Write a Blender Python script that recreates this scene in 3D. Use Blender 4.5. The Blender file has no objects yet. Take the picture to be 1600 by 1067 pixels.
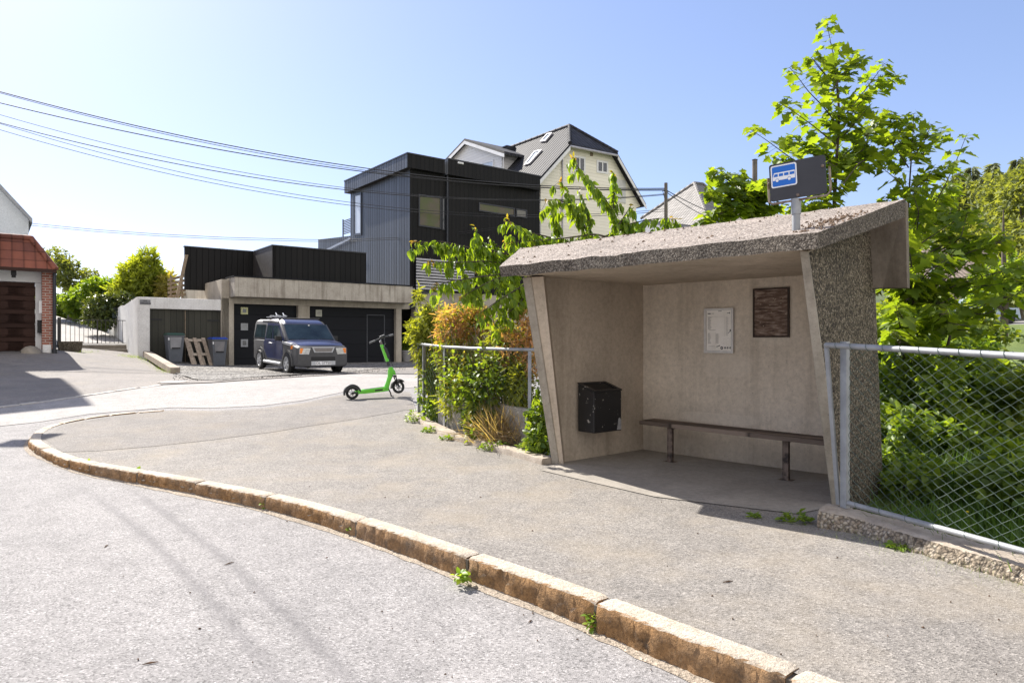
import bpy, bmesh, math, random
import numpy as np
from mathutils import Vector, Matrix
random.seed(7); RNG = np.random.default_rng(11)
scene = bpy.context.scene
COL = scene.collection
R = math.radians
F = 1067.0; CX = 800.0; CY = 533.5; HC = 1.35      # lens in photo pixels, eye height

# ---------------------------------------------------------------- photo measurements -> places in the world
def P(u, v, d):                                     # point seen at (u, v) standing d metres away
    return Vector(((u-CX)/F*d, d, HC+(CY-v)/F*d))
def onwall(u, v, P0, dr):                           # point of a vertical wall through P0 along dr
    nx, ny = -dr[1], dr[0]
    rx = (u-CX)/F
    d = (nx*P0[0]+ny*P0[1])/(nx*rx+ny)
    return P(u, v, d)
A = Vector((.793, .609, 0)); B = Vector((-.609, .793, 0)); UP = Vector((0, 0, 1))   # building axes
LD = Vector((-.733, .68, 0)); DD = Vector((.68, .733, 0))                           # shelter axes

# ---------------------------------------------------------------- terrain
CP = []
for x in (-9, -5, -1.5, 2, 5):
    for y in (-1, 2, 4.5, 7): CP.append((x, y, 0.0))
CP += [(-9,9,.06),(-5,9,.07),(-1.5,9,.07),(2,9,.03),(5,9,.0),(-10,13,.3),(-5,13,.26),(-1,12.5,.24),(2,13,.2),
       (-8,22,.32),(-3,22,.32),(3,22,.3),(-9,24,.37),(-12,28,.36),(-6,31,.34),(-3,34,.3),(3,34,.4),
       (-14.3,26.2,.70),(-15,22,1.0),(-18,21,1.0),(-17,17,.62),(-13,18,.55),(-20,13,.45),(-11.5,12.5,.3),(-20,9,.15),(-16,27,.95),
       (-9.5,20,.40),(-7.4,14.5,.40),(-11.3,22.5,.42),(-10.6,24.6,.36)]
_c = np.array(CP, float); _n = len(_c)
_ph = lambda r: np.where(r > 1e-9, r*r*np.log(r+1e-12), 0)
_K = np.zeros((_n+3, _n+3)); _r = np.hypot(_c[:,None,0]-_c[None,:,0], _c[:,None,1]-_c[None,:,1])
_K[:_n,:_n] = _ph(_r) + np.eye(_n)*.6
_K[:_n,_n] = 1; _K[:_n,_n+1] = _c[:,0]; _K[:_n,_n+2] = _c[:,1]; _K[_n:,:_n] = _K[:_n,_n:].T
_w = np.linalg.solve(_K, np.concatenate([_c[:,2], [0,0,0]]))
def G(x, y):
    x = min(max(x, -21), 5); y = min(max(y, -1), 35)
    r = np.hypot(_c[:,0]-x, _c[:,1]-y)
    return float((_w[:_n]*_ph(r)).sum()+_w[_n]+_w[_n+1]*x+_w[_n+2]*y)
def KH(y):                                          # kerb height, dropping to nothing at the corner
    if y < 3.5: return .13
    if y < 8: return .13-(y-3.5)/4.5*.045
    return max(0, .085*(1-(y-8)/3.6))
def gp(u, v, off=0.0, road=False):                  # ground point seen at (u, v)
    d = 8.0
    for _ in range(60):
        x = (u-CX)/F*d
        z = G(x, d)+off-(KH(d) if road else 0)
        d += .6*((HC-z)*F/(v-CY)-d)
        d = min(max(d, .5), 60)
    return Vector(((u-CX)/F*d, d, HC-(v-CY)/F*d))
def side(x, y):                                     # metres behind the shelter-and-fence line
    return (x-2.8)*.68+(y-5.6)*.733
def ZR(x, y):                                       # the garden slope behind shelter and wire fence
    s = max(0., side(x, y))
    z = -.15+.072*min(s, 30)
    if s > 34: z += .02*(s-34)
    if s > 60: z += .10*min(s-60, 130)
    return z

# ---------------------------------------------------------------- mesh building
class MB:
    def __init__(s): s.v = []; s.f = []; s.m = []
    def poly(s, pts, mi=0):
        i = len(s.v); s.v += [Vector(p) for p in pts]; s.f.append(list(range(i, i+len(pts)))); s.m.append(mi); return s
    def prism(s, pts, ext, mi=0, cap=True):         # polygon swept along ext
        pts = [Vector(p) for p in pts]; e = Vector(ext); n = len(pts); i = len(s.v)
        s.v += pts+[p+e for p in pts]
        for k in range(n):
            s.f.append([i+k, i+(k+1) % n, i+n+(k+1) % n, i+n+k]); s.m.append(mi)
        if cap:
            s.f.append([i+k for k in range(n)][::-1]); s.f.append([i+n+k for k in range(n)]); s.m += [mi, mi]
        return s
    def box(s, o, a, b, c, mi=0):                   # corner and three edges
        o = Vector(o); a = Vector(a); b = Vector(b)
        return s.prism([o, o+a, o+a+b, o+b], c, mi)
    def cbox(s, c, sx, sy, sz, ax=Vector((1,0,0)), ay=Vector((0,1,0)), az=UP, mi=0):
        c = Vector(c); a = ax*sx; b = ay*sy; z = az*sz
        return s.box(c-a/2-b/2-z/2, a, b, z, mi)
    def hexa(s, lo, hi, mi=0):                      # two matching rings
        n = len(lo); i = len(s.v); s.v += [Vector(p) for p in lo]+[Vector(p) for p in hi]
        for k in range(n): s.f.append([i+k, i+(k+1) % n, i+n+(k+1) % n, i+n+k]); s.m.append(mi)
        s.f.append([i+k for k in range(n)][::-1]); s.f.append([i+n+k for k in range(n)]); s.m += [mi, mi]
        return s
    def loft(s, rings, cap=True, mi=0):
        n = len(rings[0]); i = len(s.v)
        for r in rings: s.v += [Vector(p) for p in r]
        for j in range(len(rings)-1):
            for k in range(n):
                s.f.append([i+j*n+k, i+j*n+(k+1) % n, i+(j+1)*n+(k+1) % n, i+(j+1)*n+k]); s.m.append(mi)
        if cap:
            s.f.append([i+k for k in range(n)][::-1]); s.f.append([i+(len(rings)-1)*n+k for k in range(n)]); s.m += [mi, mi]
        return s
    def tube(s, pts, r, n=8, cap=True, mi=0):
        pts = [Vector(p) for p in pts]; m = len(pts)
        rr = r if isinstance(r, (list, tuple)) else [r]*m
        t0 = (pts[1]-pts[0]).normalized(); ref = UP if abs(t0.z) < .9 else Vector((1, 0, 0))
        a = t0.cross(ref).normalized(); rings = []
        for k in range(m):
            t = (pts[min(k+1, m-1)]-pts[max(k-1, 0)]).normalized()
            a = (a-t*a.dot(t)); a = a.normalized() if a.length > 1e-6 else t.orthogonal().normalized()
            b = t.cross(a)
            rings.append([pts[k]+(a*math.cos(q)+b*math.sin(q))*rr[k] for q in [2*math.pi*j/n for j in range(n)]])
        return s.loft(rings, cap, mi)
    def lathe(s, prof, c, ax=UP, n=20, mi=0, cap=True):  # profile of (radius, height)
        c = Vector(c); ax = Vector(ax).normalized(); a = ax.orthogonal().normalized(); b = ax.cross(a)
        rings = [[c+ax*h+(a*math.cos(q)+b*math.sin(q))*max(r, 1e-4) for q in [2*math.pi*j/n for j in range(n)]] for r, h in prof]
        return s.loft(rings, cap, mi)
    def build(s, name, mats, parent=None, smooth=None, bevel=0, seg=2, jitter=0, world=False):
        me = bpy.data.meshes.new(name)
        o = wo(parent) if parent is not None and not world else Vector((0, 0, 0))
        me.from_pydata([tuple(v-o) for v in s.v], [], s.f)
        if not isinstance(mats, (list, tuple)): mats = [mats]
        for m in mats: me.materials.append(m)
        if len(mats) > 1: me.polygons.foreach_set('material_index', s.m)
        bm = bmesh.new(); bm.from_mesh(me)
        bmesh.ops.remove_doubles(bm, verts=bm.verts, dist=1e-5)
        bmesh.ops.recalc_face_normals(bm, faces=bm.faces)
        if bevel:
            es = [e for e in bm.edges if len(e.link_faces) == 2 and e.calc_face_angle(0) > .5]
            bmesh.ops.bevel(bm, geom=es, offset=bevel, segments=seg, affect='EDGES', profile=.6, clamp_overlap=True)
        bm.to_mesh(me); bm.free()
        if smooth is not None:
            me.polygons.foreach_set('use_smooth', [True]*len(me.polygons))
            if hasattr(me, 'set_sharp_from_angle'): me.set_sharp_from_angle(angle=R(smooth))
        ob = bpy.data.objects.new(name, me); COL.objects.link(ob)
        if parent is not None: ob.parent = parent
        return ob
def wo(o):                                          # world origin (parents here are never turned before copying)
    l = Vector((0, 0, 0))
    while o is not None: l += o.location; o = o.parent
    return l
def tag(o, label, cat, group=None, kind=None):
    if label: o['label'] = label
    if cat: o['category'] = cat
    if group: o['group'] = group
    if kind: o['kind'] = kind
    return o
def thing(name, label, cat, loc, group=None):
    o = bpy.data.objects.new(name, None); o.empty_display_size = .2; COL.objects.link(o); o.location = loc
    return tag(o, label, cat, group)
def setting(o):
    o['kind'] = 'structure'; return o
def copy_tree(o, parent=None):
    c = o.copy(); COL.objects.link(c)
    if parent is not None: c.parent = parent
    for ch in list(o.children): copy_tree(ch, c)
    return c
def drape(poly, zf, step, name, mat, fine=None):    # a sheet cut to poly and laid over the terrain
    bm = bmesh.new(); bm.faces.new([bm.verts.new((p[0], p[1], 0)) for p in poly])
    xs = [p[0] for p in poly]; ys = [p[1] for p in poly]
    for ax, lo, hi in ((0, min(xs), max(xs)), (1, min(ys), max(ys))):
        t = math.ceil(lo/step)*step+1e-4
        while t < hi:
            co = (t, 0, 0) if ax == 0 else (0, t, 0); no = (1, 0, 0) if ax == 0 else (0, 1, 0)
            bmesh.ops.bisect_plane(bm, geom=bm.verts[:]+bm.edges[:]+bm.faces[:], plane_co=co, plane_no=no)
            t += step
    bmesh.ops.triangulate(bm, faces=bm.faces[:])
    for v in bm.verts: v.co.z = zf(v.co.x, v.co.y)
    bmesh.ops.recalc_face_normals(bm, faces=bm.faces)
    for f in bm.faces:
        f.smooth = True
        if f.normal.z < 0: f.normal_flip()
    me = bpy.data.meshes.new(name); bm.to_mesh(me); bm.free(); me.materials.append(mat)
    o = bpy.data.objects.new(name, me); COL.objects.link(o); return o

# ---------------------------------------------------------------- materials
def newmat(name):
    m = bpy.data.materials.new(name); m.use_nodes = True; nt = m.node_tree; nt.nodes.clear()
    out = nt.nodes.new('ShaderNodeOutputMaterial'); b = nt.nodes.new('ShaderNodeBsdfPrincipled')
    nt.links.new(b.outputs[0], out.inputs[0]); return m, nt, b, out
def N(nt, t, **kw):
    n = nt.nodes.new(t)
    for k, v in kw.items():
        if k in n.inputs: n.inputs[k].default_value = v
        else: setattr(n, k, v)
    return n
def coords(nt, kind='Object'):
    return N(nt, 'ShaderNodeTexCoord').outputs[kind]
def worldpos(nt):
    return N(nt, 'ShaderNodeNewGeometry').outputs['Position']
def noise(nt, vec, scale, detail=4, rough=.6, dist=0):
    n = N(nt, 'ShaderNodeTexNoise'); n.inputs['Scale'].default_value = scale; n.inputs['Detail'].default_value = detail
    n.inputs['Roughness'].default_value = rough; n.inputs['Distortion'].default_value = dist
    nt.links.new(vec, n.inputs['Vector']); return n.outputs['Fac']
def ramp(nt, fac, stops):
    r = N(nt, 'ShaderNodeValToRGB'); e = r.color_ramp.elements
    while len(e) < len(stops): e.new(.5)
    for i, (p, c) in enumerate(stops):
        e[i].position = p; e[i].color = (c[0], c[1], c[2], 1) if isinstance(c, (tuple, list)) else (c, c, c, 1)
    nt.links.new(fac, r.inputs[0]); return r.outputs[0]
def mixc(nt, fac, a, b, mode='MIX'):
    m = N(nt, 'ShaderNodeMix', data_type='RGBA', blend_type=mode)
    for k, x in ((0, fac), (6, a), (7, b)):
        if isinstance(x, (tuple, list)): m.inputs[k].default_value = (x[0], x[1], x[2], 1)
        elif isinstance(x, (int, float)): m.inputs[k].default_value = x
        else: nt.links.new(x, m.inputs[k])
    return m.outputs[2]
def mth(nt, op, a, b=None, c=None):
    m = N(nt, 'ShaderNodeMath', operation=op)
    for k, x in enumerate((a, b, c)):
        if x is None: continue
        if isinstance(x, (int, float)): m.inputs[k].default_value = x
        else: nt.links.new(x, m.inputs[k])
    return m.outputs[0]
def bump(nt, b, h, strength, dist=.01):
    n = N(nt, 'ShaderNodeBump'); n.inputs['Strength'].default_value = strength; n.inputs['Distance'].default_value = dist
    nt.links.new(h, n.inputs['Height']); nt.links.new(n.outputs[0], b.inputs['Normal'])
def plain(name, c1, c2=None, scale=3, rough=.7, metal=0, bs=40, bd=0., spec=.5, stops=(.35, .65), detail=5, coat=0):
    m, nt, b, _ = newmat(name)
    b.inputs['Roughness'].default_value = rough; b.inputs['Metallic'].default_value = metal
    b.inputs['Specular IOR Level'].default_value = spec; b.inputs['Coat Weight'].default_value = coat
    w = worldpos(nt)
    if c2 is None: c2 = tuple(x*.8 for x in c1)
    f = noise(nt, w, scale, detail)
    nt.links.new(ramp(nt, f, [(stops[0], c2), (stops[1], c1)]), b.inputs['Base Color'])
    if bd: bump(nt, b, noise(nt, w, bs, 4), .6, bd)
    return m
def asphalt(name, base, stain, warm=0., marks=None, grain=1.0, crack=.0):
    m, nt, b, _ = newmat(name); b.inputs['Roughness'].default_value = .88; b.inputs['Specular IOR Level'].default_value = .3
    w = worldpos(nt)
    big = ramp(nt, noise(nt, w, .55, 5, .65), [(.3, stain), (.7, base)])
    mid = ramp(nt, noise(nt, w, 4.5, 5, .7), [(.3, .84), (.7, 1.1)])
    c = mixc(nt, 1, big, mid, 'MULTIPLY')
    vo = N(nt, 'ShaderNodeTexVoronoi', feature='F1'); vo.inputs['Scale'].default_value = 120; nt.links.new(w, vo.inputs['Vector'])
    sp = N(nt, 'ShaderNodeSeparateColor'); nt.links.new(vo.outputs['Color'], sp.inputs[0])
    stones = ramp(nt, sp.outputs[0], [(0, 1-.62*grain), (.3, 1-.12*grain), (.6, 1.02), (.86, 1+.14*grain), (1, 1+.75*grain)])
    c = mixc(nt, 1, c, stones, 'MULTIPLY')
    fine = ramp(nt, noise(nt, w, 34, 3, .8), [(.33, 1-.16*grain), (.62, 1.04)])
    c = mixc(nt, 1, c, fine, 'MULTIPLY')
    if warm:
        c = mixc(nt, ramp(nt, noise(nt, w, 1.3, 4), [(.45, 0), (.75, warm)]), c, (base[0]*1.12, base[1]*1.02, base[2]*.84))
    if crack:
        vc = N(nt, 'ShaderNodeTexVoronoi', feature='DISTANCE_TO_EDGE'); vc.inputs['Scale'].default_value = .55
        wn = N(nt, 'ShaderNodeTexNoise'); wn.inputs['Scale'].default_value = 2.2; nt.links.new(w, wn.inputs['Vector'])
        ad = N(nt, 'ShaderNodeVectorMath', operation='ADD'); nt.links.new(w, ad.inputs[0]); nt.links.new(wn.outputs['Color'], ad.inputs[1])
        nt.links.new(ad.outputs[0], vc.inputs['Vector'])
        cr = ramp(nt, vc.outputs['Distance'], [(.0, 1), (.011, 0)])
        keep = ramp(nt, noise(nt, w, .35, 2), [(.5, 0), (.6, crack)])
        c = mixc(nt, mth(nt, 'MULTIPLY', cr, keep), c, (.03, .03, .03))
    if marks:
        for (x0, y0, x1, y1, wid, k, bow) in marks:          # bowed dark soft lines along the road
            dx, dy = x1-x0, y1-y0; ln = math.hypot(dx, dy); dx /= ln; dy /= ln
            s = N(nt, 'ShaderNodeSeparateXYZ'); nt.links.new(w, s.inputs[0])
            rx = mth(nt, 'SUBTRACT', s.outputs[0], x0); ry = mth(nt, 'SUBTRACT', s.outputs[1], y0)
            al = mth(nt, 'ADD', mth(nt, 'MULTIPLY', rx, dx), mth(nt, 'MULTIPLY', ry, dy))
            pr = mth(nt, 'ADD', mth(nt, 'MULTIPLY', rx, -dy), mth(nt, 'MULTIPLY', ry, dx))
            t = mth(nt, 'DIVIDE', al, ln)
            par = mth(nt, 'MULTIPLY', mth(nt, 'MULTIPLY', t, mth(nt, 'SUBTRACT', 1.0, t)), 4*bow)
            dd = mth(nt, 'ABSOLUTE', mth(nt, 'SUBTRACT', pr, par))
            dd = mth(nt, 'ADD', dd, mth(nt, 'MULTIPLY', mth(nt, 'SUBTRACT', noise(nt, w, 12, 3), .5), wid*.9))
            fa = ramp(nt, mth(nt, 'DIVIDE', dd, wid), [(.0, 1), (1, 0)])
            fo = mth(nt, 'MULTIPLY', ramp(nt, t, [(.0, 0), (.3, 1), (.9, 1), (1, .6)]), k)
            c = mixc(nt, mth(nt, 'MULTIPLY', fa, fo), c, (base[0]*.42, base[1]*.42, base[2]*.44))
    nt.links.new(c, b.inputs['Base Color'])
    hh = mth(nt, 'ADD', vo.outputs['Distance'], mth(nt, 'MULTIPLY', noise(nt, w, 34, 3, .8), 1.2))
    bump(nt, b, hh, .55*grain, .006)
    return m
def leafmat(name, c1, c2, trans=.45, rough=.45, spec=.35):
    m, nt, b, out = newmat(name); b.inputs['Roughness'].default_value = rough; b.inputs['Specular IOR Level'].default_value = spec
    g = N(nt, 'ShaderNodeNewGeometry')
    c = ramp(nt, g.outputs['Random Per Island'], [(0, c2), (1, c1)])
    n = ramp(nt, noise(nt, g.outputs['Position'], 1.7, 3), [(.3, .78), (.7, 1.15)])
    c = mixc(nt, 1, c, n, 'MULTIPLY')
    nt.links.new(c, b.inputs['Base Color'])
    t = N(nt, 'ShaderNodeBsdfTranslucent')
    tc = mixc(nt, 1, c, (2.6, 2.35, .55), 'MULTIPLY'); nt.links.new(tc, t.inputs[0])
    mx = N(nt, 'ShaderNodeMixShader'); mx.inputs[0].default_value = trans
    nt.links.new(b.outputs[0], mx.inputs[1]); nt.links.new(t.outputs[0], mx.inputs[2]); nt.links.new(mx.outputs[0], out.inputs[0])
    return m
def concrete(name, c1, c2, scale=1.4, streak=0., bd=.002, board=0., rough=.9, stains=None):
    m, nt, b, _ = newmat(name); b.inputs['Roughness'].default_value = rough; b.inputs['Specular IOR Level'].default_value = .25
    w = worldpos(nt)
    c = ramp(nt, noise(nt, w, scale, 6, .65, .4), [(.3, c2), (.68, c1)])
    c = mixc(nt, 1, c, ramp(nt, noise(nt, w, 22, 5, .7), [(.3, .82), (.7, 1.1)]), 'MULTIPLY')
    if streak:
        mp = N(nt, 'ShaderNodeMapping'); mp.inputs['Scale'].default_value = (3.2, 3.2, .25); nt.links.new(w, mp.inputs[0])
        c = mixc(nt, mth(nt, 'MULTIPLY', ramp(nt, noise(nt, mp.outputs[0], 1.6, 5, .7), [(.5, 0), (.72, 1)]), streak), c, (c2[0]*.4, c2[1]*.37, c2[2]*.33))
    if board:
        s = N(nt, 'ShaderNodeVectorMath', operation='DOT_PRODUCT'); s.inputs[1].default_value = tuple(A); nt.links.new(w, s.inputs[0])
        fr = mth(nt, 'FRACT', mth(nt, 'MULTIPLY', s.outputs['Value'], 1/board))
        c = mixc(nt, ramp(nt, fr, [(0, .75), (.035, 0)]), c, (c2[0]*.35, c2[1]*.35, c2[2]*.33))
    pit = ramp(nt, noise(nt, w, 75, 2, .5), [(.28, .55), (.36, 1)])
    c = mixc(nt, .7, c, mixc(nt, 1, c, pit, 'MULTIPLY'))
    nt.links.new(c, b.inputs['Base Color'])
    bump(nt, b, mth(nt, 'ADD', noise(nt, w, 30, 5, .7), mth(nt, 'MULTIPLY', noise(nt, w, 140, 2), .5)), .7, bd)
    return m
def pebble(name, cols, scale=58, bd=.012):
    m, nt, b, _ = newmat(name); b.inputs['Roughness'].default_value = .85; b.inputs['Specular IOR Level'].default_value = .3
    w = worldpos(nt)
    wn = N(nt, 'ShaderNodeTexNoise'); wn.inputs['Scale'].default_value = 30; nt.links.new(w, wn.inputs['Vector'])
    sc = N(nt, 'ShaderNodeVectorMath', operation='SCALE'); sc.inputs['Scale'].default_value = .03; nt.links.new(wn.outputs['Color'], sc.inputs[0])
    ad = N(nt, 'ShaderNodeVectorMath', operation='ADD'); nt.links.new(w, ad.inputs[0]); nt.links.new(sc.outputs[0], ad.inputs[1])
    vo = N(nt, 'ShaderNodeTexVoronoi', feature='F1'); vo.inputs['Scale'].default_value = scale; nt.links.new(ad.outputs[0], vo.inputs['Vector'])
    sp = N(nt, 'ShaderNodeSeparateColor'); nt.links.new(vo.outputs['Color'], sp.inputs[0])
    n = len(cols)-1
    c = ramp(nt, sp.outputs[0], [(i/n, cc) for i, cc in enumerate(cols)])
    gap = ramp(nt, vo.outputs['Distance'], [(.38, 1), (.66, .42)])
    c = mixc(nt, 1, c, gap, 'MULTIPLY')
    c = mixc(nt, 1, c, ramp(nt, noise(nt, w, 1.6, 5, .7), [(.3, .7), (.7, 1.12)]), 'MULTIPLY')
    nt.links.new(c, b.inputs['Base Color'])
    bump(nt, b, mth(nt, 'SUBTRACT', 1.0, vo.outputs['Distance']), .9, bd)
    return m
def boards(name, c1, c2, ax, width, depth=.006, horiz=False, rough=.6, spec=.4, line=.4, lw=.09):
    """boarding: grooves every width metres along axis ax (world)"""
    m, nt, b, _ = newmat(name); b.inputs['Roughness'].default_value = rough; b.inputs['Specular IOR Level'].default_value = spec
    w = worldpos(nt)
    s = N(nt, 'ShaderNodeVectorMath', operation='DOT_PRODUCT'); s.inputs[1].default_value = tuple(ax); nt.links.new(w, s.inputs[0])
    t = mth(nt, 'MULTIPLY', s.outputs['Value'], 1/width); fr = mth(nt, 'FRACT', t); fl = mth(nt, 'FLOOR', t)
    wn = N(nt, 'ShaderNodeTexWhiteNoise', noise_dimensions='1D'); nt.links.new(fl, wn.inputs['W'])
    mp = N(nt, 'ShaderNodeMapping'); mp.inputs['Scale'].default_value = (.6, .6, 7) if horiz else (7, 7, .5); nt.links.new(w, mp.inputs[0])
    gr = noise(nt, mp.outputs[0], 3, 5, .7)
    f = mth(nt, 'ADD', mth(nt, 'MULTIPLY', wn.outputs[0], .5), mth(nt, 'MULTIPLY', gr, .6))
    c = ramp(nt, f, [(.25, c2), (.85, c1)])
    g = ramp(nt, fr, [(0, line), (lw, 1), (1-lw*.5, 1), (1, line)])
    c = mixc(nt, 1, c, g, 'MULTIPLY'); nt.links.new(c, b.inputs['Base Color'])
    bump(nt, b, mth(nt, 'ADD', ramp(nt, fr, [(0, 0), (lw, 1), (1-lw*.5, 1), (1, 0)]), mth(nt, 'MULTIPLY', gr, .25)), .8, depth)
    return m
def tiles(name, c1, c2, along, wid, slope_ax, course, rough=.4, spec=.5, bd=.03):
    """roof tiles: rolls along one axis, courses down the slope (measured in height)"""
    m, nt, b, _ = newmat(name); b.inputs['Roughness'].default_value = rough; b.inputs['Specular IOR Level'].default_value = spec
    w = worldpos(nt)
    def dot(v):
        s = N(nt, 'ShaderNodeVectorMath', operation='DOT_PRODUCT'); s.inputs[1].default_value = tuple(v); nt.links.new(w, s.inputs[0]); return s.outputs['Value']
    t = mth(nt, 'MULTIPLY', dot(along), 1/wid); q = mth(nt, 'MULTIPLY', dot(slope_ax), 1/course)
    fr = mth(nt, 'FRACT', t); fq = mth(nt, 'FRACT', q)
    roll = mth(nt, 'SINE', mth(nt, 'MULTIPLY', fr, math.pi))
    cv = N(nt, 'ShaderNodeCombineXYZ'); nt.links.new(mth(nt, 'FLOOR', t), cv.inputs[0]); nt.links.new(mth(nt, 'FLOOR', q), cv.inputs[1])
    wn = N(nt, 'ShaderNodeTexWhiteNoise', noise_dimensions='3D'); nt.links.new(cv.outputs[0], wn.inputs[0])
    f = mth(nt, 'ADD', mth(nt, 'MULTIPLY', wn.outputs[0], .5), mth(nt, 'MULTIPLY', noise(nt, w, 4, 4), .5))
    c = ramp(nt, f, [(.25, c2), (.75, c1)])
    c = mixc(nt, 1, c, ramp(nt, fq, [(0, .45), (.14, 1), (1, 1)]), 'MULTIPLY')
    c = mixc(nt, 1, c, ramp(nt, fr, [(0, .55), (.14, 1), (.88, 1), (1, .55)]), 'MULTIPLY')
    nt.links.new(c, b.inputs['Base Color'])
    bump(nt, b, mth(nt, 'ADD', roll, mth(nt, 'MULTIPLY', mth(nt, 'SUBTRACT', 1.0, fq), .8)), 1.0, bd)
    return m
def glassy(name, col=(.02, .025, .03), rough=.04, spec=.9, c2=None, scale=1.2):
    m, nt, b, _ = newmat(name); b.inputs['Roughness'].default_value = rough; b.inputs['Specular IOR Level'].default_value = spec
    if c2: nt.links.new(ramp(nt, noise(nt, worldpos(nt), scale, 4), [(.35, col), (.65, c2)]), b.inputs['Base Color'])
    else: b.inputs['Base Color'].default_value = (*col, 1)
    return m
M = {}
def text_mesh(body, origin, right, up, height, mat, name, parent, depth=.0015, align='CENTER', bold=0.0):
    cu = bpy.data.curves.new('lettering', 'FONT'); cu.body = body; cu.size = 1; cu.align_x = align; cu.align_y = 'CENTER'; cu.extrude = 0; cu.offset = bold
    ob = bpy.data.objects.new('lettering', cu); COL.objects.link(ob)
    bpy.context.view_layer.update()
    me = bpy.data.meshes.new_from_object(ob.evaluated_get(bpy.context.evaluated_depsgraph_get()))
    bpy.data.objects.remove(ob)
    right = Vector(right).normalized(); up = Vector(up).normalized(); nrm = right.cross(up)
    k = height/.7; base = Vector(origin)-(wo(parent) if parent is not None else Vector())
    for v in me.vertices:
        v.co = base+right*(v.co.x*k)+up*(v.co.y*k)+nrm*depth
    me.materials.clear(); me.materials.append(mat)
    o = bpy.data.objects.new(name, me); COL.objects.link(o)
    if parent is not None: o.parent = parent
    return o

# ---------------------------------------------------------------- leaves
def leaf_outline(kind):
    """half outlines along a midrib (x = length, y = half width); returns one side from base to tip"""
    if kind == 'cherry': return [(0, 0), (.12, .13), (.38, .225), (.68, .165), (1, 0)]
    if kind == 'maple': return [(0, 0), (-.12, .20), (.02, .30), (-.05, .50), (.16, .42), (.30, .50), (.36, .68), (.50, .44), (.56, .22), (.72, .30), (.78, .14), (1, 0)]
    if kind == 'broad': return [(0, 0), (.1, .22), (.45, .34), (.8, .2), (1, 0)]
    if kind == 'frond': return [(0, 0), (.10, .05), (.26, .20), (.24, .05), (.42, .24), (.42, .05), (.60, .20), (.60, .04), (.80, .12), (1, 0)]
    if kind == 'tuft': return [(0, 0), (.2, .3), (.35, .12), (.55, .34), (.7, .1), (1, .04)]
    return [(0, 0), (.5, .25), (1, 0)]
def leaves(name, mat, parent, kind, pos, tip, nor, size, fold=.35, curl=.25, kids=None):
    """pos, tip (pointing direction), nor (upper face): arrays n x 3; one mesh"""
    pos = np.asarray(pos, float); n = len(pos)
    tip = np.asarray(tip, float); tip /= np.linalg.norm(tip, axis=1)[:,None]+1e-9
    nor = np.asarray(nor, float); nor -= tip*(nor*tip).sum(1)[:,None]; nor /= np.linalg.norm(nor, axis=1)[:,None]+1e-9
    sid = np.cross(nor, tip); size = np.broadcast_to(np.asarray(size, float), (n,))
    ol = leaf_outline(kind); m = len(ol)
    strip = kind in ('cherry', 'broad', 'blade')
    if strip:          # midrib with its own points, so that the blade can bend
        pts = [(x, 0) for x, y in ol]+[(x, y) for x, y in ol[1:-1]]+[(x, -y) for x, y in ol[1:-1]]
        q = m-2; fl = []
        for sd in (0, 1):
            o1 = m+sd*q; sidep = [0]+[o1+j for j in range(q)]+[m-1]
            for i in range(m-1):
                f = [i, i+1]+([sidep[i+1]] if i < m-2 else [])+([sidep[i]] if i > 0 else [])
                fl.append(f if sd else f[::-1])
    else:              # midrib vertices are the outline ends; left side then right side
        pts = [(x, 0 if i in (0, m-1) else y) for i, (x, y) in enumerate(ol)]+[(x, -y) for (x, y) in ol[1:-1]]
        fl = [list(range(m)), [0]+[m-1]+[m+j for j in range(m-2)][::-1]]
    L = np.array(pts)
    zf = -np.abs(L[:,1])*-fold - curl*L[:,0]**2
    V = pos[:,None,:]+size[:,None,None]*(tip[:,None,:]*L[None,:,0,None]+sid[:,None,:]*L[None,:,1,None]+nor[:,None,:]*zf[None,:,None])
    k = len(pts)
    o = wo(parent) if parent is not None else Vector((0, 0, 0))
    V = V.reshape(-1, 3)-np.array(o)
    loops = np.array([i for f in fl for i in f]); nl = len(loops)
    starts = np.cumsum([0]+[len(f) for f in fl])[:-1]; nf = len(fl)
    idx = (loops[None,:]+(np.arange(n)*k)[:,None]).ravel()
    me = bpy.data.meshes.new(name); me.vertices.add(len(V)); me.vertices.foreach_set('co', V.ravel())
    me.loops.add(len(idx)); me.loops.foreach_set('vertex_index', idx.astype(np.int32))
    st = (np.arange(n)[:,None]*nl+starts[None,:]).ravel()
    me.polygons.add(nf*n); me.polygons.foreach_set('loop_start', st.astype(np.int32))
    me.update(calc_edges=True); me.validate()
    me.materials.append(mat)
    ob = bpy.data.objects.new(name, me); COL.objects.link(ob)
    if parent is not None: ob.parent = parent
    return ob
def rdir(n):
    v = RNG.normal(size=(n, 3)); return v/np.linalg.norm(v, axis=1)[:,None]
def blob_points(n, blobs, shell=.55):
    """points in a union of ragged ellipsoids (cx,cy,cz,rx,ry,rz,weight), denser towards the shell"""
    more = []
    for b in blobs:
        more.append((b[0], b[1], b[2], b[3]*.82, b[4]*.82, b[5]*.82, b[6]))
        for k in range(7):
            d = rdir(1)[0]; q = RNG.uniform(.28, .5); e = RNG.uniform(.62, .95)
            more.append((b[0]+d[0]*b[3]*e, b[1]+d[1]*b[4]*e, b[2]+d[2]*b[5]*e, b[3]*q, b[4]*q, b[5]*q*RNG.uniform(.8, 1.3), b[6]*.9))
    blobs = more
    w = np.array([b[6]*(b[3]*b[4]*b[5])**.66 for b in blobs]); w /= w.sum()
    ch = RNG.choice(len(blobs), n, p=w); bb = np.array([b[:6] for b in blobs])[ch]
    d = rdir(n); r = shell+(1-shell)*RNG.random(n)**.6; r = np.where(RNG.random(n) < .12, r*1.12, r)
    return bb[:,:3]+d*bb[:,3:6]*r[:,None], d
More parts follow.
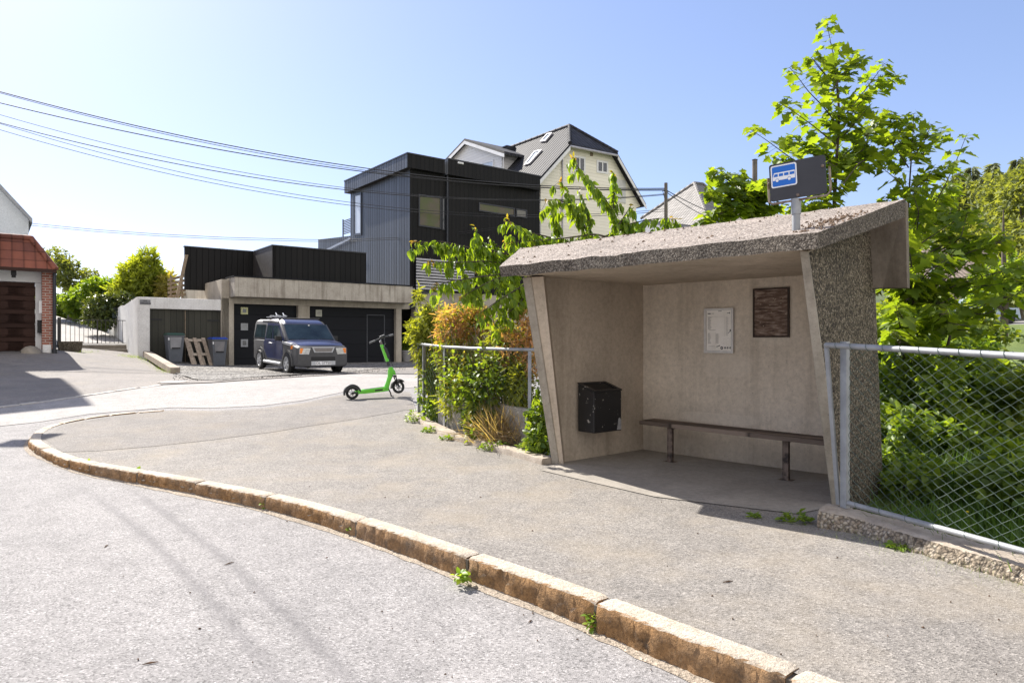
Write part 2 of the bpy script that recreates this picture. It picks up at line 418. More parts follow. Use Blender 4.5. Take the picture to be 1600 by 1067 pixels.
# ================================================================ camera, sky, sun
cam = bpy.data.cameras.new('camera'); cam.lens = 24.0; cam.sensor_width = 36.0; cam.clip_start = .05; cam.clip_end = 2000
co = bpy.data.objects.new('camera', cam); COL.objects.link(co); co.location = (0, 0, HC); co.rotation_euler = (R(90), 0, 0); scene.camera = co
SUN_EL = 42.0; SUN_AZ = math.atan2(-.70, .714)     # azimuth measured from +Y towards +X
sd = Vector((math.sin(SUN_AZ)*math.cos(R(SUN_EL)), math.cos(SUN_AZ)*math.cos(R(SUN_EL)), math.sin(R(SUN_EL))))
sl = bpy.data.lights.new('sun', 'SUN'); sl.energy = 4.3; sl.angle = R(.53); sl.color = (1, .945, .86)
so = bpy.data.objects.new('sun', sl); COL.objects.link(so); so.rotation_euler = (-sd).to_track_quat('-Z', 'Y').to_euler(); so.location = (-20, 20, 40)
wd = bpy.data.worlds.new('World'); scene.world = wd; wd.use_nodes = True
nt = wd.node_tree; bg = nt.nodes['Background']
sk = nt.nodes.new('ShaderNodeTexSky'); sk.sky_type = 'NISHITA'; sk.sun_disc = False
sk.sun_elevation = R(SUN_EL); sk.sun_rotation = SUN_AZ; sk.altitude = 0; sk.air_density = 1.0; sk.dust_density = .7; sk.ozone_density = 4.0
gmn = nt.nodes.new('ShaderNodeGamma'); gmn.inputs[1].default_value = .72; nt.links.new(sk.outputs[0], gmn.inputs[0]); skc = mixc(nt, 1, gmn.outputs[0], (.85, .83, .965), 'MULTIPLY')
# bright broken clouds, unseen behind the camera, added as fill for the shaded fronts
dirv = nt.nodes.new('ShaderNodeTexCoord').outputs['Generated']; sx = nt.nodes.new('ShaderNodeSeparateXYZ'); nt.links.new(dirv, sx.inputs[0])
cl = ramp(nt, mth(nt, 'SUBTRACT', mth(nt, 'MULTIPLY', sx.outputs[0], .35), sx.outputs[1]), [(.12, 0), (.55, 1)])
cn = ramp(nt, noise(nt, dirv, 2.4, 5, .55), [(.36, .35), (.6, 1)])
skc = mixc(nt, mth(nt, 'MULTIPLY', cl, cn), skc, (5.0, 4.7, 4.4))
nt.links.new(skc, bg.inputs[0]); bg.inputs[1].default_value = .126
scene.view_settings.view_transform = 'Standard'; scene.view_settings.look = 'None'; scene.view_settings.exposure = 1.4; scene.view_settings.gamma = 1
scene.render.film_transparent = False
scene.cycles.max_bounces = 8; scene.cycles.transmission_bounces = 6; scene.cycles.transparent_max_bounces = 8
scene.cycles.use_denoising = True; scene.cycles.sample_clamp_indirect = 4.0

# ================================================================ ground sheets
def lm(a, b): return (a[0], a[1], b[0], b[1])
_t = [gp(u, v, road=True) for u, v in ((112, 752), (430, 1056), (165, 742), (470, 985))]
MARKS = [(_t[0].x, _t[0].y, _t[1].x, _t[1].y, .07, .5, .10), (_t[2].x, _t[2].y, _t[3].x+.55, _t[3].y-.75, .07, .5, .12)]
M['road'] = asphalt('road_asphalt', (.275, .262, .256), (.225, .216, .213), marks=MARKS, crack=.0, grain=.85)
M['street'] = asphalt('street_asphalt', (.34, .32, .305), (.27, .255, .243), crack=.0, grain=.6)
M['walk'] = asphalt('footway_asphalt', (.25, .231, .209), (.195, .18, .165), warm=.5, grain=.9)
M['patch'] = asphalt('patch_asphalt', (.215, .197, .18), (.165, .152, .14), warm=.4, grain=.8)
M['drive'] = asphalt('drive_asphalt', (.235, .215, .20), (.17, .158, .148), warm=.3, crack=.5, grain=.8)

def axis(lo, hi, segs):
    out = []
    for a, b, st in segs:
        t = a
        while t < b-1e-6: out.append(t); t += st
    return [lo[0]]*0+lo+out+hi
xs = axis([-700, -350, -160, -80, -50], [14, 20, 40, 80, 160, 350, 700], [(-36, -18, 1.0), (-18, 8, .4), (8, 13, 1.0)])
ys = axis([-300, -120, -50, -20, -8], [60, 90, 140, 250, 450, 900], [(-3, 30, .4), (30, 50, 1.0)])
def inside_garden(x, y):
    return side(x, y) > .25 and x > 1.2
gm = MB(); idx = {}
for i, x in enumerate(xs):
    for j, y in enumerate(ys):
        z = G(x, y)-KH(y)
        if y > 36: z += min(y-36, 60)*.02
        if inside_garden(x, y): z = min(z, ZR(x, y))-.5
        idx[i, j] = len(gm.v); gm.v.append(Vector((x, y, z)))
for i in range(len(xs)-1):
    for j in range(len(ys)-1):
        gm.f.append([idx[i,j], idx[i+1,j], idx[i+1,j+1], idx[i,j+1]]); gm.m.append(0)
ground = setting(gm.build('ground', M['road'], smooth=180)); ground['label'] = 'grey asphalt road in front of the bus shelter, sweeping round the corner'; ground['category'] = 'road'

# the lighter street behind the footway
st_px = [(-60, 668), (60, 657), (140, 646), (272, 637), (330, 638), (412, 634), (474, 626), (516, 617), (545, 611), (585, 607), (640, 606), (700, 600), (700, 588), (560, 584), (480, 589), (400, 594), (330, 599), (250, 603), (120, 622), (0, 638), (-120, 652)]
street = setting(drape([gp(u, v) for u, v in st_px], lambda x, y: G(x, y)-KH(y)+.006, .4, 'street', M['street']))
# left driveway and the apron
dr_px = [(-160, 657), (0, 636), (120, 620), (250, 601.5), (330, 597), (300, 585), (272, 586), (255, 572), (222, 556), (196, 551), (90, 552), (60, 551), (-160, 551)]
drive = setting(drape([gp(u, v) for u, v in dr_px], lambda x, y: G(x, y)+.011, .4, 'driveway', M['drive']))
# dark verge strip of old asphalt and the gravel forecourt
M['gravel'], nt, b, _ = newmat('gravel'); b.inputs['Roughness'].default_value = .95
w = worldpos(nt); vo = N(nt, 'ShaderNodeTexVoronoi', feature='F1'); vo.inputs['Scale'].default_value = 13; nt.links.new(w, vo.inputs['Vector'])
sp = N(nt, 'ShaderNodeSeparateColor'); nt.links.new(vo.outputs['Color'], sp.inputs[0])
c = ramp(nt, sp.outputs[1], [(0, (.13, .12, .11)), (.45, (.30, .28, .26)), (1, (.52, .50, .46))])
c = mixc(nt, 1, c, ramp(nt, vo.outputs['Distance'], [(.3, 1), (.6, .5)]), 'MULTIPLY')
c = mixc(nt, 1, c, ramp(nt, noise(nt, w, .9, 4), [(.35, .72), (.65, 1.1)]), 'MULTIPLY')
nt.links.new(c, b.inputs['Base Color']); bump(nt, b, mth(nt, 'SUBTRACT', 1.0, vo.outputs['Distance']), 1.0, .06)
vg_px = [(250, 601.5), (330, 598.5), (400, 593.5), (480, 588.5), (560, 583.5), (700, 586), (700, 569), (600, 571), (500, 577), (420, 583), (345, 590), (300, 587), (262, 587)]
verge = setting(drape([gp(u, v) for u, v in vg_px], lambda x, y: G(x, y)+.016, .4, 'verge', M['drive']))
gr_px = [(258, 566), (264, 580), (300, 594), (345, 596), (400, 590), (455, 588), (500, 584), (560, 580.5), (610, 575), (700, 572), (700, 562), (345, 560)]
def zg(x, y): return G(x, y)+.026+.03*max(0, math.sin(x*1.3)*math.cos(y*1.1+.5))
gravel = setting(drape([gp(u, v) for u, v in gr_px], zg, .35, 'gravel', M['gravel']))
# a scatter of loose stones on the forecourt
gs = MB()
for k in range(900):
    u = random.uniform(270, 640); v = random.uniform(578-(u-300)*.02, 596-max(0, u-340)*.055)
    p = gp(u, v); r = random.uniform(.008, .022)
    n5 = 5; a0 = random.random()*6
    lo = [p+Vector((math.cos(a0+q*1.2566)*r, math.sin(a0+q*1.2566)*r*.8, 0)) for q in range(5)]
    hi = [p+Vector((math.cos(a0+q*1.2566)*r*.55, math.sin(a0+q*1.2566)*r*.5, r*.6+.022)) for q in range(5)]
    gs.hexa(lo, hi)
tag(gs.build('loose_gravel', M['gravel']), 'loose pale gravel stones strewn before the garage doors', 'gravel', kind='stuff')

def inpoly(x, y, poly):
    c = False; j = len(poly)-1
    for i in range(len(poly)):
        xi, yi, xj, yj = poly[i][0], poly[i][1], poly[j][0], poly[j][1]
        if (yi > y) != (yj > y) and x < (xj-xi)*(y-yi)/(yj-yi+1e-12)+xi: c = not c
        j = i
    return c
def edgedist(x, y, poly):
    p = Vector((x, y)); m = 1e9
    for a_, b_ in zip(poly, poly[1:]+poly[:1]):
        a_ = Vector((a_[0], a_[1])); d_ = Vector((b_[0], b_[1]))-a_; t_ = max(0, min(1, (p-a_).dot(d_)/(d_.length_squared+1e-9))); m = min(m, (p-a_-d_*t_).length)
    return m
# footway
front_px = [(1300, 1093), (1236, 1066), (1160, 1037), (1075, 1006), (1000, 976), (930, 948), (830, 911), (728, 876), (640, 845), (555, 817), (480, 794), (414, 778), (360, 767), (305, 757), (258, 749), (212, 741), (172, 734), (138, 728.5), (105, 720), (80, 711), (62, 703), (49, 695), (45, 688), (50, 679), (63, 670.5), (80, 665), (99, 660.5), (140, 653), (198, 646.5), (272, 641)]
front = [gp(u, v) for u, v in front_px]
front = [front[0]+(front[0]-front[2])*1.6]+front
KW = .118
back = []
for i, p in enumerate(front):
    t = (front[min(i+1, len(front)-1)]-front[max(i-1, 0)]); t.z = 0; t.normalize()
    back.append(p+Vector((t.y, -t.x, 0))*KW*.55)
far_px = [(330, 643), (412, 638.5), (474, 630.5), (516, 621), (542, 616.5), (585, 613), (640, 613)]
fence_px = [(652, 650), (661, 655), (694, 674), (735, 688), (790, 702), (845, 716)]
sw = [Vector(p) for p in back]+[gp(u, v) for u, v in far_px]+[gp(u, v) for u, v in fence_px]+[Vector((1.0, 8.2, 0)), Vector((1.7, 8.35, 0)), Vector((3.3, 6.8, 0)), Vector((2.75, 5.5, 0)), gp(1292, 812), gp(1600, 905), gp(1900, 1000), gp(2300, 1300)]
walk = setting(drape(sw, lambda x, y: G(x, y)+.012, .35, 'footway', M['walk']))
pt_px = [(66, 684), (100, 666), (150, 656), (200, 649.5), (272, 644), (330, 645.5), (412, 641), (474, 633), (516, 623.5), (542, 619), (590, 616), (640, 617), (646, 640), (560, 655.5), (470, 669), (430, 676), (330, 689), (240, 699), (150, 706.5), (96, 708)]
patch = setting(drape([gp(u, v) for u, v in pt_px], lambda x, y: G(x, y)+.0155, .35, 'footway_patch', M['patch']))

for poly in ([gp(u, v) for u, v in st_px], [gp(u, v) for u, v in dr_px], [gp(u, v) for u, v in gr_px], sw):
    pl_ = [(p[0], p[1]) for p in poly]
    for vv in ground.data.vertices:
        if abs(vv.co.x) < 40 and vv.co.y < 40 and vv.co.y > -5 and inpoly(vv.co.x, vv.co.y, pl_) and edgedist(vv.co.x, vv.co.y, pl_) > .45: vv.co.z -= .05
# kerb: granite stones in one run, rough split faces, rounded arrises, open joints
M['granite'], nt, b, _ = newmat('kerb_granite'); b.inputs['Roughness'].default_value = .9; b.inputs['Specular IOR Level'].default_value = .25
w = worldpos(nt); g = N(nt, 'ShaderNodeNewGeometry'); sx = N(nt, 'ShaderNodeSeparateXYZ'); nt.links.new(g.outputs['True Normal'], sx.inputs[0])
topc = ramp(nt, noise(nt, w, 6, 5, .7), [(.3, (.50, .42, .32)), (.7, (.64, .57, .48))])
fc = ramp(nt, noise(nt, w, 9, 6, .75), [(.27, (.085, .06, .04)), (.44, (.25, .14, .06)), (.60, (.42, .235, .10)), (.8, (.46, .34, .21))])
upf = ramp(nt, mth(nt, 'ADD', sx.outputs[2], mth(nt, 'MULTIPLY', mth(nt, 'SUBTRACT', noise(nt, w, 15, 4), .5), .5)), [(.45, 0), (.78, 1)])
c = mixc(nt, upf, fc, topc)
dkx = ramp(nt, noise(nt, w, 1.1, 4), [(.4, .0), (.75, .4)])
c = mixc(nt, dkx, c, (.26, .235, .20))
c = mixc(nt, 1, c, ramp(nt, noise(nt, w, 60, 3), [(.3, .7), (.65, 1.1)]), 'MULTIPLY')
nt.links.new(c, b.inputs['Base Color']); bump(nt, b, mth(nt, 'ADD', noise(nt, w, 26, 6, .75), mth(nt, 'MULTIPLY', noise(nt, w, 90, 3), .4)), 1.0, .02)
# resample the kerb line
fl = [front[0]]
for a_, b_ in zip(front, front[1:]):
    n = max(1, int((b_-a_).length/.055))
    for k in range(1, n+1): fl.append(a_.lerp(b_, k/n))
for _ in range(14):
    fl = [fl[0]]+[(fl[i-1]+fl[i]*2+fl[i+1])/4 for i in range(1, len(fl)-1)]+[fl[-1]]
acc = [0]
for a_, b_ in zip(fl, fl[1:]): acc.append(acc[-1]+(b_-a_).length)
def at(s):
    s = min(max(s, 0), acc[-1]-1e-6); i = max(j for j in range(len(acc)) if acc[j] <= s); i = min(i, len(fl)-2)
    t = (s-acc[i])/(acc[i+1]-acc[i]+1e-9); p = fl[i].lerp(fl[i+1], t)
    tn = fl[min(i+3, len(fl)-1)]-fl[max(i-2, 0)]; tn.z = 0; tn.normalize(); return p, tn
JOINTS = []
for (u, v) in ((1240, 1068), (935, 950), (728, 876), (555, 817), (414, 778), (305, 757), (212, 741), (138, 728.5)):
    q = gp(u, v); JOINTS.append(min(range(len(fl)), key=lambda i: (fl[i].xy-q.xy).length))
JS = [acc[i] for i in JOINTS]
s = JS[0]
while s > 1.1: s -= 1.15; JS.insert(0, max(s, 0))
if JS[0] > .1: JS.insert(0, 0)
s = JS[-1]
while s+.5 < acc[-1]: s += .42 if s+1.6 > acc[-1] or len(JS) > 12 else .5; JS.append(min(s, acc[-1]))
kb = MB(); JW = .010
rk = random.Random(3)
for a_, b_ in zip(JS, JS[1:]):
    if b_-a_ < .12: continue
    dz = rk.uniform(-.008, .008); df = rk.uniform(-.01, .01)
    n = max(2, int((b_-a_)/.03)); rings = []
    for k in range(n+1):
        s = a_+JW+(b_-a_-2*JW)*k/n; p, t = at(s); nr = Vector((t.y, -t.x, 0)); out = -nr
        h = KH(p.y); base = G(p.x, p.y)+dz*.6+.024; end = 1 if 0 < k < n else 0
        e = lambda m: rk.uniform(-m, m)
        b0 = base-h-.06; rr = .010+.008*(1-end)
        ins = .010*(1-end)
        rings.append([p+nr*KW+UP*(b0-p.z), p+nr*KW+UP*(base-.002-ins-p.z), p+nr*(.045+e(.006))+UP*(base+e(.003)-ins-p.z), p+nr*(rr+e(.004)-df)+UP*(base-.004+e(.003)-ins-p.z),
                      p+out*(df+e(.004)-ins)+UP*(base-.013+e(.004)-ins-p.z), p+out*(df+.006+e(.009)-ins)+UP*(base-.04-h*.25+e(.006)-p.z), p+out*(df+.004+e(.010)-ins)+UP*(base-h*.75+e(.006)-p.z), p+out*(df+.008+e(.008)-ins)+UP*(b0-p.z)])
    kb.loft(rings)
kerb = setting(kb.build('kerb', M['granite'], smooth=55))
# dirt packed in the joints
M['dirt'] = plain('dirt', (.16, .13, .095), (.07, .058, .045), 9, .95, bs=60, bd=.01)
jd = MB()
for s in JS[1:-1]:
    p, t = at(s); nr = Vector((t.y, -t.x, 0)); base = G(p.x, p.y)
    jd.box(p-t*.012+nr*.008+UP*(base-KH(p.y)-.05-p.z), t*.024, nr*(KW-.02), UP*(KH(p.y)+.055))
setting(jd.build('kerb_joints', M['dirt']))
# sand and grit washed along the foot of the kerb
M['grit'] = asphalt('grit', (.36, .30, .23), (.25, .21, .17), grain=1.0)
gt = MB(); q0 = None
for s in np.arange(.4, acc[-1]-1.5, .12):
    p, t = at(s); out = Vector((-t.y, t.x, 0)); wv = .012+.03*abs(math.sin(s*1.7))*abs(math.sin(s*.63+1))+rk.uniform(0, .025)
    zz = lambda q: G(q.x, q.y)-KH(q.y)
    a_ = p-out*.02; b_ = p+out*(.02+wv); a_ = Vector((a_.x, a_.y, zz(a_)+.018)); b_ = Vector((b_.x, b_.y, zz(b_)+.003))
    if q0: gt.poly([q0[0], q0[1], b_, a_])
    q0 = (a_, b_)
tag(gt.build('gutter_grit', M['grit'], smooth=180), 'sandy grit gathered at the foot of the kerb', 'grit', kind='stuff')

# row of pale setts along the far side of the street
M['sett'] = plain('sett_stone', (.50, .47, .43), (.34, .31, .28), 5, .85, bs=50, bd=.006)
sm = MB(); a_, b_ = None, None
line = [gp(u, v) for u, v in ((-90, 649), (0, 636.5), (60, 629.5), (120, 620.5), (180, 612), (250, 602))]
for p, q in zip(line, line[1:]):
    n = max(1, round((q-p).length/.26)); t = (q-p)/n; nn = Vector((-t.y, t.x, 0)).normalized()
    for k in range(n):
        c0 = p+t*(k+.04); jx = rk.uniform(-.012, .012)
        sm.box(c0-nn*(.06+jx)+UP*(-.08), t*.92, nn*.13, UP*(.095+rk.uniform(0, .012)))
setting(sm.build('sett_row', M['sett'], bevel=.012))
# manhole cover on the driveway
c = gp(238, 603.5)+Vector((0, .9, 0)); c.z = G(c.x, c.y)+.012
mc = MB(); mc.lathe([(.33, 0), (.33, .010), (.30, .010), (.295, .004), (.28, .004), (.275, .012), (.0, .013)], c, n=28)
tag(mc.build('manhole_cover', plain('cast_iron', (.36, .31, .27), (.27, .24, .22), 8, .7, bs=30, bd=.004), smooth=30), 'round worn manhole cover set in the left driveway', 'manhole cover')

# ================================================================ bus shelter
M['conc_in'] = concrete('shelter_plaster', (.56, .475, .38), (.39, .33, .26), .9, streak=.35, bd=.003)
M['conc_edge'] = concrete('shelter_edge', (.40, .36, .30), (.27, .24, .20), 2.5, streak=.3, bd=.003)
M['pebble'] = pebble('exposed_aggregate', [(.05, .04, .03), (.115, .095, .068), (.175, .145, .10), (.27, .22, .155), (.42, .36, .27)], 62)
M['rooftop'] = pebble('roof_aggregate', [(.20, .165, .14), (.30, .25, .215), (.36, .30, .26), (.44, .38, .33), (.54, .48, .43)], 62, .008)
M['slab'] = concrete('shelter_floor', (.34, .31, .27), (.24, .22, .195), 1.6, bd=.002)
base = Vector((.5, 7.44, 0)); shelter = thing('bus_shelter', 'concrete bus shelter with leaning side walls and a slanting pebbled roof', 'bus shelter', (1.9, 6.9, 0))
E1 = Vector((1, 0, 0))
LF = Vector((.475, 7.45, 0)); LFi = Vector((.575, 7.42, 0))                       # left wall foot, outer and inner
LB = Vector((1.60, 8.32, 0)); RB = Vector((3.33, 6.72, 0))                        # back corners inside
RF = Vector((2.655, 5.62, 0)); RFo = Vector((2.735, 5.60, 0)); RBo = Vector((3.58, 6.55, 0))
ZC = 2.03
def up(p, z): return Vector((p.x, p.y, z))
lean = DD*-.62
# left wall: back part upright, front part a leaning fin
w = MB()
LTo = P(819, 434, 7.0); LTi = P(849, 432, 6.98)
fold_b = Vector((.60, 7.52, 0)); fold_t = P(852, 431, 7.25)
LBo = LB+LD*.13+DD*.05; 
low = -.12
w.hexa([up(LF, low), up(LFi, low), up(fold_b, low), up(LB, low), up(LB+DD*.1+LD*.0, low), up(LBo+DD*.1, low), up(LF+LD*.05+DD*.1, low)],
       [LTo, LTi, up(fold_t, ZC+.02), up(LB, ZC+.25), up(LB+DD*.1, ZC+.27), up(LBo+DD*.1, ZC+.27), up(LTo+LD*.05+DD*.4, ZC+.05)])
w.build('side_wall', M['conc_in'], shelter)
# pale front edge of that fin
e = MB(); lip = DD*-.012
a0, a1 = LF+lip+UP*low, LFi*.35+LF*.65+lip+UP*low
e.hexa([up(LF+lip+LD*.012, low), up(LF.lerp(LFi, .62)+lip*1.0, low), up(LF.lerp(LFi, .62)+DD*.03, low), up(LF+DD*.03+LD*.012, low)],
       [LTo+lip+LD*.012, LTo.lerp(LTi, .38)+lip, LTo.lerp(LTi, .38)+DD*.03, LTo+DD*.03+LD*.012])
e.build('wall_edge', M['conc_edge'], shelter, bevel=.006)
# back wall
M['conc_back'] = concrete('back_wall_plaster', (.72, .63, .52), (.53, .46, .375), .9, streak=.35, bd=.003)
nt = M['conc_back'].node_tree; b = next(n for n in nt.nodes if n.type == 'BSDF_PRINCIPLED'); src = b.inputs['Base Color'].links[0].from_socket
w = worldpos(nt); wv_ = (RB-LB).normalized(); dt_ = N(nt, 'ShaderNodeVectorMath', operation='DOT_PRODUCT'); dt_.inputs[1].default_value = tuple(wv_); nt.links.new(w, dt_.inputs[0])
sz_ = N(nt, 'ShaderNodeSeparateXYZ'); nt.links.new(w, sz_.inputs[0]); cur = src
for (u0, v0, u1, v1, amt) in ((1100, 553, 1172, 592, .3), (1168, 440, 1246, 540, .22), (1060, 640, 1185, 668, .35)):
    a_ = onwall(u0, v0, LB, wv_); b2_ = onwall(u1, v1, LB, wv_); c_ = (a_+b2_)/2
    hx_ = abs((b2_-a_).dot(wv_))/2; hz_ = abs(a_.z-b2_.z)/2
    ex = mth(nt, 'ABSOLUTE', mth(nt, 'DIVIDE', mth(nt, 'SUBTRACT', dt_.outputs['Value'], c_.dot(wv_)), hx_)); ez = mth(nt, 'ABSOLUTE', mth(nt, 'DIVIDE', mth(nt, 'SUBTRACT', sz_.outputs[2], c_.z), hz_))
    rr2 = mth(nt, 'ADD', mth(nt, 'POWER', mth(nt, 'ADD', mth(nt, 'POWER', ex, 4.0), mth(nt, 'POWER', ez, 4.0)), .25), mth(nt, 'MULTIPLY', mth(nt, 'SUBTRACT', noise(nt, w, 5, 4), .5), .5))
    cur = mixc(nt, mth(nt, 'MULTIPLY', ramp(nt, rr2, [(.85, 1), (1.02, 0)]), amt), cur, (.74, .66, .56))
# damp dark stain low down
cur = mixc(nt, mth(nt, 'MULTIPLY', ramp(nt, mth(nt, 'ADD', sz_.outputs[2], mth(nt, 'MULTIPLY', noise(nt, w, 2.5, 4), .35)), [(.12, .55), (.5, 0)]), 1.0), cur, (.17, .14, .11))
nt.links.new(cur, b.inputs['Base Color'])
w = MB(); w.box(up(LB-LD*-.02, -.2), (RB-LB)*1.0, DD*.14, UP*(ZC+.45)); w.build('back_wall', M['conc_back'], shelter)
# right wall: exposed aggregate outside, plaster inside
RTf = P(1250.5, 392, 5.08); RTo = P(1263, 393, 5.06); RTb = P(1364, 349, 6.45)
w = MB()
w.hexa([up(RF, low), up(RFo, low), up(RBo, -.45), up(RB+DD*.10, -.45)], [RTf, RTo, RTb, up(RB+DD*.10, RTb.z-.02)])
w.m = [0, 1, 1, 0, 1, 0]
w.build('side_wall', [M['conc_in'], M['pebble']], shelter, bevel=.008)
e = MB(); e.hexa([up(RF+lip-LD*-.004, low), up(RFo+lip-LD*.004, low), up(RFo+DD*.02, low), up(RF+DD*.02, low)], [RTf+lip, RTo+lip, RTo+DD*.02, RTf+DD*.02])
e.build('wall_edge', M['conc_edge'], shelter, bevel=.006)
# roof slab
FLb, FRb = P(783, 433, 6.9), P(1278, 388.5, 4.85)
FLt, FRt = P(779.5, 417, 6.92), P(1279, 362.5, 4.87)
BRt, BLt = P(1415, 311.5, 6.12), P(813, 388, 8.1)
BRb, BLb = P(1376, 347, 6.1), BLt-UP*.16
rf = MB(); NS = 40; rings = []
rr = random.Random(5)
for k in range(NS+1):
    t = k/NS
    fb, ft, bt, bb = FLb.lerp(FRb, t), FLt.lerp(FRt, t), BLt.lerp(BRt, t), BLb.lerp(up(BRt, BRt.z-.16), t)
    wob = UP*(.004*math.sin(k*.9)+rr.uniform(-.002, .002)); w2 = DD*(.004*math.sin(k*.6+1)+rr.uniform(-.002, .002))
    if .38 < t < .46: wob = wob-UP*.012
    ring = [fb+w2+wob*.7, ft+w2*.7+wob]+[ft.lerp(bt, q)+UP*rr.uniform(-.003, .004) for q in (.12, .25, .4, .55, .7, .85)]+[bt+UP*rr.uniform(-.006, .006), bb]
    rings.append(ring)
rf.loft(rings)
for i, f in enumerate(rf.f):
    n = len(rings[0]); 
    if i < NS*n: rf.m[i] = 1 if (i % n) in (1, 2, 3, 4, 5, 6, 7) else (0 if i % n == 0 else 2)
M['fascia'] = pebble('roof_edge_aggregate', [(.08, .064, .048), (.125, .102, .078), (.16, .133, .103), (.21, .178, .14), (.30, .26, .21)], 80, .006)
roof = rf.build('roof', [M['fascia'], M['rooftop'], M['conc_in']], shelter)
# flat ceiling under it
c = MB(); c.hexa([up(p, ZC) for p in (FLb+DD*.05, RTf+DD*.03, RB+DD*.12, LB+DD*.12+LD*.1)], [up(p, ZC+.03) for p in (FLb+DD*.05, RTf+DD*.03, RB+DD*.12, LB+DD*.12+LD*.1)])
c.build('ceiling', M['conc_in'], shelter)
# board hanging at the back edge of the roof
pn = MB(); p0 = P(1364, 349, 6.36); p1 = P(1415.5, 314.5, 6.16); q0_ = P(1380, 450, 6.36); q1_ = P(1418, 450, 6.17)
th = DD*.09
dirb = (BLt-BRt); dirb.z = 0; dirb.normalize()
e0 = p0+dirb*.22; f0 = q0_+dirb*.22
pn.hexa([f0, q0_, q1_, q1_+th, f0+th], [up(e0, p0.z-.05), p0, p1, p1+th, up(e0, p0.z-.05)+th])
pn.build('back_panel', concrete('panel_concrete', (.23, .195, .155), (.15, .125, .098), 2.2, streak=.6, bd=.004), shelter, bevel=.006)
# floor slab: pale strip to the left of the shade
fs = [gp(845, 737), gp(868, 733), LF+DD*.0, LB, RB, RFo, gp(1245, 806), gp(1023, 779)]
fl_o = drape(fs, lambda x, y: G(x, y)+.019, .4, 'floor_slab', M['slab']); fl_o.parent = shelter
for v in fl_o.data.vertices: v.co -= shelter.location
# stain on the back wall where another frame hung: paler patch of plaster
# ---------------------------------------------------------------- bench
M['bench_wood'] = boards('bench_wood', (.24, .185, .145), (.075, .055, .043), DD, .105, .004, True, .75, .3, .25, .05)
M['rust'] = plain('rusty_iron', (.045, .034, .029), (.20, .15, .12), 13, .75, .3, 60, .002, stops=(.4, .62))
bench = thing('bench', 'dark worn plank bench along the back wall inside the shelter', 'bench', (2.3, 7.2, 0))
bl = P(999, 657, 7.75); br_ = P(1296, 688, 6.12); bl.z = br_.z = .455
s = MB()
for k in range(3):
    o = bl+DD*(.0+k*.105); s.box(o-UP*.045, br_-bl, DD*.099, UP*.045)
s.build('seat', M['bench_wood'], bench, bevel=.006)
for (u, v) in ((1046, 724), (1227, 753)):
    f = gp(u, v); l = MB(); a_ = LD
    l.box(f-a_*.03-UP*.05, a_*.06, DD*.045, UP*(.46-f.z)); l.box(f-a_*.022+UP*.375+DD*.045, a_*.044, DD*.29, UP*.035)
    l.box(f-a_*.07+DD*-.03+UP*.012, a_*.14, DD*.11, UP*.008)
    l.build('leg', M['rust'], bench, bevel=.004)
# ---------------------------------------------------------------- litter bin on the left wall
M['bin_black'], nt, b, _ = newmat('chipped_black_paint'); b.inputs['Roughness'].default_value = .45
w = worldpos(nt); ch = ramp(nt, noise(nt, w, 15, 5, .7), [(.63, 0), (.66, 1)])
nt.links.new(mixc(nt, ch, (.013, .013, .014), (.36, .34, .31)), b.inputs['Base Color']); bump(nt, b, ch, -.4, .002)
lbin = thing('litter_bin', 'chipped black metal litter bin hung on the left inside wall of the shelter', 'litter bin', (1.1, 7.7, .3))
wd_ = (LB-fold_b); wd_.z = 0; wd_.normalize(); wn_ = Vector((wd_.y, -wd_.x, 0))
b0 = onwall(903, 688, LFi, wd_); b1 = onwall(938, 689, LFi, wd_)
bw = .43; bd_ = .25
b0 = b0+wd_*.0; z0, z1f, z1b = .36, .80, .895
s = MB()
s.hexa([up(b0, z0), up(b0+wd_*bw, z0), up(b0+wd_*bw+wn_*bd_, z0-.0), up(b0+wn_*bd_, z0)], [up(b0, z1b-.02), up(b0+wd_*bw, z1b-.02), up(b0+wd_*bw+wn_*bd_, z1f), up(b0+wn_*bd_, z1f)])
s.build('bin_body', M['bin_black'], lbin, bevel=.008)
s = MB(); o2 = wn_*.012
fr = [(b0-wd_*.006, z1b-.018), (b0+wd_*(bw+.006), z1b-.018), (b0+wd_*(bw+.006)+wn_*(bd_+.006), z1f), (b0-wd_*.006+wn_*(bd_+.006), z1f)]
out4 = [up(p, z+.004) for p, z in fr]; cen = sum(out4, Vector())/4; in4 = [p.lerp(cen, .2) for p in out4]
for k in range(4):
    s.hexa([out4[k], out4[(k+1) % 4], in4[(k+1) % 4], in4[k]], [p+UP*.016 for p in (out4[k], out4[(k+1) % 4], in4[(k+1) % 4], in4[k])])
s.build('lid', M['bin_black'], lbin)
s = MB(); s.poly([p+UP*.0045 for p in in4]); s.build('opening', plain('bin_inside', (.004, .004, .004)), lbin)
# bare metal patch at the lower corner
s = MB(); f0_ = up(b0+wd_*(bw-.075)+wn_*(bd_+.0015), z0+.012)
s.poly([f0_, f0_+wd_*.072, f0_+wd_*.072+UP*.10, f0_+wd_*.05+UP*.135, f0_+wd_*.025+UP*.125, f0_+wd_*.016+UP*.06]); s.build('bare_patch', plain('bare_zinc', (.34, .34, .35), (.24, .24, .25), 30, .5), lbin)
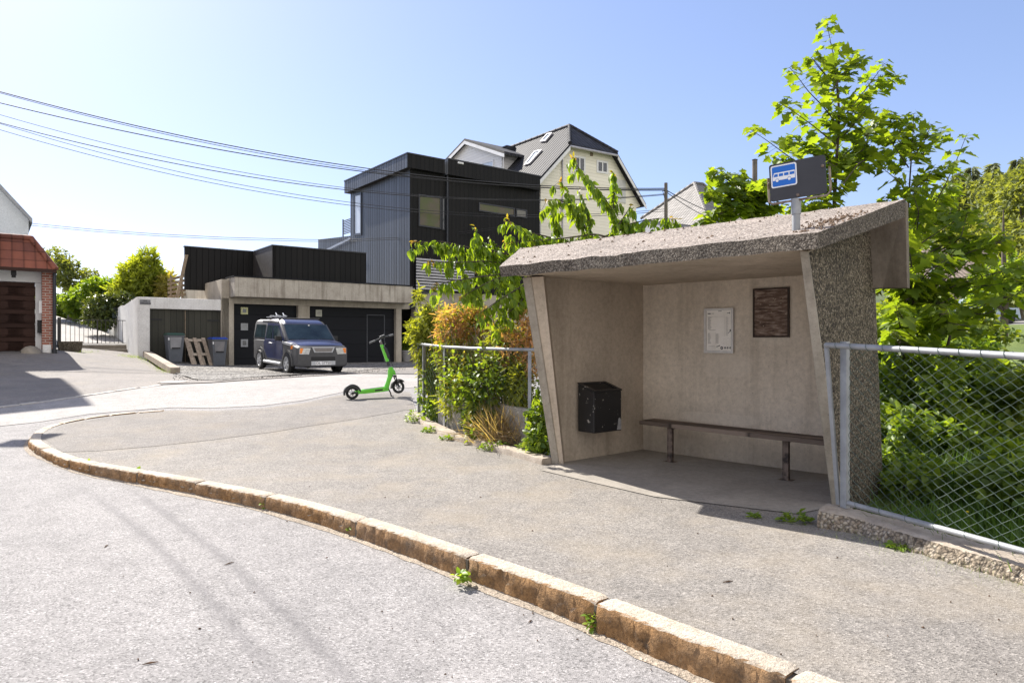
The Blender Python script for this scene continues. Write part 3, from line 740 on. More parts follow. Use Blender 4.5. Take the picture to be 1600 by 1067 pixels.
# ---------------------------------------------------------------- timetable and the weathered board
WB = LB; wdir = (RB-LB).normalized(); wnr = Vector((wdir.y, -wdir.x, 0))   # points out of the wall into the shelter
def wp(u, v, off=0.0): return onwall(u, v, LB+wnr*off, wdir)
M['frame_al'] = plain('aluminium_frame', (.66, .64, .61), (.55, .53, .51), 12, .5, .2)
M['paper'] = plain('timetable_paper', (.90, .86, .80), (.82, .78, .71), 9, .5)
M['ink'] = plain('print_ink', (.10, .10, .11)); M['ink2'] = plain('faded_ink', (.38, .36, .34))
tt = thing('timetable_frame', 'white framed bus timetable on the back wall above the bench', 'timetable', tuple(wp(1125, 516)))
a_, b_ = wp(1102, 482.5), wp(1147.5, 552); W_ = (b_-a_).dot(wdir); H_ = a_.z-b_.z
o = Vector((a_.x, a_.y, b_.z))
s = MB(); fw = .025
for (x, z, w2, h2) in ((0, 0, W_, fw), (0, H_-fw, W_, fw), (0, fw, fw, H_-2*fw), (W_-fw, fw, fw, H_-2*fw)):
    s.box(o+wdir*x+UP*z, wdir*w2, wnr*.035, UP*h2)
fr_ = s.build('frame', M['frame_al'], tt, bevel=.003)
s = MB(); s.box(o+wdir*fw+UP*fw, wdir*(W_-2*fw), wnr*.018, UP*(H_-2*fw)); pp = s.build('poster', M['paper'], tt)
def ink(mb, x, y, w2, h2, off=.0195):
    q = o+wdir*(x*W_)+UP*((1-y)*H_)+wnr*off; mb.poly([q, q+wdir*(w2*W_), q+wdir*(w2*W_)-UP*(h2*H_), q-UP*(h2*H_)])
s = MB(); ri = random.Random(2)
for k in range(19): ink(s, .12, .195+k*.0148, ri.uniform(.07, .13), .006)
for k in range(16): ink(s, .12, .555+k*.0152, ri.uniform(.07, .12), .006)
for k in range(15): ink(s, .40, .57+k*.0148, .09, .006)
for k in range(24): ink(s, .74, .20+k*.0175, ri.uniform(.05, .09), .005)
for k in range(26): ink(s, ri.uniform(.58, .9), ri.uniform(.66, .80), .012, .006)
for (x, y, w2, h2) in ((.10, .185, .58, .003), (.17, .482, .22, .008), (.70, .17, .004, .46), (.39, .53, .004, .27), (.12, .865, .28, .004), (.12, .895, .28, .004), (.14, .835, .22, .006)): ink(s, x, y, w2, h2)
s.build('timetable_print', M['ink2'], pp)
s = MB()
ink(s, .12, .105, .10, .022); ink(s, .235, .11, .10, .008); ink(s, .48, .06, .12, .012); ink(s, .78, .105, .08, .012); ink(s, .86, .09, .02, .04)
for (x, y, r_) in ((.60, .885, .05), (.715, .88, .033), (.80, .88, .033), (.89, .88, .033)):
    q = o+wdir*(x*W_)+UP*((1-y)*H_)+wnr*.0195; s.poly([q+wdir*math.cos(t)*r_*W_+UP*math.sin(t)*r_*W_ for t in np.linspace(0, 6.283, 20)[:-1]])
q = o+wdir*(.86*W_)+UP*(.5*H_)+wnr*.02
s.poly([q, q+wdir*.012+UP*.018, q+wdir*.022-UP*.004, q-wdir*.012-UP*.028, q-wdir*.02-UP*.026, q+wdir*.008-UP*.008]); 
q = o+wdir*(.41*W_)+UP*(.145*H_)+wnr*.02; s.poly([q, q+wdir*.045+UP*.018, q+wdir*.05+UP*.010, q+wdir*.006-UP*.006])
s.build('logo_marks', M['ink'], pp)
s = MB(); q = lambda x, y, off=.020: o+wdir*(x*W_)+UP*((1-y)*H_)+wnr*off
for (x, y, r_) in ((.60, .885, .022), (.715, .88, .012), (.80, .88, .012), (.89, .88, .012)): s.poly([q(x, y)+wdir*math.cos(t)*r_*W_*1.2+UP*math.sin(t)*r_*W_*.5 for t in np.linspace(0, 6.283, 10)[:-1]])
s.build('logo_centres', M['paper'], pp)
M['plywood'], nt, b, _ = newmat('weathered_plywood'); b.inputs['Roughness'].default_value = .85
w = worldpos(nt); mp = N(nt, 'ShaderNodeMapping'); mp.inputs['Scale'].default_value = (6, 6, 32); nt.links.new(w, mp.inputs[0])
f = noise(nt, mp.outputs[0], 1.4, 6, .7); c = ramp(nt, f, [(.36, (.055, .034, .025)), (.48, (.14, .09, .066)), (.58, (.24, .175, .14)), (.7, (.40, .33, .28))])
nt.links.new(c, b.inputs['Base Color']); bump(nt, b, f, .8, .005)
nb = thing('notice_board', 'bare weathered brown plywood board beside the timetable', 'notice board', tuple(wp(1206, 488)))
a_, b_ = wp(1178.5, 452), wp(1234, 526.5); w2 = (b_-a_).dot(wdir); h2 = a_.z-b_.z; o3 = Vector((a_.x, a_.y, b_.z))
s = MB(); s.box(o3, wdir*w2, wnr*.022, UP*h2); s.build('board', M['plywood'], nb, bevel=.003)
s = MB(); sw_ = .016
for (x, z, ww, hh) in ((-.003, -.003, w2+.006, sw_), (-.003, h2-sw_+.003, w2+.006, sw_), (-.003, sw_-.003, sw_, h2-2*sw_+.006), (w2-sw_+.003, sw_-.003, sw_, h2-2*sw_+.006)):
    s.box(o3+wdir*x+UP*z+wnr*.001, wdir*ww, wnr*.030, UP*hh)
s.build('edge_strip', plain('dark_strip', (.05, .032, .024), (.03, .02, .015), 20, .8), nb)
s = MB()
for k in range(14):
    x, z = ri.uniform(.08, .92)*w2, ri.choice([ri.uniform(.68, .82), ri.uniform(.08, .95)])*h2
    s.lathe([(.006, 0), (.004, .005), (.0, .006)], o3+wdir*x+UP*z+wnr*.021, wnr, 8)
s.build('tacks', plain('pale_tack', (.5, .42, .33)), nb)
# ---------------------------------------------------------------- bus stop sign on the roof
M['galv'] = plain('galvanised_steel', (.34, .35, .36), (.24, .25, .26), 7, .55, .3)
M['galv_dull'] = plain('dull_galvanised', (.33, .335, .34), (.24, .245, .25), 9, .55, .5)
sg = thing('bus_stop_sign', 'blue and black bus stop sign on a stub pole above the shelter roof', 'bus stop sign', tuple(P(1244, 358, 5.25)))
pb = P(1244, 362, 5.25); pm = P(1244, 334, 5.25); ptop = P(1244, 311, 5.25)
s = MB(); s.lathe([(.030, -.06), (.030, (pm-pb).z)], pb, n=20); s.lathe([(.036, (pm-pb).z-.005), (.037, (ptop-pb).z), (.02, (ptop-pb).z+.004)], pb, n=20)
s.build('pole', M['galv'], sg, smooth=40)
# panel is turned towards the road: left edge nearer the street
SD = Vector((.80, -.60, 0)); SN = Vector((SD.y, -SD.x, 0))
cN = P(1246, 283, 5.22)
def sp_(u, v, off=0.0): return onwall(u, v, cN+SN*off, SD)
tl, tr, brr, bll = sp_(1203, 258.5), sp_(1290, 241), sp_(1291.5, 301.5), sp_(1202.5, 316)
Wd = (tr-tl).dot(SD); 
pl = [tl, tr, brr, bll]; cc = sum(pl, Vector())/4
# straighten to a true rectangle
hw = ((tr-tl).dot(SD)+(brr-bll).dot(SD))/4; hh = ((tl.z-bll.z)+(tr.z-brr.z))/4
tilt = ((tr.z-tl.z)+(brr.z-bll.z))/(4*hw)
SX = (SD+UP*tilt).normalized(); SU = (UP-SX*UP.dot(SX)).normalized(); SNN = SX.cross(SU)
def rrect(c, w2, h2, r, n=4):
    out = []
    for (sx, sy, a0) in ((1, 1, 0), (-1, 1, 90), (-1, -1, 180), (1, -1, 270)):
        for k in range(n+1):
            a = R(a0+90*k/n); out.append(c+SX*(sx*(w2-r)+r*math.cos(a))+SU*(sy*(h2-r)+r*math.sin(a)))
    return out
M['sign_black'] = plain('sign_dark_face', (.035, .035, .040), (.028, .028, .032), 6, .55); M['sign_blue'] = plain('sign_blue', (.0, .125, .52), (.0, .115, .48), 4, .35); M['sign_white'] = plain('sign_white', (.80, .80, .80), (.74, .74, .75), 6, .35)
s = MB(); s.prism(rrect(cc, hw, hh, .018), SNN*-.008); pnl = s.build('panel', M['sign_black'], sg)
s = MB()
n_ = rrect(cc-SNN*.012, hw+.004, hh+.004, .02)
fr2 = [cc+SX*(-hw-.012)+SU*(hh*.32), cc+SX*(-hw-.012)+SU*(-hh+.0), cc+SX*(-hw+.015)+SU*(-hh-.016), cc+SX*(hw-.0)+SU*(-hh-.016), cc+SX*(hw+.025)+SU*(-hh+.012), cc+SX*(hw+.025)+SU*(hh*.35)]
s.tube([p-SNN*.008 for p in fr2], .009, 10)
s.build('bracket', plain('rusty_bracket', (.30, .25, .20), (.13, .08, .05), 16, .6, .4, stops=(.4, .6)), sg, smooth=50)
s = MB()
for (x, y) in ((-hw-.002, -.0*hh), (hw-.02, .42*hh), (0, -hh+.02)): s.lathe([(.012, -.004), (.012, .008), (.006, .012), (.0, .013)], cc+SX*x+SU*y, SNN, 10)
s.build('bolt', M['rust'], sg)
# blue pictogram field
bcx, bcy, bw2, bh2 = -hw*.47, hh*.305, hw*.47, hh*.60
pc = cc+SX*bcx+SU*bcy
s = MB(); s.poly(rrect(pc+SNN*.0015, bw2, bh2, .016)); s.build('white_border', M['sign_white'], sg)
s = MB(); s.poly(rrect(pc+SNN*.003, bw2-.010, bh2-.010, .010)); pic = s.build('blue_field', M['sign_blue'], sg)
def pp2(x, y, off=.0045): return pc+SX*(x*bw2)+SU*(y*bh2)+SNN*off
s = MB(); s.poly([pp2(-.86, -.36), pp2(-.86, -.05), pp2(-.74, .33), pp2(.86, .33), pp2(.86, -.36)])
for wx in (-.52, .42): s.poly([pp2(wx, -.36, .0048)+SX*math.cos(t)*.118*bw2+SU*math.sin(t)*.118*bw2 for t in np.linspace(0, 6.283, 24)[:-1]])
s.build('bus_symbol', M['sign_white'], pic)
s = MB()
for (x0, x1) in ((-.37, -.04), (.04, .38), (.46, .82)): s.poly([pp2(x0, -.03, .0055), pp2(x1, -.03, .0055), pp2(x1, .22, .0055), pp2(x0, .22, .0055)])
s.poly([pp2(-.79, -.03, .0055), pp2(-.45, -.03, .0055), pp2(-.45, .22, .0055), pp2(-.70, .22, .0055)])
for wx in (-.52, .42):
    ring = [(math.cos(t), math.sin(t)) for t in np.linspace(-.25, math.pi+.25, 18)]
    o_ = [pp2(wx, -.36, .0055)+SX*cx_*.145*bw2+SU*sy_*.145*bw2 for cx_, sy_ in ring]; i_ = [pp2(wx, -.36, .0055)+SX*cx_*.118*bw2+SU*sy_*.118*bw2 for cx_, sy_ in ring]
    for k in range(len(ring)-1): s.poly([o_[k], o_[k+1], i_[k+1], i_[k]])
s.build('bus_windows', M['sign_blue'], pic)

# bits blown about: twigs, grit and dry leaves on the paving, moss and litter on the roof
M['debris'] = plain('brown_debris', (.16, .09, .05), (.07, .045, .03), 30, .9)
s = MB(); rd_ = random.Random(12)
for k in range(85):
    u, v = rd_.uniform(150, 1580), rd_.uniform(690, 1060); q = gp(u, v)
    q.z = G(q.x, q.y)+.014
    if not inpoly(q.x, q.y, [(p[0], p[1]) for p in sw]): q.z -= KH(q.y)+.011
    a0_ = rd_.random()*6.28; L = rd_.uniform(.003, .010) if k > 6 else rd_.uniform(.02, .045); d_ = Vector((math.cos(a0_), math.sin(a0_), 0)); n_ = Vector((-d_.y, d_.x, 0)); w_ = rd_.uniform(.2, .5)*L if k > 6 else .003
    s.hexa([q-d_*L, q+n_*w_, q+d_*L, q-n_*w_], [q-d_*L*.8+UP*.003, q+n_*w_*.7+UP*.008, q+d_*L*.8+UP*.004, q-n_*w_*.7+UP*.006])
tag(s.build('path_litter', M['debris']), 'scattered twigs and dark specks on the paving', 'litter', kind='stuff')
s = MB(); rn_ = (FRt-FLt).cross(BRt-FRt).normalized(); rn_ = rn_ if rn_.z > 0 else -rn_
for k in range(190):
    t, q = rd_.random(), rd_.random()
    if k < 120: t, q = min(1, max(0, rd_.gauss(.955, .03))), min(.95, max(.05, rd_.gauss(.32, .14)))
    elif k < 160: q = rd_.uniform(.85, .99)
    p = FLt.lerp(FRt, t).lerp(BLt.lerp(BRt, t), q)+rn_*.004; a0_ = rd_.random()*6.28; d_ = Vector((math.cos(a0_), math.sin(a0_), 0)); d_ = (d_-rn_*d_.dot(rn_)).normalized(); n_ = rn_.cross(d_); L = rd_.uniform(.006, .024)
    s.hexa([p-d_*L, p+n_*L*.5, p+d_*L, p-n_*L*.5], [p-d_*L*.7+rn_*.006, p+n_*L*.35+rn_*.014, p+d_*L*.7+rn_*.006, p-n_*L*.35+rn_*.010])
tag(s.build('roof_litter', plain('roof_moss', (.20, .13, .085), (.11, .08, .055), 30, .95)), 'brown moss and leaf litter lying on the shelter roof by the sign pole', 'litter', kind='stuff')
# ================================================================ right-hand fence, its low wall
M['rubble'] = pebble('rough_wall_concrete', [(.24, .19, .14), (.30, .245, .18), (.36, .295, .22), (.41, .345, .265), (.48, .42, .34)], 46, .012)
M['wall_top'] = concrete('wall_top', (.46, .40, .33), (.30, .25, .20), 5, bd=.006)
fb = [gp(u, v) for u, v in ((1276, 827), (1342, 838.5), (1412, 862), (1519, 895), (1600, 919), (1720, 954))]
ft = [P(1279, 797, fb[0].y+.03), P(1345, 812, fb[1].y+.05), P(1416, 836, fb[2].y+.05), P(1523, 866, fb[3].y+.04), P(1603, 888, fb[4].y+.04), P(1722, 922, fb[5].y+.04)]
for p in ft: p.z = max(.10, min(.15, p.z))
def perp(i, L): 
    t = L[min(i+1, len(L)-1)]-L[max(i-1, 0)]; t.z = 0; t.normalize(); return Vector((-t.y, t.x, 0))
lw = thing('low_wall', 'low rough concrete kerb wall carrying the chain link fence right of the shelter', 'low wall', tuple(fb[1]))
rw = random.Random(9); rings = []
fb2, ft2 = [], []
for k in range(len(fb)-1):
    for q in range(16):
        fb2.append(fb[k].lerp(fb[k+1], q/16)); ft2.append(ft[k].lerp(ft[k+1], q/16))
for i in range(len(fb2)):
    n = perp(i, fb2); b_, t_ = fb2[i], ft2[i]; e = lambda m: rw.uniform(-m, m)
    rings.append([up(b_+n*e(.012), -.08), b_.lerp(t_, .35)+n*e(.016), b_.lerp(t_, .75)+n*e(.014), t_+n*e(.01), t_+n*.035+UP*(.012+e(.004)), t_+n*.17+UP*(.016+e(.004)), t_+n*.24+UP*(.005+e(.006)), up(t_+n*.26, -.5)])
mb = MB(); mb.loft(rings)
for i in range((len(rings)-1)*8): mb.m[i] = 1 if i % 8 in (3, 4, 5) else 0
mb.build('wall_body', [M['rubble'], M['wall_top']], lw, smooth=60)
rfence = thing('chain_link_fence', 'galvanised chain link fence on the low wall right of the shelter', 'fence', tuple(ft[1]))
post_b = P(1319, 793, 4.98); post_t = P(1319, 536, 4.98)
r0, r1 = P(1291, 539, 5.02), P(1612, 557.5, 3.71); rdirf = (r1-r0); r1 = r0+rdirf*1.6
b0f, b1f = P(1326, 786, 4.94), P(1612, 865, 3.71); b1f = b0f+(b1f-b0f)*1.7
s = MB(); fd = (r1-r0); fd.z = 0; fd.normalize(); fnv = Vector((fd.y, -fd.x, 0))
if fnv.y > 0: fnv = -fnv
def angle_post(s, pb_, pt_, ax, nr, w_=.055, th=.006):
    h = pt_-pb_; s.box(pb_, ax*w_, nr*th, h); s.box(pb_+nr*(th+.0005), ax*th, nr*w_*.9, h)
s.box(post_b-fd*.03, fd*.055, fnv*.006, post_t-post_b+UP*.012); s.box(post_b-fd*.03-fnv*.048, fd*.006, fnv*.047, post_t-post_b+UP*.012); s.box(post_b+fd*.019-fnv*.028, fd*.006, fnv*.027, post_t-post_b+UP*.012)
s.build('post', M['galv'], rfence)
s = MB(); s.box(r1-UP*1.3+fd*.01, fd*.055, fnv*.006, UP*1.32); s.box(r1-UP*1.3+fd*.01-fnv*.048, fd*.006, fnv*.047, UP*1.32); s.build('post', M['galv'], rfence)
s = MB(); lb_, lt_ = P(1309, 788, 5.03), P(1290, 537, 5.03)
s.box(lb_-fd*.012, fd*.032, fnv*.005, lt_-lb_); s.box(lb_-fd*.012-fnv*.04, fd*.005, fnv*.039, lt_-lb_)
s.build('brace', M['galv'], rfence)
s = MB(); s.tube([r0, r0.lerp(r1, .3)+UP*.001, r1], .0205, 12); s.build('top_rail', M['galv'], rfence, smooth=60)
s = MB(); s.tube([b0f, b0f.lerp(b1f, .4)+UP*.002, b1f], .019, 12); s.build('bottom_rail', M['galv'], rfence, smooth=60)
M['wire_green'] = plain('coated_wire', (.045, .08, .062), (.10, .135, .115), 5, .6)
def chain_mesh(a0, a1, c0, c1, pitch, rad, nv, slack=0., seed=1, sag=0.):
    """interlocked zigzag wires; a = top line, c = bottom line"""
    s = MB(); rr_ = random.Random(seed); ln = (a1-a0).length; n = int(ln/pitch)
    nrm = (a1-a0).cross(UP).normalized()
    for i in range(n+1):
        pts = []
        for j in range(nv*2+1):
            t = i/n+(pitch*.5/ln)*(1 if (j+i) % 2 else -1)
            f = j/(nv*2); tt_ = min(max(t, 0), 1)
            p = a0.lerp(a1, tt_).lerp(c0.lerp(c1, tt_), f)
            p = p+nrm*(slack*math.sin(tt_*5+f*3)*f+(.003 if j % 2 else -.003))
            low = max(0, tt_-.25)*sag*f*f
            p.z += low*(1-f*.3)
            pts.append(p)
        s.tube(pts, rad, 4, cap=False)
    return s
cm = chain_mesh(r0.lerp(r1, .09)-UP*.018, r1-UP*.018, b0f+UP*.018, b1f+UP*.02, .046, .0022, 16, .012, 1, .05)
cm.build('mesh', M['wire_green'], rfence)
s = MB()
for k in range(16):
    p = r0.lerp(r1, .04+.058*k); rp = [p+UP*math.cos(t)*.0235+fnv*math.sin(t)*.0235+fd*t*.007 for t in np.linspace(0, 6.6, 12)]; s.tube(rp, .0018, 4)
for k in range(10):
    p = b0f.lerp(b1f, .03+.095*k); rp = [p+UP*math.cos(t)*.022+fnv*math.sin(t)*.022+fd*t*.009 for t in np.linspace(0, 6.6, 12)]; s.tube(rp, .0016, 4)
tie = s.build('tie_wire', M['wire_green'], rfence)
# ================================================================ left fence and kerb edging, concrete blocks
lf_pts = [P(653, 537, 10.75), P(661, 538.2, 10.35), P(694, 542, 9.55), P(740, 544.5, 8.8), P(828, 546.5, 8.1), P(868, 547.5, 7.72)]
lfence = thing('chain_link_fence', 'grey pipe rail fence with wire mesh curving along the hedge left of the shelter', 'fence', (-.5, 9.0, 0))
s = MB(); s.tube(lf_pts, .020, 12); s.build('top_rail', M['galv_dull'], lfence, smooth=60)
for (i, wv) in ((0, .045), (1, .048), (2, .055), (4, .055)):
    t = lf_pts[i]; tn = (lf_pts[min(i+1, 5)]-lf_pts[max(i-1, 0)]); tn.z = 0; tn.normalize(); nn = Vector((tn.y, -tn.x, 0))
    f = Vector((t.x, t.y, G(t.x, t.y)-.02)); s = MB(); s.box(f-tn*wv/2, tn*wv, nn*.006, UP*(t.z+.012-f.z)); s.box(f-tn*wv/2-nn*.045, tn*.006, nn*.044, UP*(t.z+.012-f.z))
    s.build('post', M['galv_dull'], lfence)
ms = MB()
for a_, b_ in zip(lf_pts, lf_pts[1:]):
    zz = lambda p: Vector((p.x, p.y, G(p.x, p.y)+.10))
    c_ = chain_mesh(a_-UP*.02, b_-UP*.02, zz(a_), zz(b_), .055, .0014, 11, .0, 4)
    k0 = len(ms.v); ms.v += c_.v; ms.f += [[i+k0 for i in f] for f in c_.f]; ms.m += c_.m
ms.build('mesh', M['wire_green'], lfence)
edge_px = [(640, 652), (652, 661), (672, 673), (700, 687), (740, 698), (795, 713), (846, 728)]
eb = [gp(u, v) for u, v in edge_px]; ee = []
for a_, b_ in zip(eb, eb[1:]):
    for k in range(12): ee.append(a_.lerp(b_, k/12))
ee.append(eb[-1])
for _ in range(6): ee = [ee[0]]+[(ee[i-1]+ee[i]*2+ee[i+1])/4 for i in range(1, len(ee)-1)]+[ee[-1]]
rings = []
for i, p in enumerate(ee):
    n = perp(i, ee); e = lambda m: rw.uniform(-m, m); g0 = G(p.x, p.y)
    rings.append([up(p, g0-.1), up(p+n*e(.006), g0+.045), up(p+n*(.012+e(.005)), g0+.075+e(.005)), up(p+n*.14, g0+.085+e(.005)), up(p+n*.17, g0+.07), up(p+n*.17, g0-.1)])
le = MB(); le.loft(rings); tag(le.build('edging_kerb', M['wall_top'], smooth=50), 'low concrete edging curving under the pipe rail fence and hedge', 'edging')
M['block'] = concrete('block_concrete', (.40, .37, .33), (.29, .265, .235), 2, bd=.003, streak=.3)
for (u0, u1, vt, vb, d0, d1, lab) in ((684, 724, 619, 668, 9.9, 9.25, 'small weathered concrete slab behind the fence post at the hedge foot, beside the trailing ivy'), (765, 830, 628, 690, 9.1, 8.25, 'wider concrete slab at the hedge foot behind dry grass next to the shelter')):
    a_, b_ = P(u0, vb, d0), P(u1, vb, d1); a_.z = b_.z = .02; tp = P(u0, vt, d0).z; n = (b_-a_).cross(UP).normalized()
    s = MB(); s.hexa([a_, b_, b_-n*.10, a_-n*.10], [up(a_, tp), up(b_, tp-.03), up(b_-n*.10, tp-.03), up(a_-n*.10, tp)])
    tag(s.build('concrete_slab', M['block'], bevel=.008), lab, 'concrete slab')

# ================================================================ electric scooter
M['green'] = plain('scooter_green', (.13, .56, .035), (.11, .48, .03), 8, .35, coat=.3); M['rubber'] = plain('rubber', (.018, .018, .019), (.012, .012, .012), 10, .75)
M['blackpl'] = plain('black_plastic', (.022, .022, .024), (.016, .016, .017), 12, .5); M['alloy'] = plain('alloy', (.50, .50, .51), (.40, .40, .42), 12, .35, .7)
sc0 = gp(551, 625); D0 = sc0.y
def S(u, v, dd=0.): return P(u, v, D0+dd)
scooter = thing('electric_scooter', 'bright green electric kick scooter standing on its stand at the footway edge', 'scooter', tuple(sc0))
hd = Vector((.93, .37, 0)).normalized(); sdv = Vector((-hd.y, hd.x, 0))      # heading and its left
def wheel(center, ax, r, wv, parent, label=None):
    ax = ax.normalized(); a = ax.orthogonal().normalized(); b = ax.cross(a)
    t = MB(); prof = []
    for k in range(13):
        q = math.pi*2*k/12; prof.append((r-.026+.026*math.cos(q), .026*math.sin(q)*wv/.026*.5))
    t.lathe(prof, center, ax, 32, cap=False); ty = t.build('tyre', M['rubber'], parent, smooth=60)
    m_ = MB(); m_.lathe([(r-.034, -.014), (r-.044, -.012), (r-.044, .012), (r-.034, .014), (r-.034, -.014)], center, ax, 28, cap=False)
    m_.lathe([(.02, -.03), (.038, -.02), (.038, .02), (.02, .03)], center, ax, 16)
    for k in range(6):
        q = k*math.pi/3; dv = a*math.cos(q)+b*math.sin(q); tv = ax.cross(dv)
        m_.box(center+dv*.03-tv*.009-ax*.006, dv*(r-.07), tv*.018, ax*.012)
    m_.build('rim', M['alloy'], ty, smooth=40)
rc = S(550.3, 613.5, .0); RW = .122; rc.z = G(rc.x, rc.y)+.012+RW
wheel(rc, sdv, RW, .055, scooter)
fc_ = S(622.4, 604.5, .42)
fax = Vector((.52, -.85, .10)).normalized()
wheel(fc_, fax, RW+.004, .055, scooter)
# deck
d0, d1 = S(553, 613.3, .03), S(605, 607, .30)
da = (d1-d0).normalized(); ds = sdv; du = ds.cross(da)*-1
if du.z < 0: du = -du
s = MB(); hw_ = .085
def ring(c, w_, h_, sh=0): return [c+ds*w_-du*h_, c+ds*w_*1.0+du*h_*.6, c+ds*w_*.85+du*h_, c-ds*w_*.85+du*h_, c-ds*w_+du*h_*.6, c-ds*w_-du*h_]
s.loft([ring(d0+da*.0, .045, .020), ring(d0+da*.09, .07, .033), ring(d0+da*.2, hw_, .040), ring(d1-da*.06, hw_, .044), ring(d1+da*.02, .05, .045)])
dk = s.build('deck', M['green'], scooter, bevel=.004)
s = MB(); q0_ = d0+da*.20+du*.0415; q1_ = d1-da*.08+du*.0455; s.poly([q0_+ds*.065, q0_-ds*.065, q1_-ds*.065, q1_+ds*.065]); s.build('grip_mat', M['blackpl'], dk)
s = MB(); q = d0.lerp(d1, .72)-ds*(hw_+.001)-du*.0; s.poly([q-da*.075-du*.018, q+da*.075-du*.018, q+da*.075+du*.012, q-da*.075+du*.012]); s.build('dark_marking', M['blackpl'], dk)
# rear mudguard
s = MB(); rg = []
for k in range(13):
    q = R(-15+k*15.5); dv = -hd*math.cos(q)+UP*math.sin(q); c = rc+dv*(RW+.03)
    rg.append([c+ds*.052, c+ds*.045+dv*.012, c-ds*.045+dv*.012, c-ds*.052, c-ds*.052-dv*.05*(1 if 1 < k < 11 else .3), c-ds*.046-dv*.05*(1 if 1 < k < 11 else .3), c-ds*.046-dv*.002, c+ds*.046-dv*.002, c+ds*.046-dv*.05*(1 if 1 < k < 11 else .3), c+ds*.052-dv*.05*(1 if 1 < k < 11 else .3)])
s.loft(rg); s.build('mudguard', M['blackpl'], scooter, smooth=30)
s = MB(); 
for sg_ in (-1, 1): s.box(rc+ds*sg_*.045-hd*.02-UP*.02-ds*.005, hd*.12+UP*.01, ds*.01, UP*.035)
s.box(rc-hd*.02-ds*.05-UP*.006, hd*.04, ds*.1, UP*.012)
s.build('rear_fork', M['blackpl'], scooter)
# neck: thick green column from the deck to the head tube
nb_, nm, nt_ = S(603.5, 606, .27), S(609.5, 588, .32), S(610.5, 573.5, .33)
def rr4(c, a_, b_, w_, d_): return [c+a_*w_+b_*d_*.5, c+a_*w_*.5+b_*d_, c-a_*w_*.5+b_*d_, c-a_*w_+b_*d_*.5, c-a_*w_-b_*d_*.5, c-a_*w_*.5-b_*d_, c+a_*w_*.5-b_*d_, c+a_*w_-b_*d_*.5]
s = MB(); s.loft([rr4(nb_, hd, ds, .050, .045), rr4(nb_.lerp(nm, .5), hd, ds, .040, .036), rr4(nm, hd, ds, .046, .036), rr4(nm.lerp(nt_, .6)+hd*.012, hd, ds, .06, .036), rr4(nt_, hd, ds, .036, .034)])
s.build('neck', M['green'], scooter, bevel=.003)
s = MB(); s.loft([rr4(S(609, 574, .33), hd, ds, .034, .034), rr4(S(614, 579, .36), hd, ds, .036, .034), rr4(S(616.3, 585.5, .38), hd, ds, .028, .03)]); s.build('head_tube', M['green'], scooter, bevel=.003)
ct = S(607.5, 572, .33); c2 = S(606.2, 565.5, .33); s1_ = S(605.5, 564.5, .33); s2_ = S(596, 538.5, .33); s3_ = S(594.5, 533.5, .33)
s = MB(); s.tube([ct, c2, s1_], [.032, .028, .026], 14); s.build('folding_joint', M['blackpl'], scooter, smooth=50)
st = (s2_-s1_).normalized(); sb_ = ds; sf_ = sb_.cross(st).normalized()
s = MB(); s.loft([rr4(s1_, sf_, sb_, .033, .030), rr4(s2_, sf_, sb_, .029, .027)]); stm = s.build('stem', M['green'], scooter, bevel=.003)
s = MB(); 
q0_ = s1_.lerp(s2_, .15); q1_ = s1_.lerp(s2_, .85); sf2 = sf_ if sf_.x > 0 else -sf_
s.loft([rr4(q0_+sf2*.03, sf_, sb_, .022, .036), rr4(q0_.lerp(q1_, .2)+sf2*.042, sf_, sb_, .034, .038), rr4(q1_.lerp(q0_, .2)+sf2*.038, sf_, sb_, .034, .038), rr4(q1_+sf2*.026, sf_, sb_, .02, .034)]); s.build('battery_pack', M['blackpl'], stm, bevel=.005)
s = MB(); s.tube([s3_-st*.07, s3_+st*.03], .023, 14); s.build('stem_collar', plain('brown_metal', (.20, .17, .15), (.14, .12, .11), 20, .5, .5), scooter, smooth=50)
hb = S(597, 527.5, .33); hl = S(578, 535.5, .10); hr = S(613.5, 523, .55)
s = MB(); s.tube([hl, hl.lerp(hb, .6)-UP*.0, hb, hb.lerp(hr, .4), hr], [.016, .013, .016, .013, .016], 10); bar = s.build('handlebar', M['blackpl'], scooter, smooth=50)
for a_, b_ in ((hl, hb), (hr, hb)):
    s = MB(); s.tube([a_+(a_-b_)*.02, a_.lerp(b_, .38)], [.019, .018], 12); s.build('grip', plain('grip_grey', (.16, .16, .165), (.10, .10, .10), 30, .6), bar, smooth=50)
s = MB(); s.cbox(hb+UP*.02, .13, .09, .05, (hb-hl).normalized(), hd.cross(UP).normalized()*-1); s.build('display', M['blackpl'], bar, bevel=.015)
s = MB(); bd2 = (hb-hl).normalized(); s.tube([hb-bd2*.08-UP*.02+hd*.03, hb-bd2*.13-UP*.045+hd*.05], .01, 8); s.build('brake_lever', M['alloy'], bar, smooth=50)
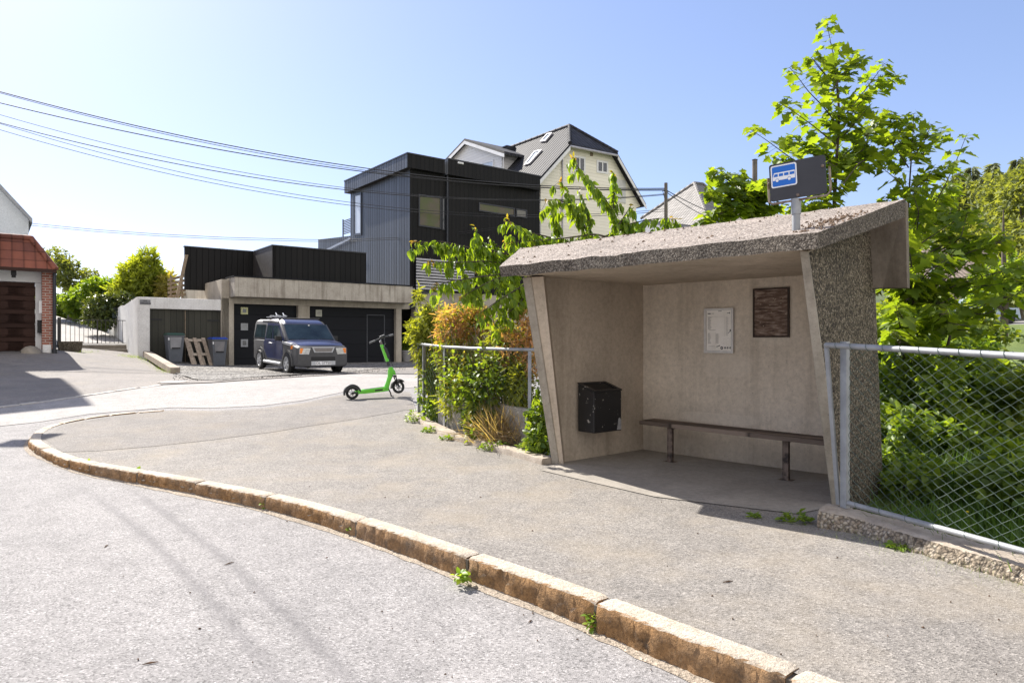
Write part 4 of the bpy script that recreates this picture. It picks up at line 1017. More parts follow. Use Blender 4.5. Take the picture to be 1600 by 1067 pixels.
# front fork and mudguard
fk = S(616.5, 587.5, .38)
s = MB(); s.cbox(fk, .10, .05, .035, Vector((fax.x, fax.y, 0)).normalized(), hd); s.build('fork_crown', M['blackpl'], scooter, bevel=.006)
for sg_ in (-1, 1):
    s = MB(); a_ = fk+fax*sg_*.045; b_ = fc_+fax*sg_*.045; s.tube([a_, a_.lerp(b_, .45)], .012, 10); s.tube([a_.lerp(b_, .45), b_], .016, 10); s.build('fork_leg', M['blackpl'], scooter, smooth=50)
s = MB(); rg = []; fa = (fk-fc_).normalized(); fb_ = fax.cross(fa)
for k in range(11):
    q = R(-70+k*15); dv = fa*math.cos(q)+fb_*math.sin(q); c = fc_+dv*(RW+.026)
    rg.append([c+fax*.036, c+fax*.03+dv*.008, c-fax*.03+dv*.008, c-fax*.036, c-fax*.036-dv*.016, c-fax*.03-dv*.003, c+fax*.03-dv*.003, c+fax*.036-dv*.016])
s.loft(rg); s.build('mudguard', M['blackpl'], scooter, smooth=30)
# side stand
s = MB(); k0 = S(606.5, 607, .26); k1 = gp(611.5, 620.0); k1.z += .012; s.tube([k0, k0.lerp(k1, .5)+hd*.01, k1], [.016, .013, .013], 8); s.tube([k1-hd*.02, k1+hd*.05], .012, 8); s.build('side_stand', M['blackpl'], scooter, smooth=50)
s = MB(); cp_ = [hb+hd*.02-UP*.01, hb+hd*.08-UP*.12, s2_+hd*.05, s1_+hd*.06, nt_+hd*.05]
s.tube(cp_, .005, 6); s.build('brake_cable', M['blackpl'], scooter, smooth=60)

# ================================================================ parked car
CT = R(38.5); CB = Vector((-7.07, 21.8, 0)); ch_ = Vector((math.sin(CT), -math.cos(CT), 0)); cl_ = Vector((math.cos(CT), math.sin(CT), 0))
cz0, cz1 = .312, .40
def CW(x, y, z):   # car frame: x forward of the front axle, y to the photo's right from the car's centre, z up
    return CB+cl_*.75+ch_*x+cl_*(y*.945)+UP*(cz0+(cz1-cz0)*(-x/2.58)+z)
car = thing('parked_car', 'boxy dark blue and grey SUV parked on gravel before the garage', 'car', tuple(CW(-1.2, 0, 0)))
M['car_blue'] = plain('car_blue', (.007, .014, .072), (.006, .012, .058), 3, .3, coat=.5, spec=.5); M['car_grey'] = plain('car_grey_cladding', (.065, .065, .068), (.052, .052, .054), 6, .55)
M['car_silver'] = plain('car_silver', (.46, .47, .49), (.38, .39, .41), 6, .4, .3); M['car_glass'] = glassy('car_glass', (.010, .018, .024), .05, .45, (.03, .05, .06), 2)
M['car_black'] = plain('car_black', (.01, .01, .011), (.008, .008, .008), 8, .6); M['lamp'] = glassy('lamp_glass', (.62, .62, .60), .12, .8, (.38, .38, .38), 9); M['amber'] = plain('amber_lens', (.85, .25, .03), (.7, .2, .03), 8, .25)
HWC = .90
XF, XB = .80, -3.42
def body_ring(x, w_, zb, zt): return [CW(x, -w_, zb+.06), CW(x, -w_, zt-.06), CW(x, -w_+.07, zt), CW(x, w_-.07, zt), CW(x, w_, zt-.06), CW(x, w_, zb+.06), CW(x, w_-.08, zb), CW(x, -w_+.08, zb)]
s = MB(); s.loft([body_ring(XB, .80, .38, 1.02), body_ring(XB+.08, .88, .30, 1.06), body_ring(-2.9, HWC, .28, 1.06), body_ring(-1.2, HWC, .28, 1.06), body_ring(-.45, HWC, .28, 1.05), body_ring(.3, HWC-.01, .28, .98), body_ring(XF-.16, HWC-.02, .26, .93), body_ring(XF-.03, .87, .26, .90), body_ring(XF, .85, .30, .89)])
body = s.build('body', M['car_grey'], car, bevel=.012, smooth=40)
# upper body
def top_ring(z, xa, xb, w_): return [CW(xa, -w_, z), CW(xb-.12, -w_, z), CW(xb, -w_+.14, z), CW(xb, w_-.14, z), CW(xb-.12, w_, z), CW(xa, w_, z)]
s = MB(); s.loft([top_ring(1.03, XB+.06, -.10, .885), top_ring(1.18, XB+.07, -.24, .875), top_ring(1.55, XB+.12, -.72, .835), top_ring(1.66, XB+.16, -.88, .80), top_ring(1.715, XB+.26, -1.05, .70)])
cab = s.build('cabin', M['car_grey'], car, bevel=.02, smooth=40)
def cabw(z): return np.interp(z, [1.03, 1.18, 1.55, 1.66], [.885, .875, .835, .80])
def cabf(z): return np.interp(z, [1.03, 1.18, 1.55, 1.66], [-.10, -.24, -.72, -.90])
s = MB(); rf0 = [(-2.75, .70, 1.675), (-1.0, .70, 1.675)]
s.loft([[CW(x, -.78, 1.665), CW(x, -.66, 1.722+o), CW(x, .66, 1.722+o), CW(x, .78, 1.665)] for x, o in ((-2.6, .002), (-2.2, .02), (-1.5, .03), (-1.1, .012))]+[[CW(-.90, -.76, 1.61), CW(-.90, -.66, 1.69), CW(-.90, .66, 1.69), CW(-.90, .76, 1.61)], [CW(-.735, -.75, 1.565), CW(-.735, -.66, 1.61), CW(-.735, .66, 1.61), CW(-.735, .75, 1.565)]]); s.build('roof', M['car_blue'], car, bevel=.008, smooth=40)
# roof rails, pale edges of the roof
for sg_ in (-1, 1):
    s = MB(); s.loft([[CW(x, sg_*(w_-.02), z+.012), CW(x, sg_*(w_+.03), z-.015), CW(x, sg_*(w_+.032), z-.05), CW(x, sg_*(w_-.03), z-.02)] for x, w_, z in ((-2.6, .79, 1.69), (-1.6, .795, 1.70), (-1.05, .795, 1.67))]); s.build('roof_edge', M['car_grey'], car, smooth=60)
# doors (blue) wrapping both sides
for sg_ in (-1, 1):
    s = MB(); o = sg_*(HWC+.012); pr_ = [(-.42, .42), (-.42, 1.04), (-.60, 1.06), (-2.10, 1.06), (-2.22, .95), (-2.18, .72), (-1.98, .52), (-1.85, .42)]
    s.prism([CW(x, o, z) for x, z in pr_], cl_*(-sg_*.05)); dr_ = s.build('door', M['car_blue'], car, bevel=.01)
    # blue window surround above the doors
    s = MB(); ww = lambda x, z, q: CW(x, sg_*(cabw(z)+q), z)
    pr_ = [(-.30, 1.05), (-.92, 1.60), (-2.0, 1.60), (-2.12, 1.05)]
    s.hexa([ww(x, z, .012) for x, z in pr_], [ww(x, z, -.02) for x, z in pr_]); s.build('door_frame', M['car_blue'], dr_)
    for pr_ in ([(-.48, 1.09), (-.94, 1.53), (-1.36, 1.53), (-1.36, 1.09)], [(-1.46, 1.09), (-1.46, 1.53), (-1.95, 1.53), (-2.03, 1.09)]):
        s = MB(); s.hexa([ww(x, z, .017) for x, z in pr_], [ww(x, z, .0) for x, z in pr_]); s.build('window', M['car_glass'], dr_)
    s = MB(); pr_ = [(-2.20, 1.09), (-2.16, 1.54), (-3.12, 1.54), (-3.25, 1.09)]; s.hexa([ww(x, z, .010) for x, z in pr_], [ww(x, z, -.02) for x, z in pr_]); s.build('rear_side_window', M['car_glass'], car)
    s = MB(); s.tube([CW(-1.62, o+sg_*.012, .93), CW(-1.62+.06, o+sg_*.045, .94), CW(-1.42, o+sg_*.045, .94), CW(-1.36, o+sg_*.012, .93)], .018, 8); s.build('door_handle', M['car_silver'], dr_, smooth=60)
    # sill step
    s = MB(); s.tube([CW(-.50, sg_*(HWC+.03), .30), CW(-2.1, sg_*(HWC+.03), .30)], .05, 10); s.build('side_step', M['car_silver'], car, smooth=60)
    # mirror
    s = MB(); c = CW(-.52, sg_*(HWC+.12), 1.12); s.cbox(c, .10, .20, .15, ch_, cl_); s.tube([CW(-.50, sg_*(HWC-.05), 1.06), c-UP*.05], .03, 8); s.build('mirror', M['car_black'], car, bevel=.02)
    # pale shoulder of the front wing, side repeater
    s = MB(); s.loft([[CW(x, sg_*(HWC+.02-t_), z), CW(x, sg_*(HWC+.018-t_), z-.07), CW(x, sg_*(HWC-.05-t_), z-.07), CW(x, sg_*(HWC-.05-t_), z+.012)] for x, z, t_ in ((-.42, 1.03, 0), (.1, .99, .0), (.30, .975, .012))]); s.build('wing_trim', M['car_silver'], car)
    s = MB(); s.prism([CW(.30, sg_*(HWC+.013), .80), CW(.47, sg_*(HWC-.028), .85), CW(.47, sg_*(HWC-.028), .92), CW(.30, sg_*(HWC+.013), .91)], cl_*(-sg_*.03)); s.build('side_marker', M['amber'], car)
    # wheel arches and wheels
    for ax_ in (0, -2.58):
        s = MB(); arch = [(math.cos(R(q)), math.sin(R(q))) for q in range(-8, 189, 14)]
        o_ = [CW(ax_+c_*.46, sg_*(HWC+.026), .335+s_*.44) for c_, s_ in arch]; i_ = [CW(ax_+c_*.375, sg_*(HWC+.026), .335+s_*.365) for c_, s_ in arch]
        o2 = [p-cl_*sg_*.07 for p in o_]; i2 = [p-cl_*sg_*.07 for p in i_]
        for k in range(len(arch)-1):
            s.poly([o_[k], o_[k+1], i_[k+1], i_[k]]); s.poly([o_[k], o2[k], o2[k+1], o_[k+1]]); s.poly([i_[k], i_[k+1], i2[k+1], i2[k]])
        s.build('wheel_arch', M['car_grey'], car)
        s = MB(); s.prism([CW(ax_+c_*.376, sg_*(HWC+.008), .335+s_*.366) for c_, s_ in [(math.cos(R(q)), math.sin(R(q))) for q in range(0, 360, 20)]], cl_*(-sg_*.006)); s.build('wheel_well', M['car_black'], car)
        wc = CW(ax_, sg_*(HWC-.04), .335); xa = cl_*sg_
        wr = thing('wheel', None, None, (0, 0, 0)); wr.parent = car; wr.location = Vector(wc)-car.location
        t = MB(); t.lathe([(.215, .085), (.25, .10), (.305, .098), (.332, .06), (.336, .0), (.332, -.06), (.30, -.10), (.2, -.10)], wc, xa, 32, cap=False); t.build('tyre', M['rubber'], wr, smooth=50)
        t = MB(); t.lathe([(.222, .088), (.205, .090), (.195, .06), (.205, .05), (.222, .088)], wc, xa, 28, cap=False); t.lathe([(.05, .05), (.05, .092), (.0, .094)], wc, xa, 16); a_ = UP; b_ = xa.cross(UP)
        for k in range(6):
            q = R(60*k+10); dv = a_*math.cos(q)+b_*math.sin(q); tv = xa.cross(dv); t.hexa([wc+dv*.03-tv*.035+xa*.045, wc+dv*.03+tv*.035+xa*.045, wc+dv*.205+tv*.026+xa*.045, wc+dv*.205-tv*.026+xa*.045], [wc+dv*.03-tv*.03+xa*.088, wc+dv*.03+tv*.03+xa*.088, wc+dv*.205+tv*.02+xa*.083, wc+dv*.205-tv*.02+xa*.083])
        t.build('rim', M['car_silver'], wr, smooth=30)
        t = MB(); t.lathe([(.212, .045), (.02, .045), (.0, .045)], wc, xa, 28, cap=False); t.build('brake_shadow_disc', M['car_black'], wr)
# bonnet, windscreen, front
s = MB(); s.loft([[CW(x, -w_, z-.055), CW(x, -w_+.05, z), CW(x, -w_*.45, z+.022), CW(x, w_*.45, z+.022), CW(x, w_-.05, z), CW(x, w_, z-.055)] for x, w_, z in ((-.30, .86, 1.085), (.0, .87, 1.06), (.4, .855, 1.015), (.62, .82, .965), (.70, .78, .925))]); s.build('bonnet', M['car_blue'], car, smooth=35)
ws = [(-.17, 1.10, .815), (-.72, 1.58, .755)]
s = MB(); f0_ = [CW(x+.022, y*sg_, z) for (x, z, y) in ws[:1] for sg_ in (-1, 1)]+[CW(ws[1][0]+.022, sg_*ws[1][2], ws[1][1]) for sg_ in (1, -1)]
s.hexa(f0_, [p-ch_*.06 for p in f0_]); wsn = s.build('windscreen', M['car_glass'], car, bevel=.004)
s = MB(); q = CW(-.655, .12, 1.545); s.cbox(q, .012, .05, .05, ch_, cl_); s.build('sticker', M['sign_white'], wsn)
for y in (-.45, .25):
    s = MB(); s.tube([CW(-.12, y, 1.095), CW(-.17, y+.22, 1.115), CW(-.19, y+.42, 1.12)], .009, 6); s.build('wiper', M['car_black'], wsn)
for sg_ in (-1, 1):
    s = MB(); s.loft([[CW(-.12, sg_*.88, 1.06), CW(-.10, sg_*.80, 1.06), CW(-.16, sg_*.80, 1.04)], [CW(-.74, sg_*.82, 1.585), CW(-.71, sg_*.755, 1.585), CW(-.78, sg_*.755, 1.585)]]); s.build('pillar', M['car_grey'], car)
fx = XF+.012
s = MB(); s.prism([CW(fx, y, z) for y, z in ((-.40, .885), (.40, .885), (.32, .715), (-.32, .715))], ch_*.02); gl = s.build('grille', M['car_silver'], car, bevel=.006)
s = MB(); s.prism([CW(fx+.02, y, z) for y, z in ((-.34, .862), (.34, .862), (.275, .74), (-.275, .74))], ch_*.003); s.build('grille_mesh', plain('grille_mesh', (.22, .20, .19), (.14, .13, .12), 60, .6), gl)
s = MB(); s.prism([CW(fx-.04, y, z) for y, z in ((-.42, .58), (.42, .58), (.42, .46), (-.42, .46))], ch_*.045); s.build('air_intake', M['car_black'], car)
s = MB(); s.prism([CW(fx-.03, y, z) for y, z in ((-.42, .445), (.42, .445), (.42, .315), (-.42, .315))], ch_*.045); pbk = s.build('plate_panel', M['car_silver'], car)
s = MB(); s.prism([CW(fx+.016, y, z) for y, z in ((-.27, .435), (.27, .435), (.27, .325), (-.27, .325))], ch_*.006); npl = s.build('number_plate', M['sign_white'], car)
text_mesh('DL 37750', CW(fx+.0225, 0, .38), cl_, UP, .085, M['car_black'], 'plate_number', npl, .0015)
for sg_ in (-1, 1):
    s = MB(); fr4 = [(.44, .855), (.81, .865), (.82, .665), (.50, .655)]
    s.prism([CW(fx-.03, sg_*y, z) for y, z in fr4], ch_*.035); hl_ = s.build('headlight', M['lamp'], car, bevel=.008)
    s = MB(); s.prism([CW(fx+.006, sg_*y, z) for y, z in ((.69, .85), (.80, .855), (.81, .69), (.74, .70))], ch_*.004); s.build('indicator', M['amber'], hl_)
    s = MB(); s.lathe([(.065, 0), (.055, .004), (.0, .004)], CW(fx-.055, sg_*.645, .735), ch_*.9+cl_*sg_*.2, 16); s.build('fog_bezel', M['car_black'], car)
    s = MB(); s.lathe([(.085, -.02), (.085, .012), (.06, .012), (.05, -.005), (.0, -.005)], CW(fx-.035, sg_*.64, .46), ch_, 18); s.build('fog_lamp', M['car_black'], car)
# roof bars with a carrier
rkm = MB()
rk_ = thing('roof_rack', None, None, (0, 0, 0)); rk_.parent = car
for x in (-1.25, -2.15):
    s = MB(); s.tube([CW(x, -.78, 1.77), CW(x, .78, 1.77)], .022, 8); s.cbox(CW(x, -.68, 1.735), .10, .05, .08, ch_, cl_); s.cbox(CW(x, .68, 1.735), .10, .05, .08, ch_, cl_); s.build('roof_bar', M['car_black'], rk_)
for y in (-.62, -.36):
    s = MB(); s.box(CW(-2.75, y, 1.79), ch_*1.2, cl_*.05, UP*.025); s.cbox(CW(-1.75, y+.03, 1.84), .14, .08, .08, ch_, cl_); s.cbox(CW(-2.25, y+.03, 1.83), .22, .08, .07, ch_, cl_); s.tube([CW(-1.75, y+.03, 1.86), CW(-1.95, y+.05, 1.95)], .02, 6); s.build('cycle_carrier', M['car_silver'], rk_, bevel=.006)
# ================================================================ buildings at the back
PG = Vector((-11.9, 28.0, 0)); NF = -B                                              # garage front plane, NF faces the camera
def GW(u, v, off=0.0): return onwall(u, v, PG+NF*off, A)
def up2(p, z): return Vector((p.x, p.y, z))
def wbox(mb, u0, u1, z0, z1, f, b_, pl=GW, mi=0):                                   # box on a front plane between two photo columns
    p, q = pl(u0, 533), pl(u1, 533); mb.box(up2(p+NF*f, z0), Vector((q.x-p.x, q.y-p.y, 0)), -NF*(f+b_), UP*(z1-z0), mi)
def wquad(u0, u1, vt0, vt1, vb0, vb1, off, pl): return [pl(u0, vb0, off), pl(u1, vb1, off), pl(u1, vt1, off), pl(u0, vt0, off)]
M['gar_conc'] = concrete('garage_concrete', (.50, .45, .37), (.36, .32, .26), 1.2, streak=.35, bd=.004)
M['gar_fascia'] = concrete('garage_fascia', (.52, .48, .41), (.35, .31, .26), 1.5, streak=.75, bd=.004, board=.62)
M['gar_door'] = boards('garage_door_panels', (.0075, .0085, .012), (.0055, .0065, .009), UP, .62, .008, True, .6, .22, .55, .03)
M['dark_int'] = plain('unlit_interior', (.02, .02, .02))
garage = thing('concrete_garage', 'long concrete garage with two dark doors under a stained overhanging slab', 'garage', tuple(up2(GW(480, 571), .35)))
s = MB()
wbox(s, 345.5, 365.5, -.5, 3.15, 0, .5); wbox(s, 466, 484, -.5, 2.92, -.002, .45); wbox(s, 619, 627.5, -.5, 2.92, -.002, .45)
wbox(s, 365.5, 640, 2.92, 3.2, 0, .5)
s.build('front_wall', M['gar_conc'], garage, bevel=.015)
s = MB(); p0, p1 = GW(366.5, 433, .75), GW(645, 452, .75)
d_ = Vector((p1.x-p0.x, p1.y-p0.y, 0))
s.box(up2(p0, 3.17), d_, -NF*1.2, UP*.80); fas = s.build('slab_edge', M['gar_fascia'], garage, bevel=.03)
s = MB(); s.box(up2(p0+NF*.035-A*.03, 3.97), d_+A*.06, -NF*1.3, UP*.05); s.build('slab_capping', M['gar_door'], fas)
s = MB(); c0 = GW(346, 533)
e0 = onwall(284, 452, c0, B); s.hexa([up2(c0, -.5), up2(e0, -.5), up2(e0+A*.3, -.5), up2(c0+A*.3, -.5)], [up2(c0, 3.90), up2(e0, 3.92), up2(e0+A*.3, 3.92), up2(c0+A*.3, 3.90)])
s.build('side_wall', M['gar_conc'], garage, bevel=.01)
s = MB(); t0, t1 = GW(367, 533, .3), GW(648, 533, .3); s.box(up2(t0, 3.86), Vector((t1.x-t0.x, t1.y-t0.y, 0)), -NF*6.5, UP*.07); s.build('terrace', M['gar_conc'], garage)
def gdoor(u0, u1, name='garage_door'):
    s = MB(); wbox(s, u0, u1, .0, 2.92, -.22, .28); return s.build(name, M['gar_door'], garage)
dl = gdoor(365.5, 466); dr = gdoor(484, 619)
M['win_frame'] = plain('pale_window_frame', (.42, .42, .34), (.34, .34, .28), 8, .5); M['win_glass'] = glassy('window_glass', (.03, .035, .04), .05, .9)
M['white_paint'] = plain('white_paint', (.74, .74, .73), (.66, .66, .65), 3, .5)
def pane(u0, u1, v0, v1, parent, pl=GW, off=-.2, fw=.07, fm=None, gm_=None, dep=.03, name='window'):
    a_, b_ = pl(u0, v1, off), pl(u1, v0, off); dx = Vector((b_.x-a_.x, b_.y-a_.y, 0)); L = dx.length; dx.normalize(); n = Vector((dx.y, -dx.x, 0)); z0, z1 = a_.z, pl(u0, v0, off).z
    s = MB()
    for (x, z, w_, h_) in ((0, z0, L, fw), (0, z1-fw, L, fw), (0, z0+fw, fw, z1-z0-2*fw), (L-fw, z0+fw, fw, z1-z0-2*fw)): s.box(up2(a_+dx*x, z)-n*.01, dx*w_, n*(dep+.01), UP*h_)
    f = s.build(name, fm or M['win_frame'], parent)
    s = MB(); s.box(up2(a_+dx*fw, z0+fw)-n*.01, dx*(L-2*fw), n*(.01+dep*.4), UP*(z1-z0-2*fw)); s.build('pane', gm_ or M['win_glass'], f); return f, dx, n
yel = plain('yellow_green_frame', (.50, .50, .26), (.42, .42, .22), 8, .5)
greyf = plain('grey_frame', (.30, .31, .32), (.25, .26, .27), 8, .5)
pane(376, 387, 480, 491, dl, fm=yel); pane(376, 387, 505, 516, dl, gm_=plain('frosted_pane', (.30, .31, .31), (.20, .21, .21), 9, .3), fm=greyf); pane(376, 387, 530, 542, dl, fm=greyf)
pane(493, 502.5, 484, 494.5, dr, gm_=plain('shuttered_pane', (.34, .33, .29), (.24, .23, .20), 9, .4))
s = MB()
for (u0, u1, z0, z1) in ((576, 577.2, .3, 2.62), (603, 604.2, .3, 2.62), (577.2, 603, 2.585, 2.62)): wbox(s, u0, u1, z0, z1, -.205, .24)
s.build('wicket_outline', plain('door_gap', (.07, .075, .085)), dr)
# carport gap and the wall under the house
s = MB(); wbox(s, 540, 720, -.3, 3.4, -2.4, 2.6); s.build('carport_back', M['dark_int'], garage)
s = MB(); wbox(s, 650, 862, -.5, 3.82, -.03, .5); s.build('retaining_wall', M['gar_conc'], garage)
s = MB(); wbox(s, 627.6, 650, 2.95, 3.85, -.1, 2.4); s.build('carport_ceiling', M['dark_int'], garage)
# ---------------------------------------------------------------- black timber house
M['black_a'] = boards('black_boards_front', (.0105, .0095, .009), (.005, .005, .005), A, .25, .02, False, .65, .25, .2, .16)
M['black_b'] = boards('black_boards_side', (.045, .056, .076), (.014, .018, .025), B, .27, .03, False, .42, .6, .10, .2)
M['black_trim'] = plain('black_flashing', (.03, .033, .04), (.022, .024, .03), 6, .35, .3)
C0 = GW(640.5, 533); F0 = C0-A*.3-B*.3
house = thing('black_timber_house', 'modern flat roofed house clad in black upright boards above the garage', 'house', tuple(up2(C0, 3.9)))
Lb = (onwall(547.5, 400, C0, B)-C0); Lb.z = 0; La = (onwall(843.5, 400, C0, A)-C0); La.z = 0
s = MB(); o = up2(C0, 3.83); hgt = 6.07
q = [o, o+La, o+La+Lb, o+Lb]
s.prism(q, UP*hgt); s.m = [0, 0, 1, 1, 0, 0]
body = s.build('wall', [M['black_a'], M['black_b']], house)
zr0, zr1 = 9.74, 10.40
Ra = onwall(695, 262, F0, A)-F0; Ra.z = 0; Rb = onwall(538, 290, F0, B)-F0; Rb.z = 0; Ra2 = onwall(843, 290, F0, A)-F0; Ra2.z = 0
s = MB(); s.prism([up2(F0, zr0), up2(F0+Ra, zr0), up2(F0+Ra+Rb, zr0), up2(F0+Rb, zr0)], UP*(zr1-zr0)); s.m = [0, 0, 1, 1, 0, 0]
r1_ = s.build('roof', [M['black_a'], M['black_b']], house)
s = MB(); s.box(up2(F0-A*.03-B*.03, zr1), Ra+A*.05, Rb+B*.05, UP*.06); s.build('roof_flashing', M['black_trim'], r1_)
s = MB(); g0 = F0+Ra+A*.15-B*.06; s.prism([up2(g0, zr0-.02), up2(F0+Ra2-B*.06, zr0-.02), up2(F0+Ra2+Rb, zr0-.02), up2(g0+Rb, zr0-.02)], UP*(zr1-zr0+.10)); s.m = [0, 0, 1, 1, 0, 0]
r2_ = s.build('roof', [M['black_a'], M['black_b']], house)
s = MB(); s.box(up2(g0-B*.03, zr1+.08), Ra2-Ra-A*.13, Rb, UP*.06); s.build('roof_flashing', M['black_trim'], r2_)
# windows
M['tree_glass'] = glassy('tree_reflection_glass', (.10, .075, .06), .10, .3, (.07, .085, .025), 1.4)  # brown and green of reflected trees put into the pane colour
def HA(u, v, off=0.0): return onwall(u, v, C0-B*off, A)
def HB(u, v, off=0.0): return onwall(u, v, C0-A*off, B)
def frame_quad(quad, fw, dep, n, parent, gmat, fmat=None, name='window'):
    c = sum(quad, Vector())/4; inn = []
    for i, p in enumerate(quad):
        a_, b_ = quad[i-1]-p, quad[(i+1) % 4]-p; inn.append(p+a_.normalized()*fw+b_.normalized()*fw)
    s = MB()
    for i in range(4):
        j = (i+1) % 4; s.hexa([quad[i]-n*.02, quad[j]-n*.02, inn[j]-n*.02, inn[i]-n*.02], [quad[i]+n*dep, quad[j]+n*dep, inn[j]+n*dep, inn[i]+n*dep])
    f = s.build(name, fmat or M['black_trim'], parent)
    s = MB(); s.prism([p-n*.02 for p in inn], n*(.02+dep*.35)); s.build('pane', gmat, f); return f
skyglass = glassy('sky_glass', (.42, .48, .55), .05, .9, (.55, .60, .66), .4)
frame_quad([HB(553.6, 369), HB(565.5, 367.5), HB(565.5, 301), HB(553.6, 303.5)], .12, .05, -A, body, skyglass)
frame_quad([HA(653.5, 353.5), HA(689, 358.5), HA(689, 308.5), HA(653.5, 303.5)], .07, .05, -B, body, M['tree_glass'])
frame_quad([HA(690.5, 359.5), HA(696, 360), HA(696, 310), HA(690.5, 309.5)], .05, .04, -B, body, M['win_glass'])
frame_quad([HA(747.5, 330), HA(804, 338.5), HA(804, 325.5), HA(747.5, 316.5)], .06, .05, -B, body, M['tree_glass'])
frame_quad([HA(806, 339), HA(823, 341.5), HA(823, 328.5), HA(806, 326)], .06, .045, -B, body, glassy('small_glass', (.06, .065, .04), .05, .9, (.03, .03, .03), 2))
s = MB(); pz = HA(699, 300, .12); s.tube([up2(pz, 9.7), up2(pz, 4.2)], .055, 8); s.build('downpipe', M['black_trim'], house, smooth=60)
s = MB(); pz = HA(720, 300, .75); s.cbox(up2(pz, 10.28), .30, .10, .10, A, B); s.build('camera_lamp', M['white_paint'], house, bevel=.03)
# slatted metal screen under the windows
M['slat'] = plain('pale_metal_slat', (.46, .45, .47), (.36, .35, .37), 4, .45, .4)
scr = thing('slatted_screen', 'pale horizontal slatted screen below the black house behind the cherry', 'screen', tuple(HA(695, 440, .3)))
s = MB()
for k in range(11):
    a_, b_ = HA(650.5, 403, .3), HA(741, 403, .3); z = a_.z-k*.142; s.box(up2(a_, z), up2(b_, z)-up2(a_, z), B*.03, -UP*.085)
s.build('slats', M['slat'], scr)
s = MB()
for u in (652, 672, 741): 
    a_ = HA(u, 403, .3); s.box(up2(a_, a_.z-1.62)+B*.032, A*.05, B*.05, UP*1.64)
s.build('upright', M['black_trim'], scr)
s = MB(); a_ = HA(652, 403, .2); b_ = HA(672, 403, .2); s.box(up2(a_, a_.z-1.7)+B*.1, Vector((b_.x-a_.x, b_.y-a_.y, 0)), B*.05, UP*1.72); s.build('panel', M['black_trim'], scr)
# parapets of the terrace
par = thing('terrace_parapet', 'stepped black boarded parapet round the terrace on the garage roof', 'parapet', tuple(up2(GW(425, 400), 3.97)))
p425 = GW(425.5, 384); zt2 = p425.z
s = MB(); q2 = GW(572, 398); s.box(up2(p425, 3.93), Vector((q2.x-p425.x, q2.y-p425.y, 0)), B*.16, UP*(zt2-3.93)); s.build('front_panel', M['black_a'], par)
p395 = onwall(395.5, 393.5, p425, B); M['black_wall2'] = M['black_b']
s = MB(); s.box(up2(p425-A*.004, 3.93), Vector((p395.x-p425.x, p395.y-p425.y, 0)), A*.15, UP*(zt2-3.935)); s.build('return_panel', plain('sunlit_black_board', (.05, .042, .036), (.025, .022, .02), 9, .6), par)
q1 = onwall(288.8, 384, p395, A); zt1 = p395.z
s = MB(); s.box(up2(q1, 3.6), Vector((p395.x-q1.x, p395.y-q1.y, 0)), B*.16, UP*(zt2-3.6)); s.build('back_panel', M['black_a'], par)
for (a_, d_) in ((up2(p425-B*.03-A*.03, zt2), Vector((q2.x-p425.x, q2.y-p425.y, 0))), (up2(q1-B*.03-A*.03, zt2), Vector((p395.x-q1.x, p395.y-q1.y, 0)))):
    s = MB(); s.box(a_, d_+A*.03, B*.22, UP*.05); s.build('capping', M['black_trim'], par)
s = MB(); s.box(up2(p425+A*.13-B*.02-A*.16, zt2+.001), Vector((p395.x-p425.x, p395.y-p425.y, 0)), A*.19, UP*.045); s.build('capping', M['black_trim'], par)
M['oldwood'] = plain('old_wood', (.30, .235, .165), (.17, .13, .09), 14, .85, bs=50, bd=.004)
s = MB(); a_, b_ = q1+NF*.05, onwall(274, 466, q1+NF*.1, A); a_ = onwall(289, 398, q1+NF*.1, A); n = (b_-a_).normalized(); s.box(b_, A*.13, B*.06, a_-b_); tag(s.build('prop_board', M['oldwood']), 'leaning brown timber prop at the outer end of the black parapet', 'timber')
s = MB()
for k in range(5):
    a_, b_ = onwall(262, 440+k*6.5, q1+B*.7, A), onwall(290, 432.5+k*7.4, q1+B*.7, A); s.box(a_, b_-a_, B*.03, UP*.12)
for u in (266, 283): s.box(onwall(u, 470, q1+B*.74, A), A*.07, B*.06, UP*1.1)
sf = s.build('slat_fence', M['oldwood']); tag(sf, 'weathered slatted board fence behind the white store roof', 'fence')
# balcony boards left of the house
bal = thing('balcony_stair', 'dark boarded stair balustrade rising behind the black house', 'balustrade', tuple(HB(520, 380)))
e0_, e1_ = HB(547, 361.5), HB(497, 374); s = MB(); s.hexa([up2(e0_, 6.2), up2(e1_, 6.6), up2(e1_+A*.12, 6.6), up2(e0_+A*.12, 6.2)], [up2(e0_, 7.35), up2(e1_, 7.7), up2(e1_+A*.12, 7.7), up2(e0_+A*.12, 7.35)]); s.build('boarding', M['black_b'], bal)
s = MB(); f0_, f1_ = HB(547, 371, .25), HB(506, 391, .25); s.hexa([f0_-UP*.12, f1_-UP*.12, f1_-UP*.12+A*.06, f0_-UP*.12+A*.06], [f0_, f1_, f1_+A*.06, f0_+A*.06]); s.build('pale_rail', plain('pale_rail', (.34, .36, .40), (.28, .30, .33), 5, .4, .4), bal)
s = MB(); z0 = HB(541, 364).z; a_, b_ = HB(547.5, 340, -.1), HB(535.5, 340, -.1); zt_ = a_.z
for k in range(9): s.box(up2(a_, z0+(zt_-z0)*k/9), Vector((b_.x-a_.x, b_.y-a_.y, 0)), A*.04, UP*.05)
s.box(up2(b_, z0-.3), A*.06, B*.06, UP*(zt_-z0+.35)); s.build('slat_rail', M['black_trim'], bal)

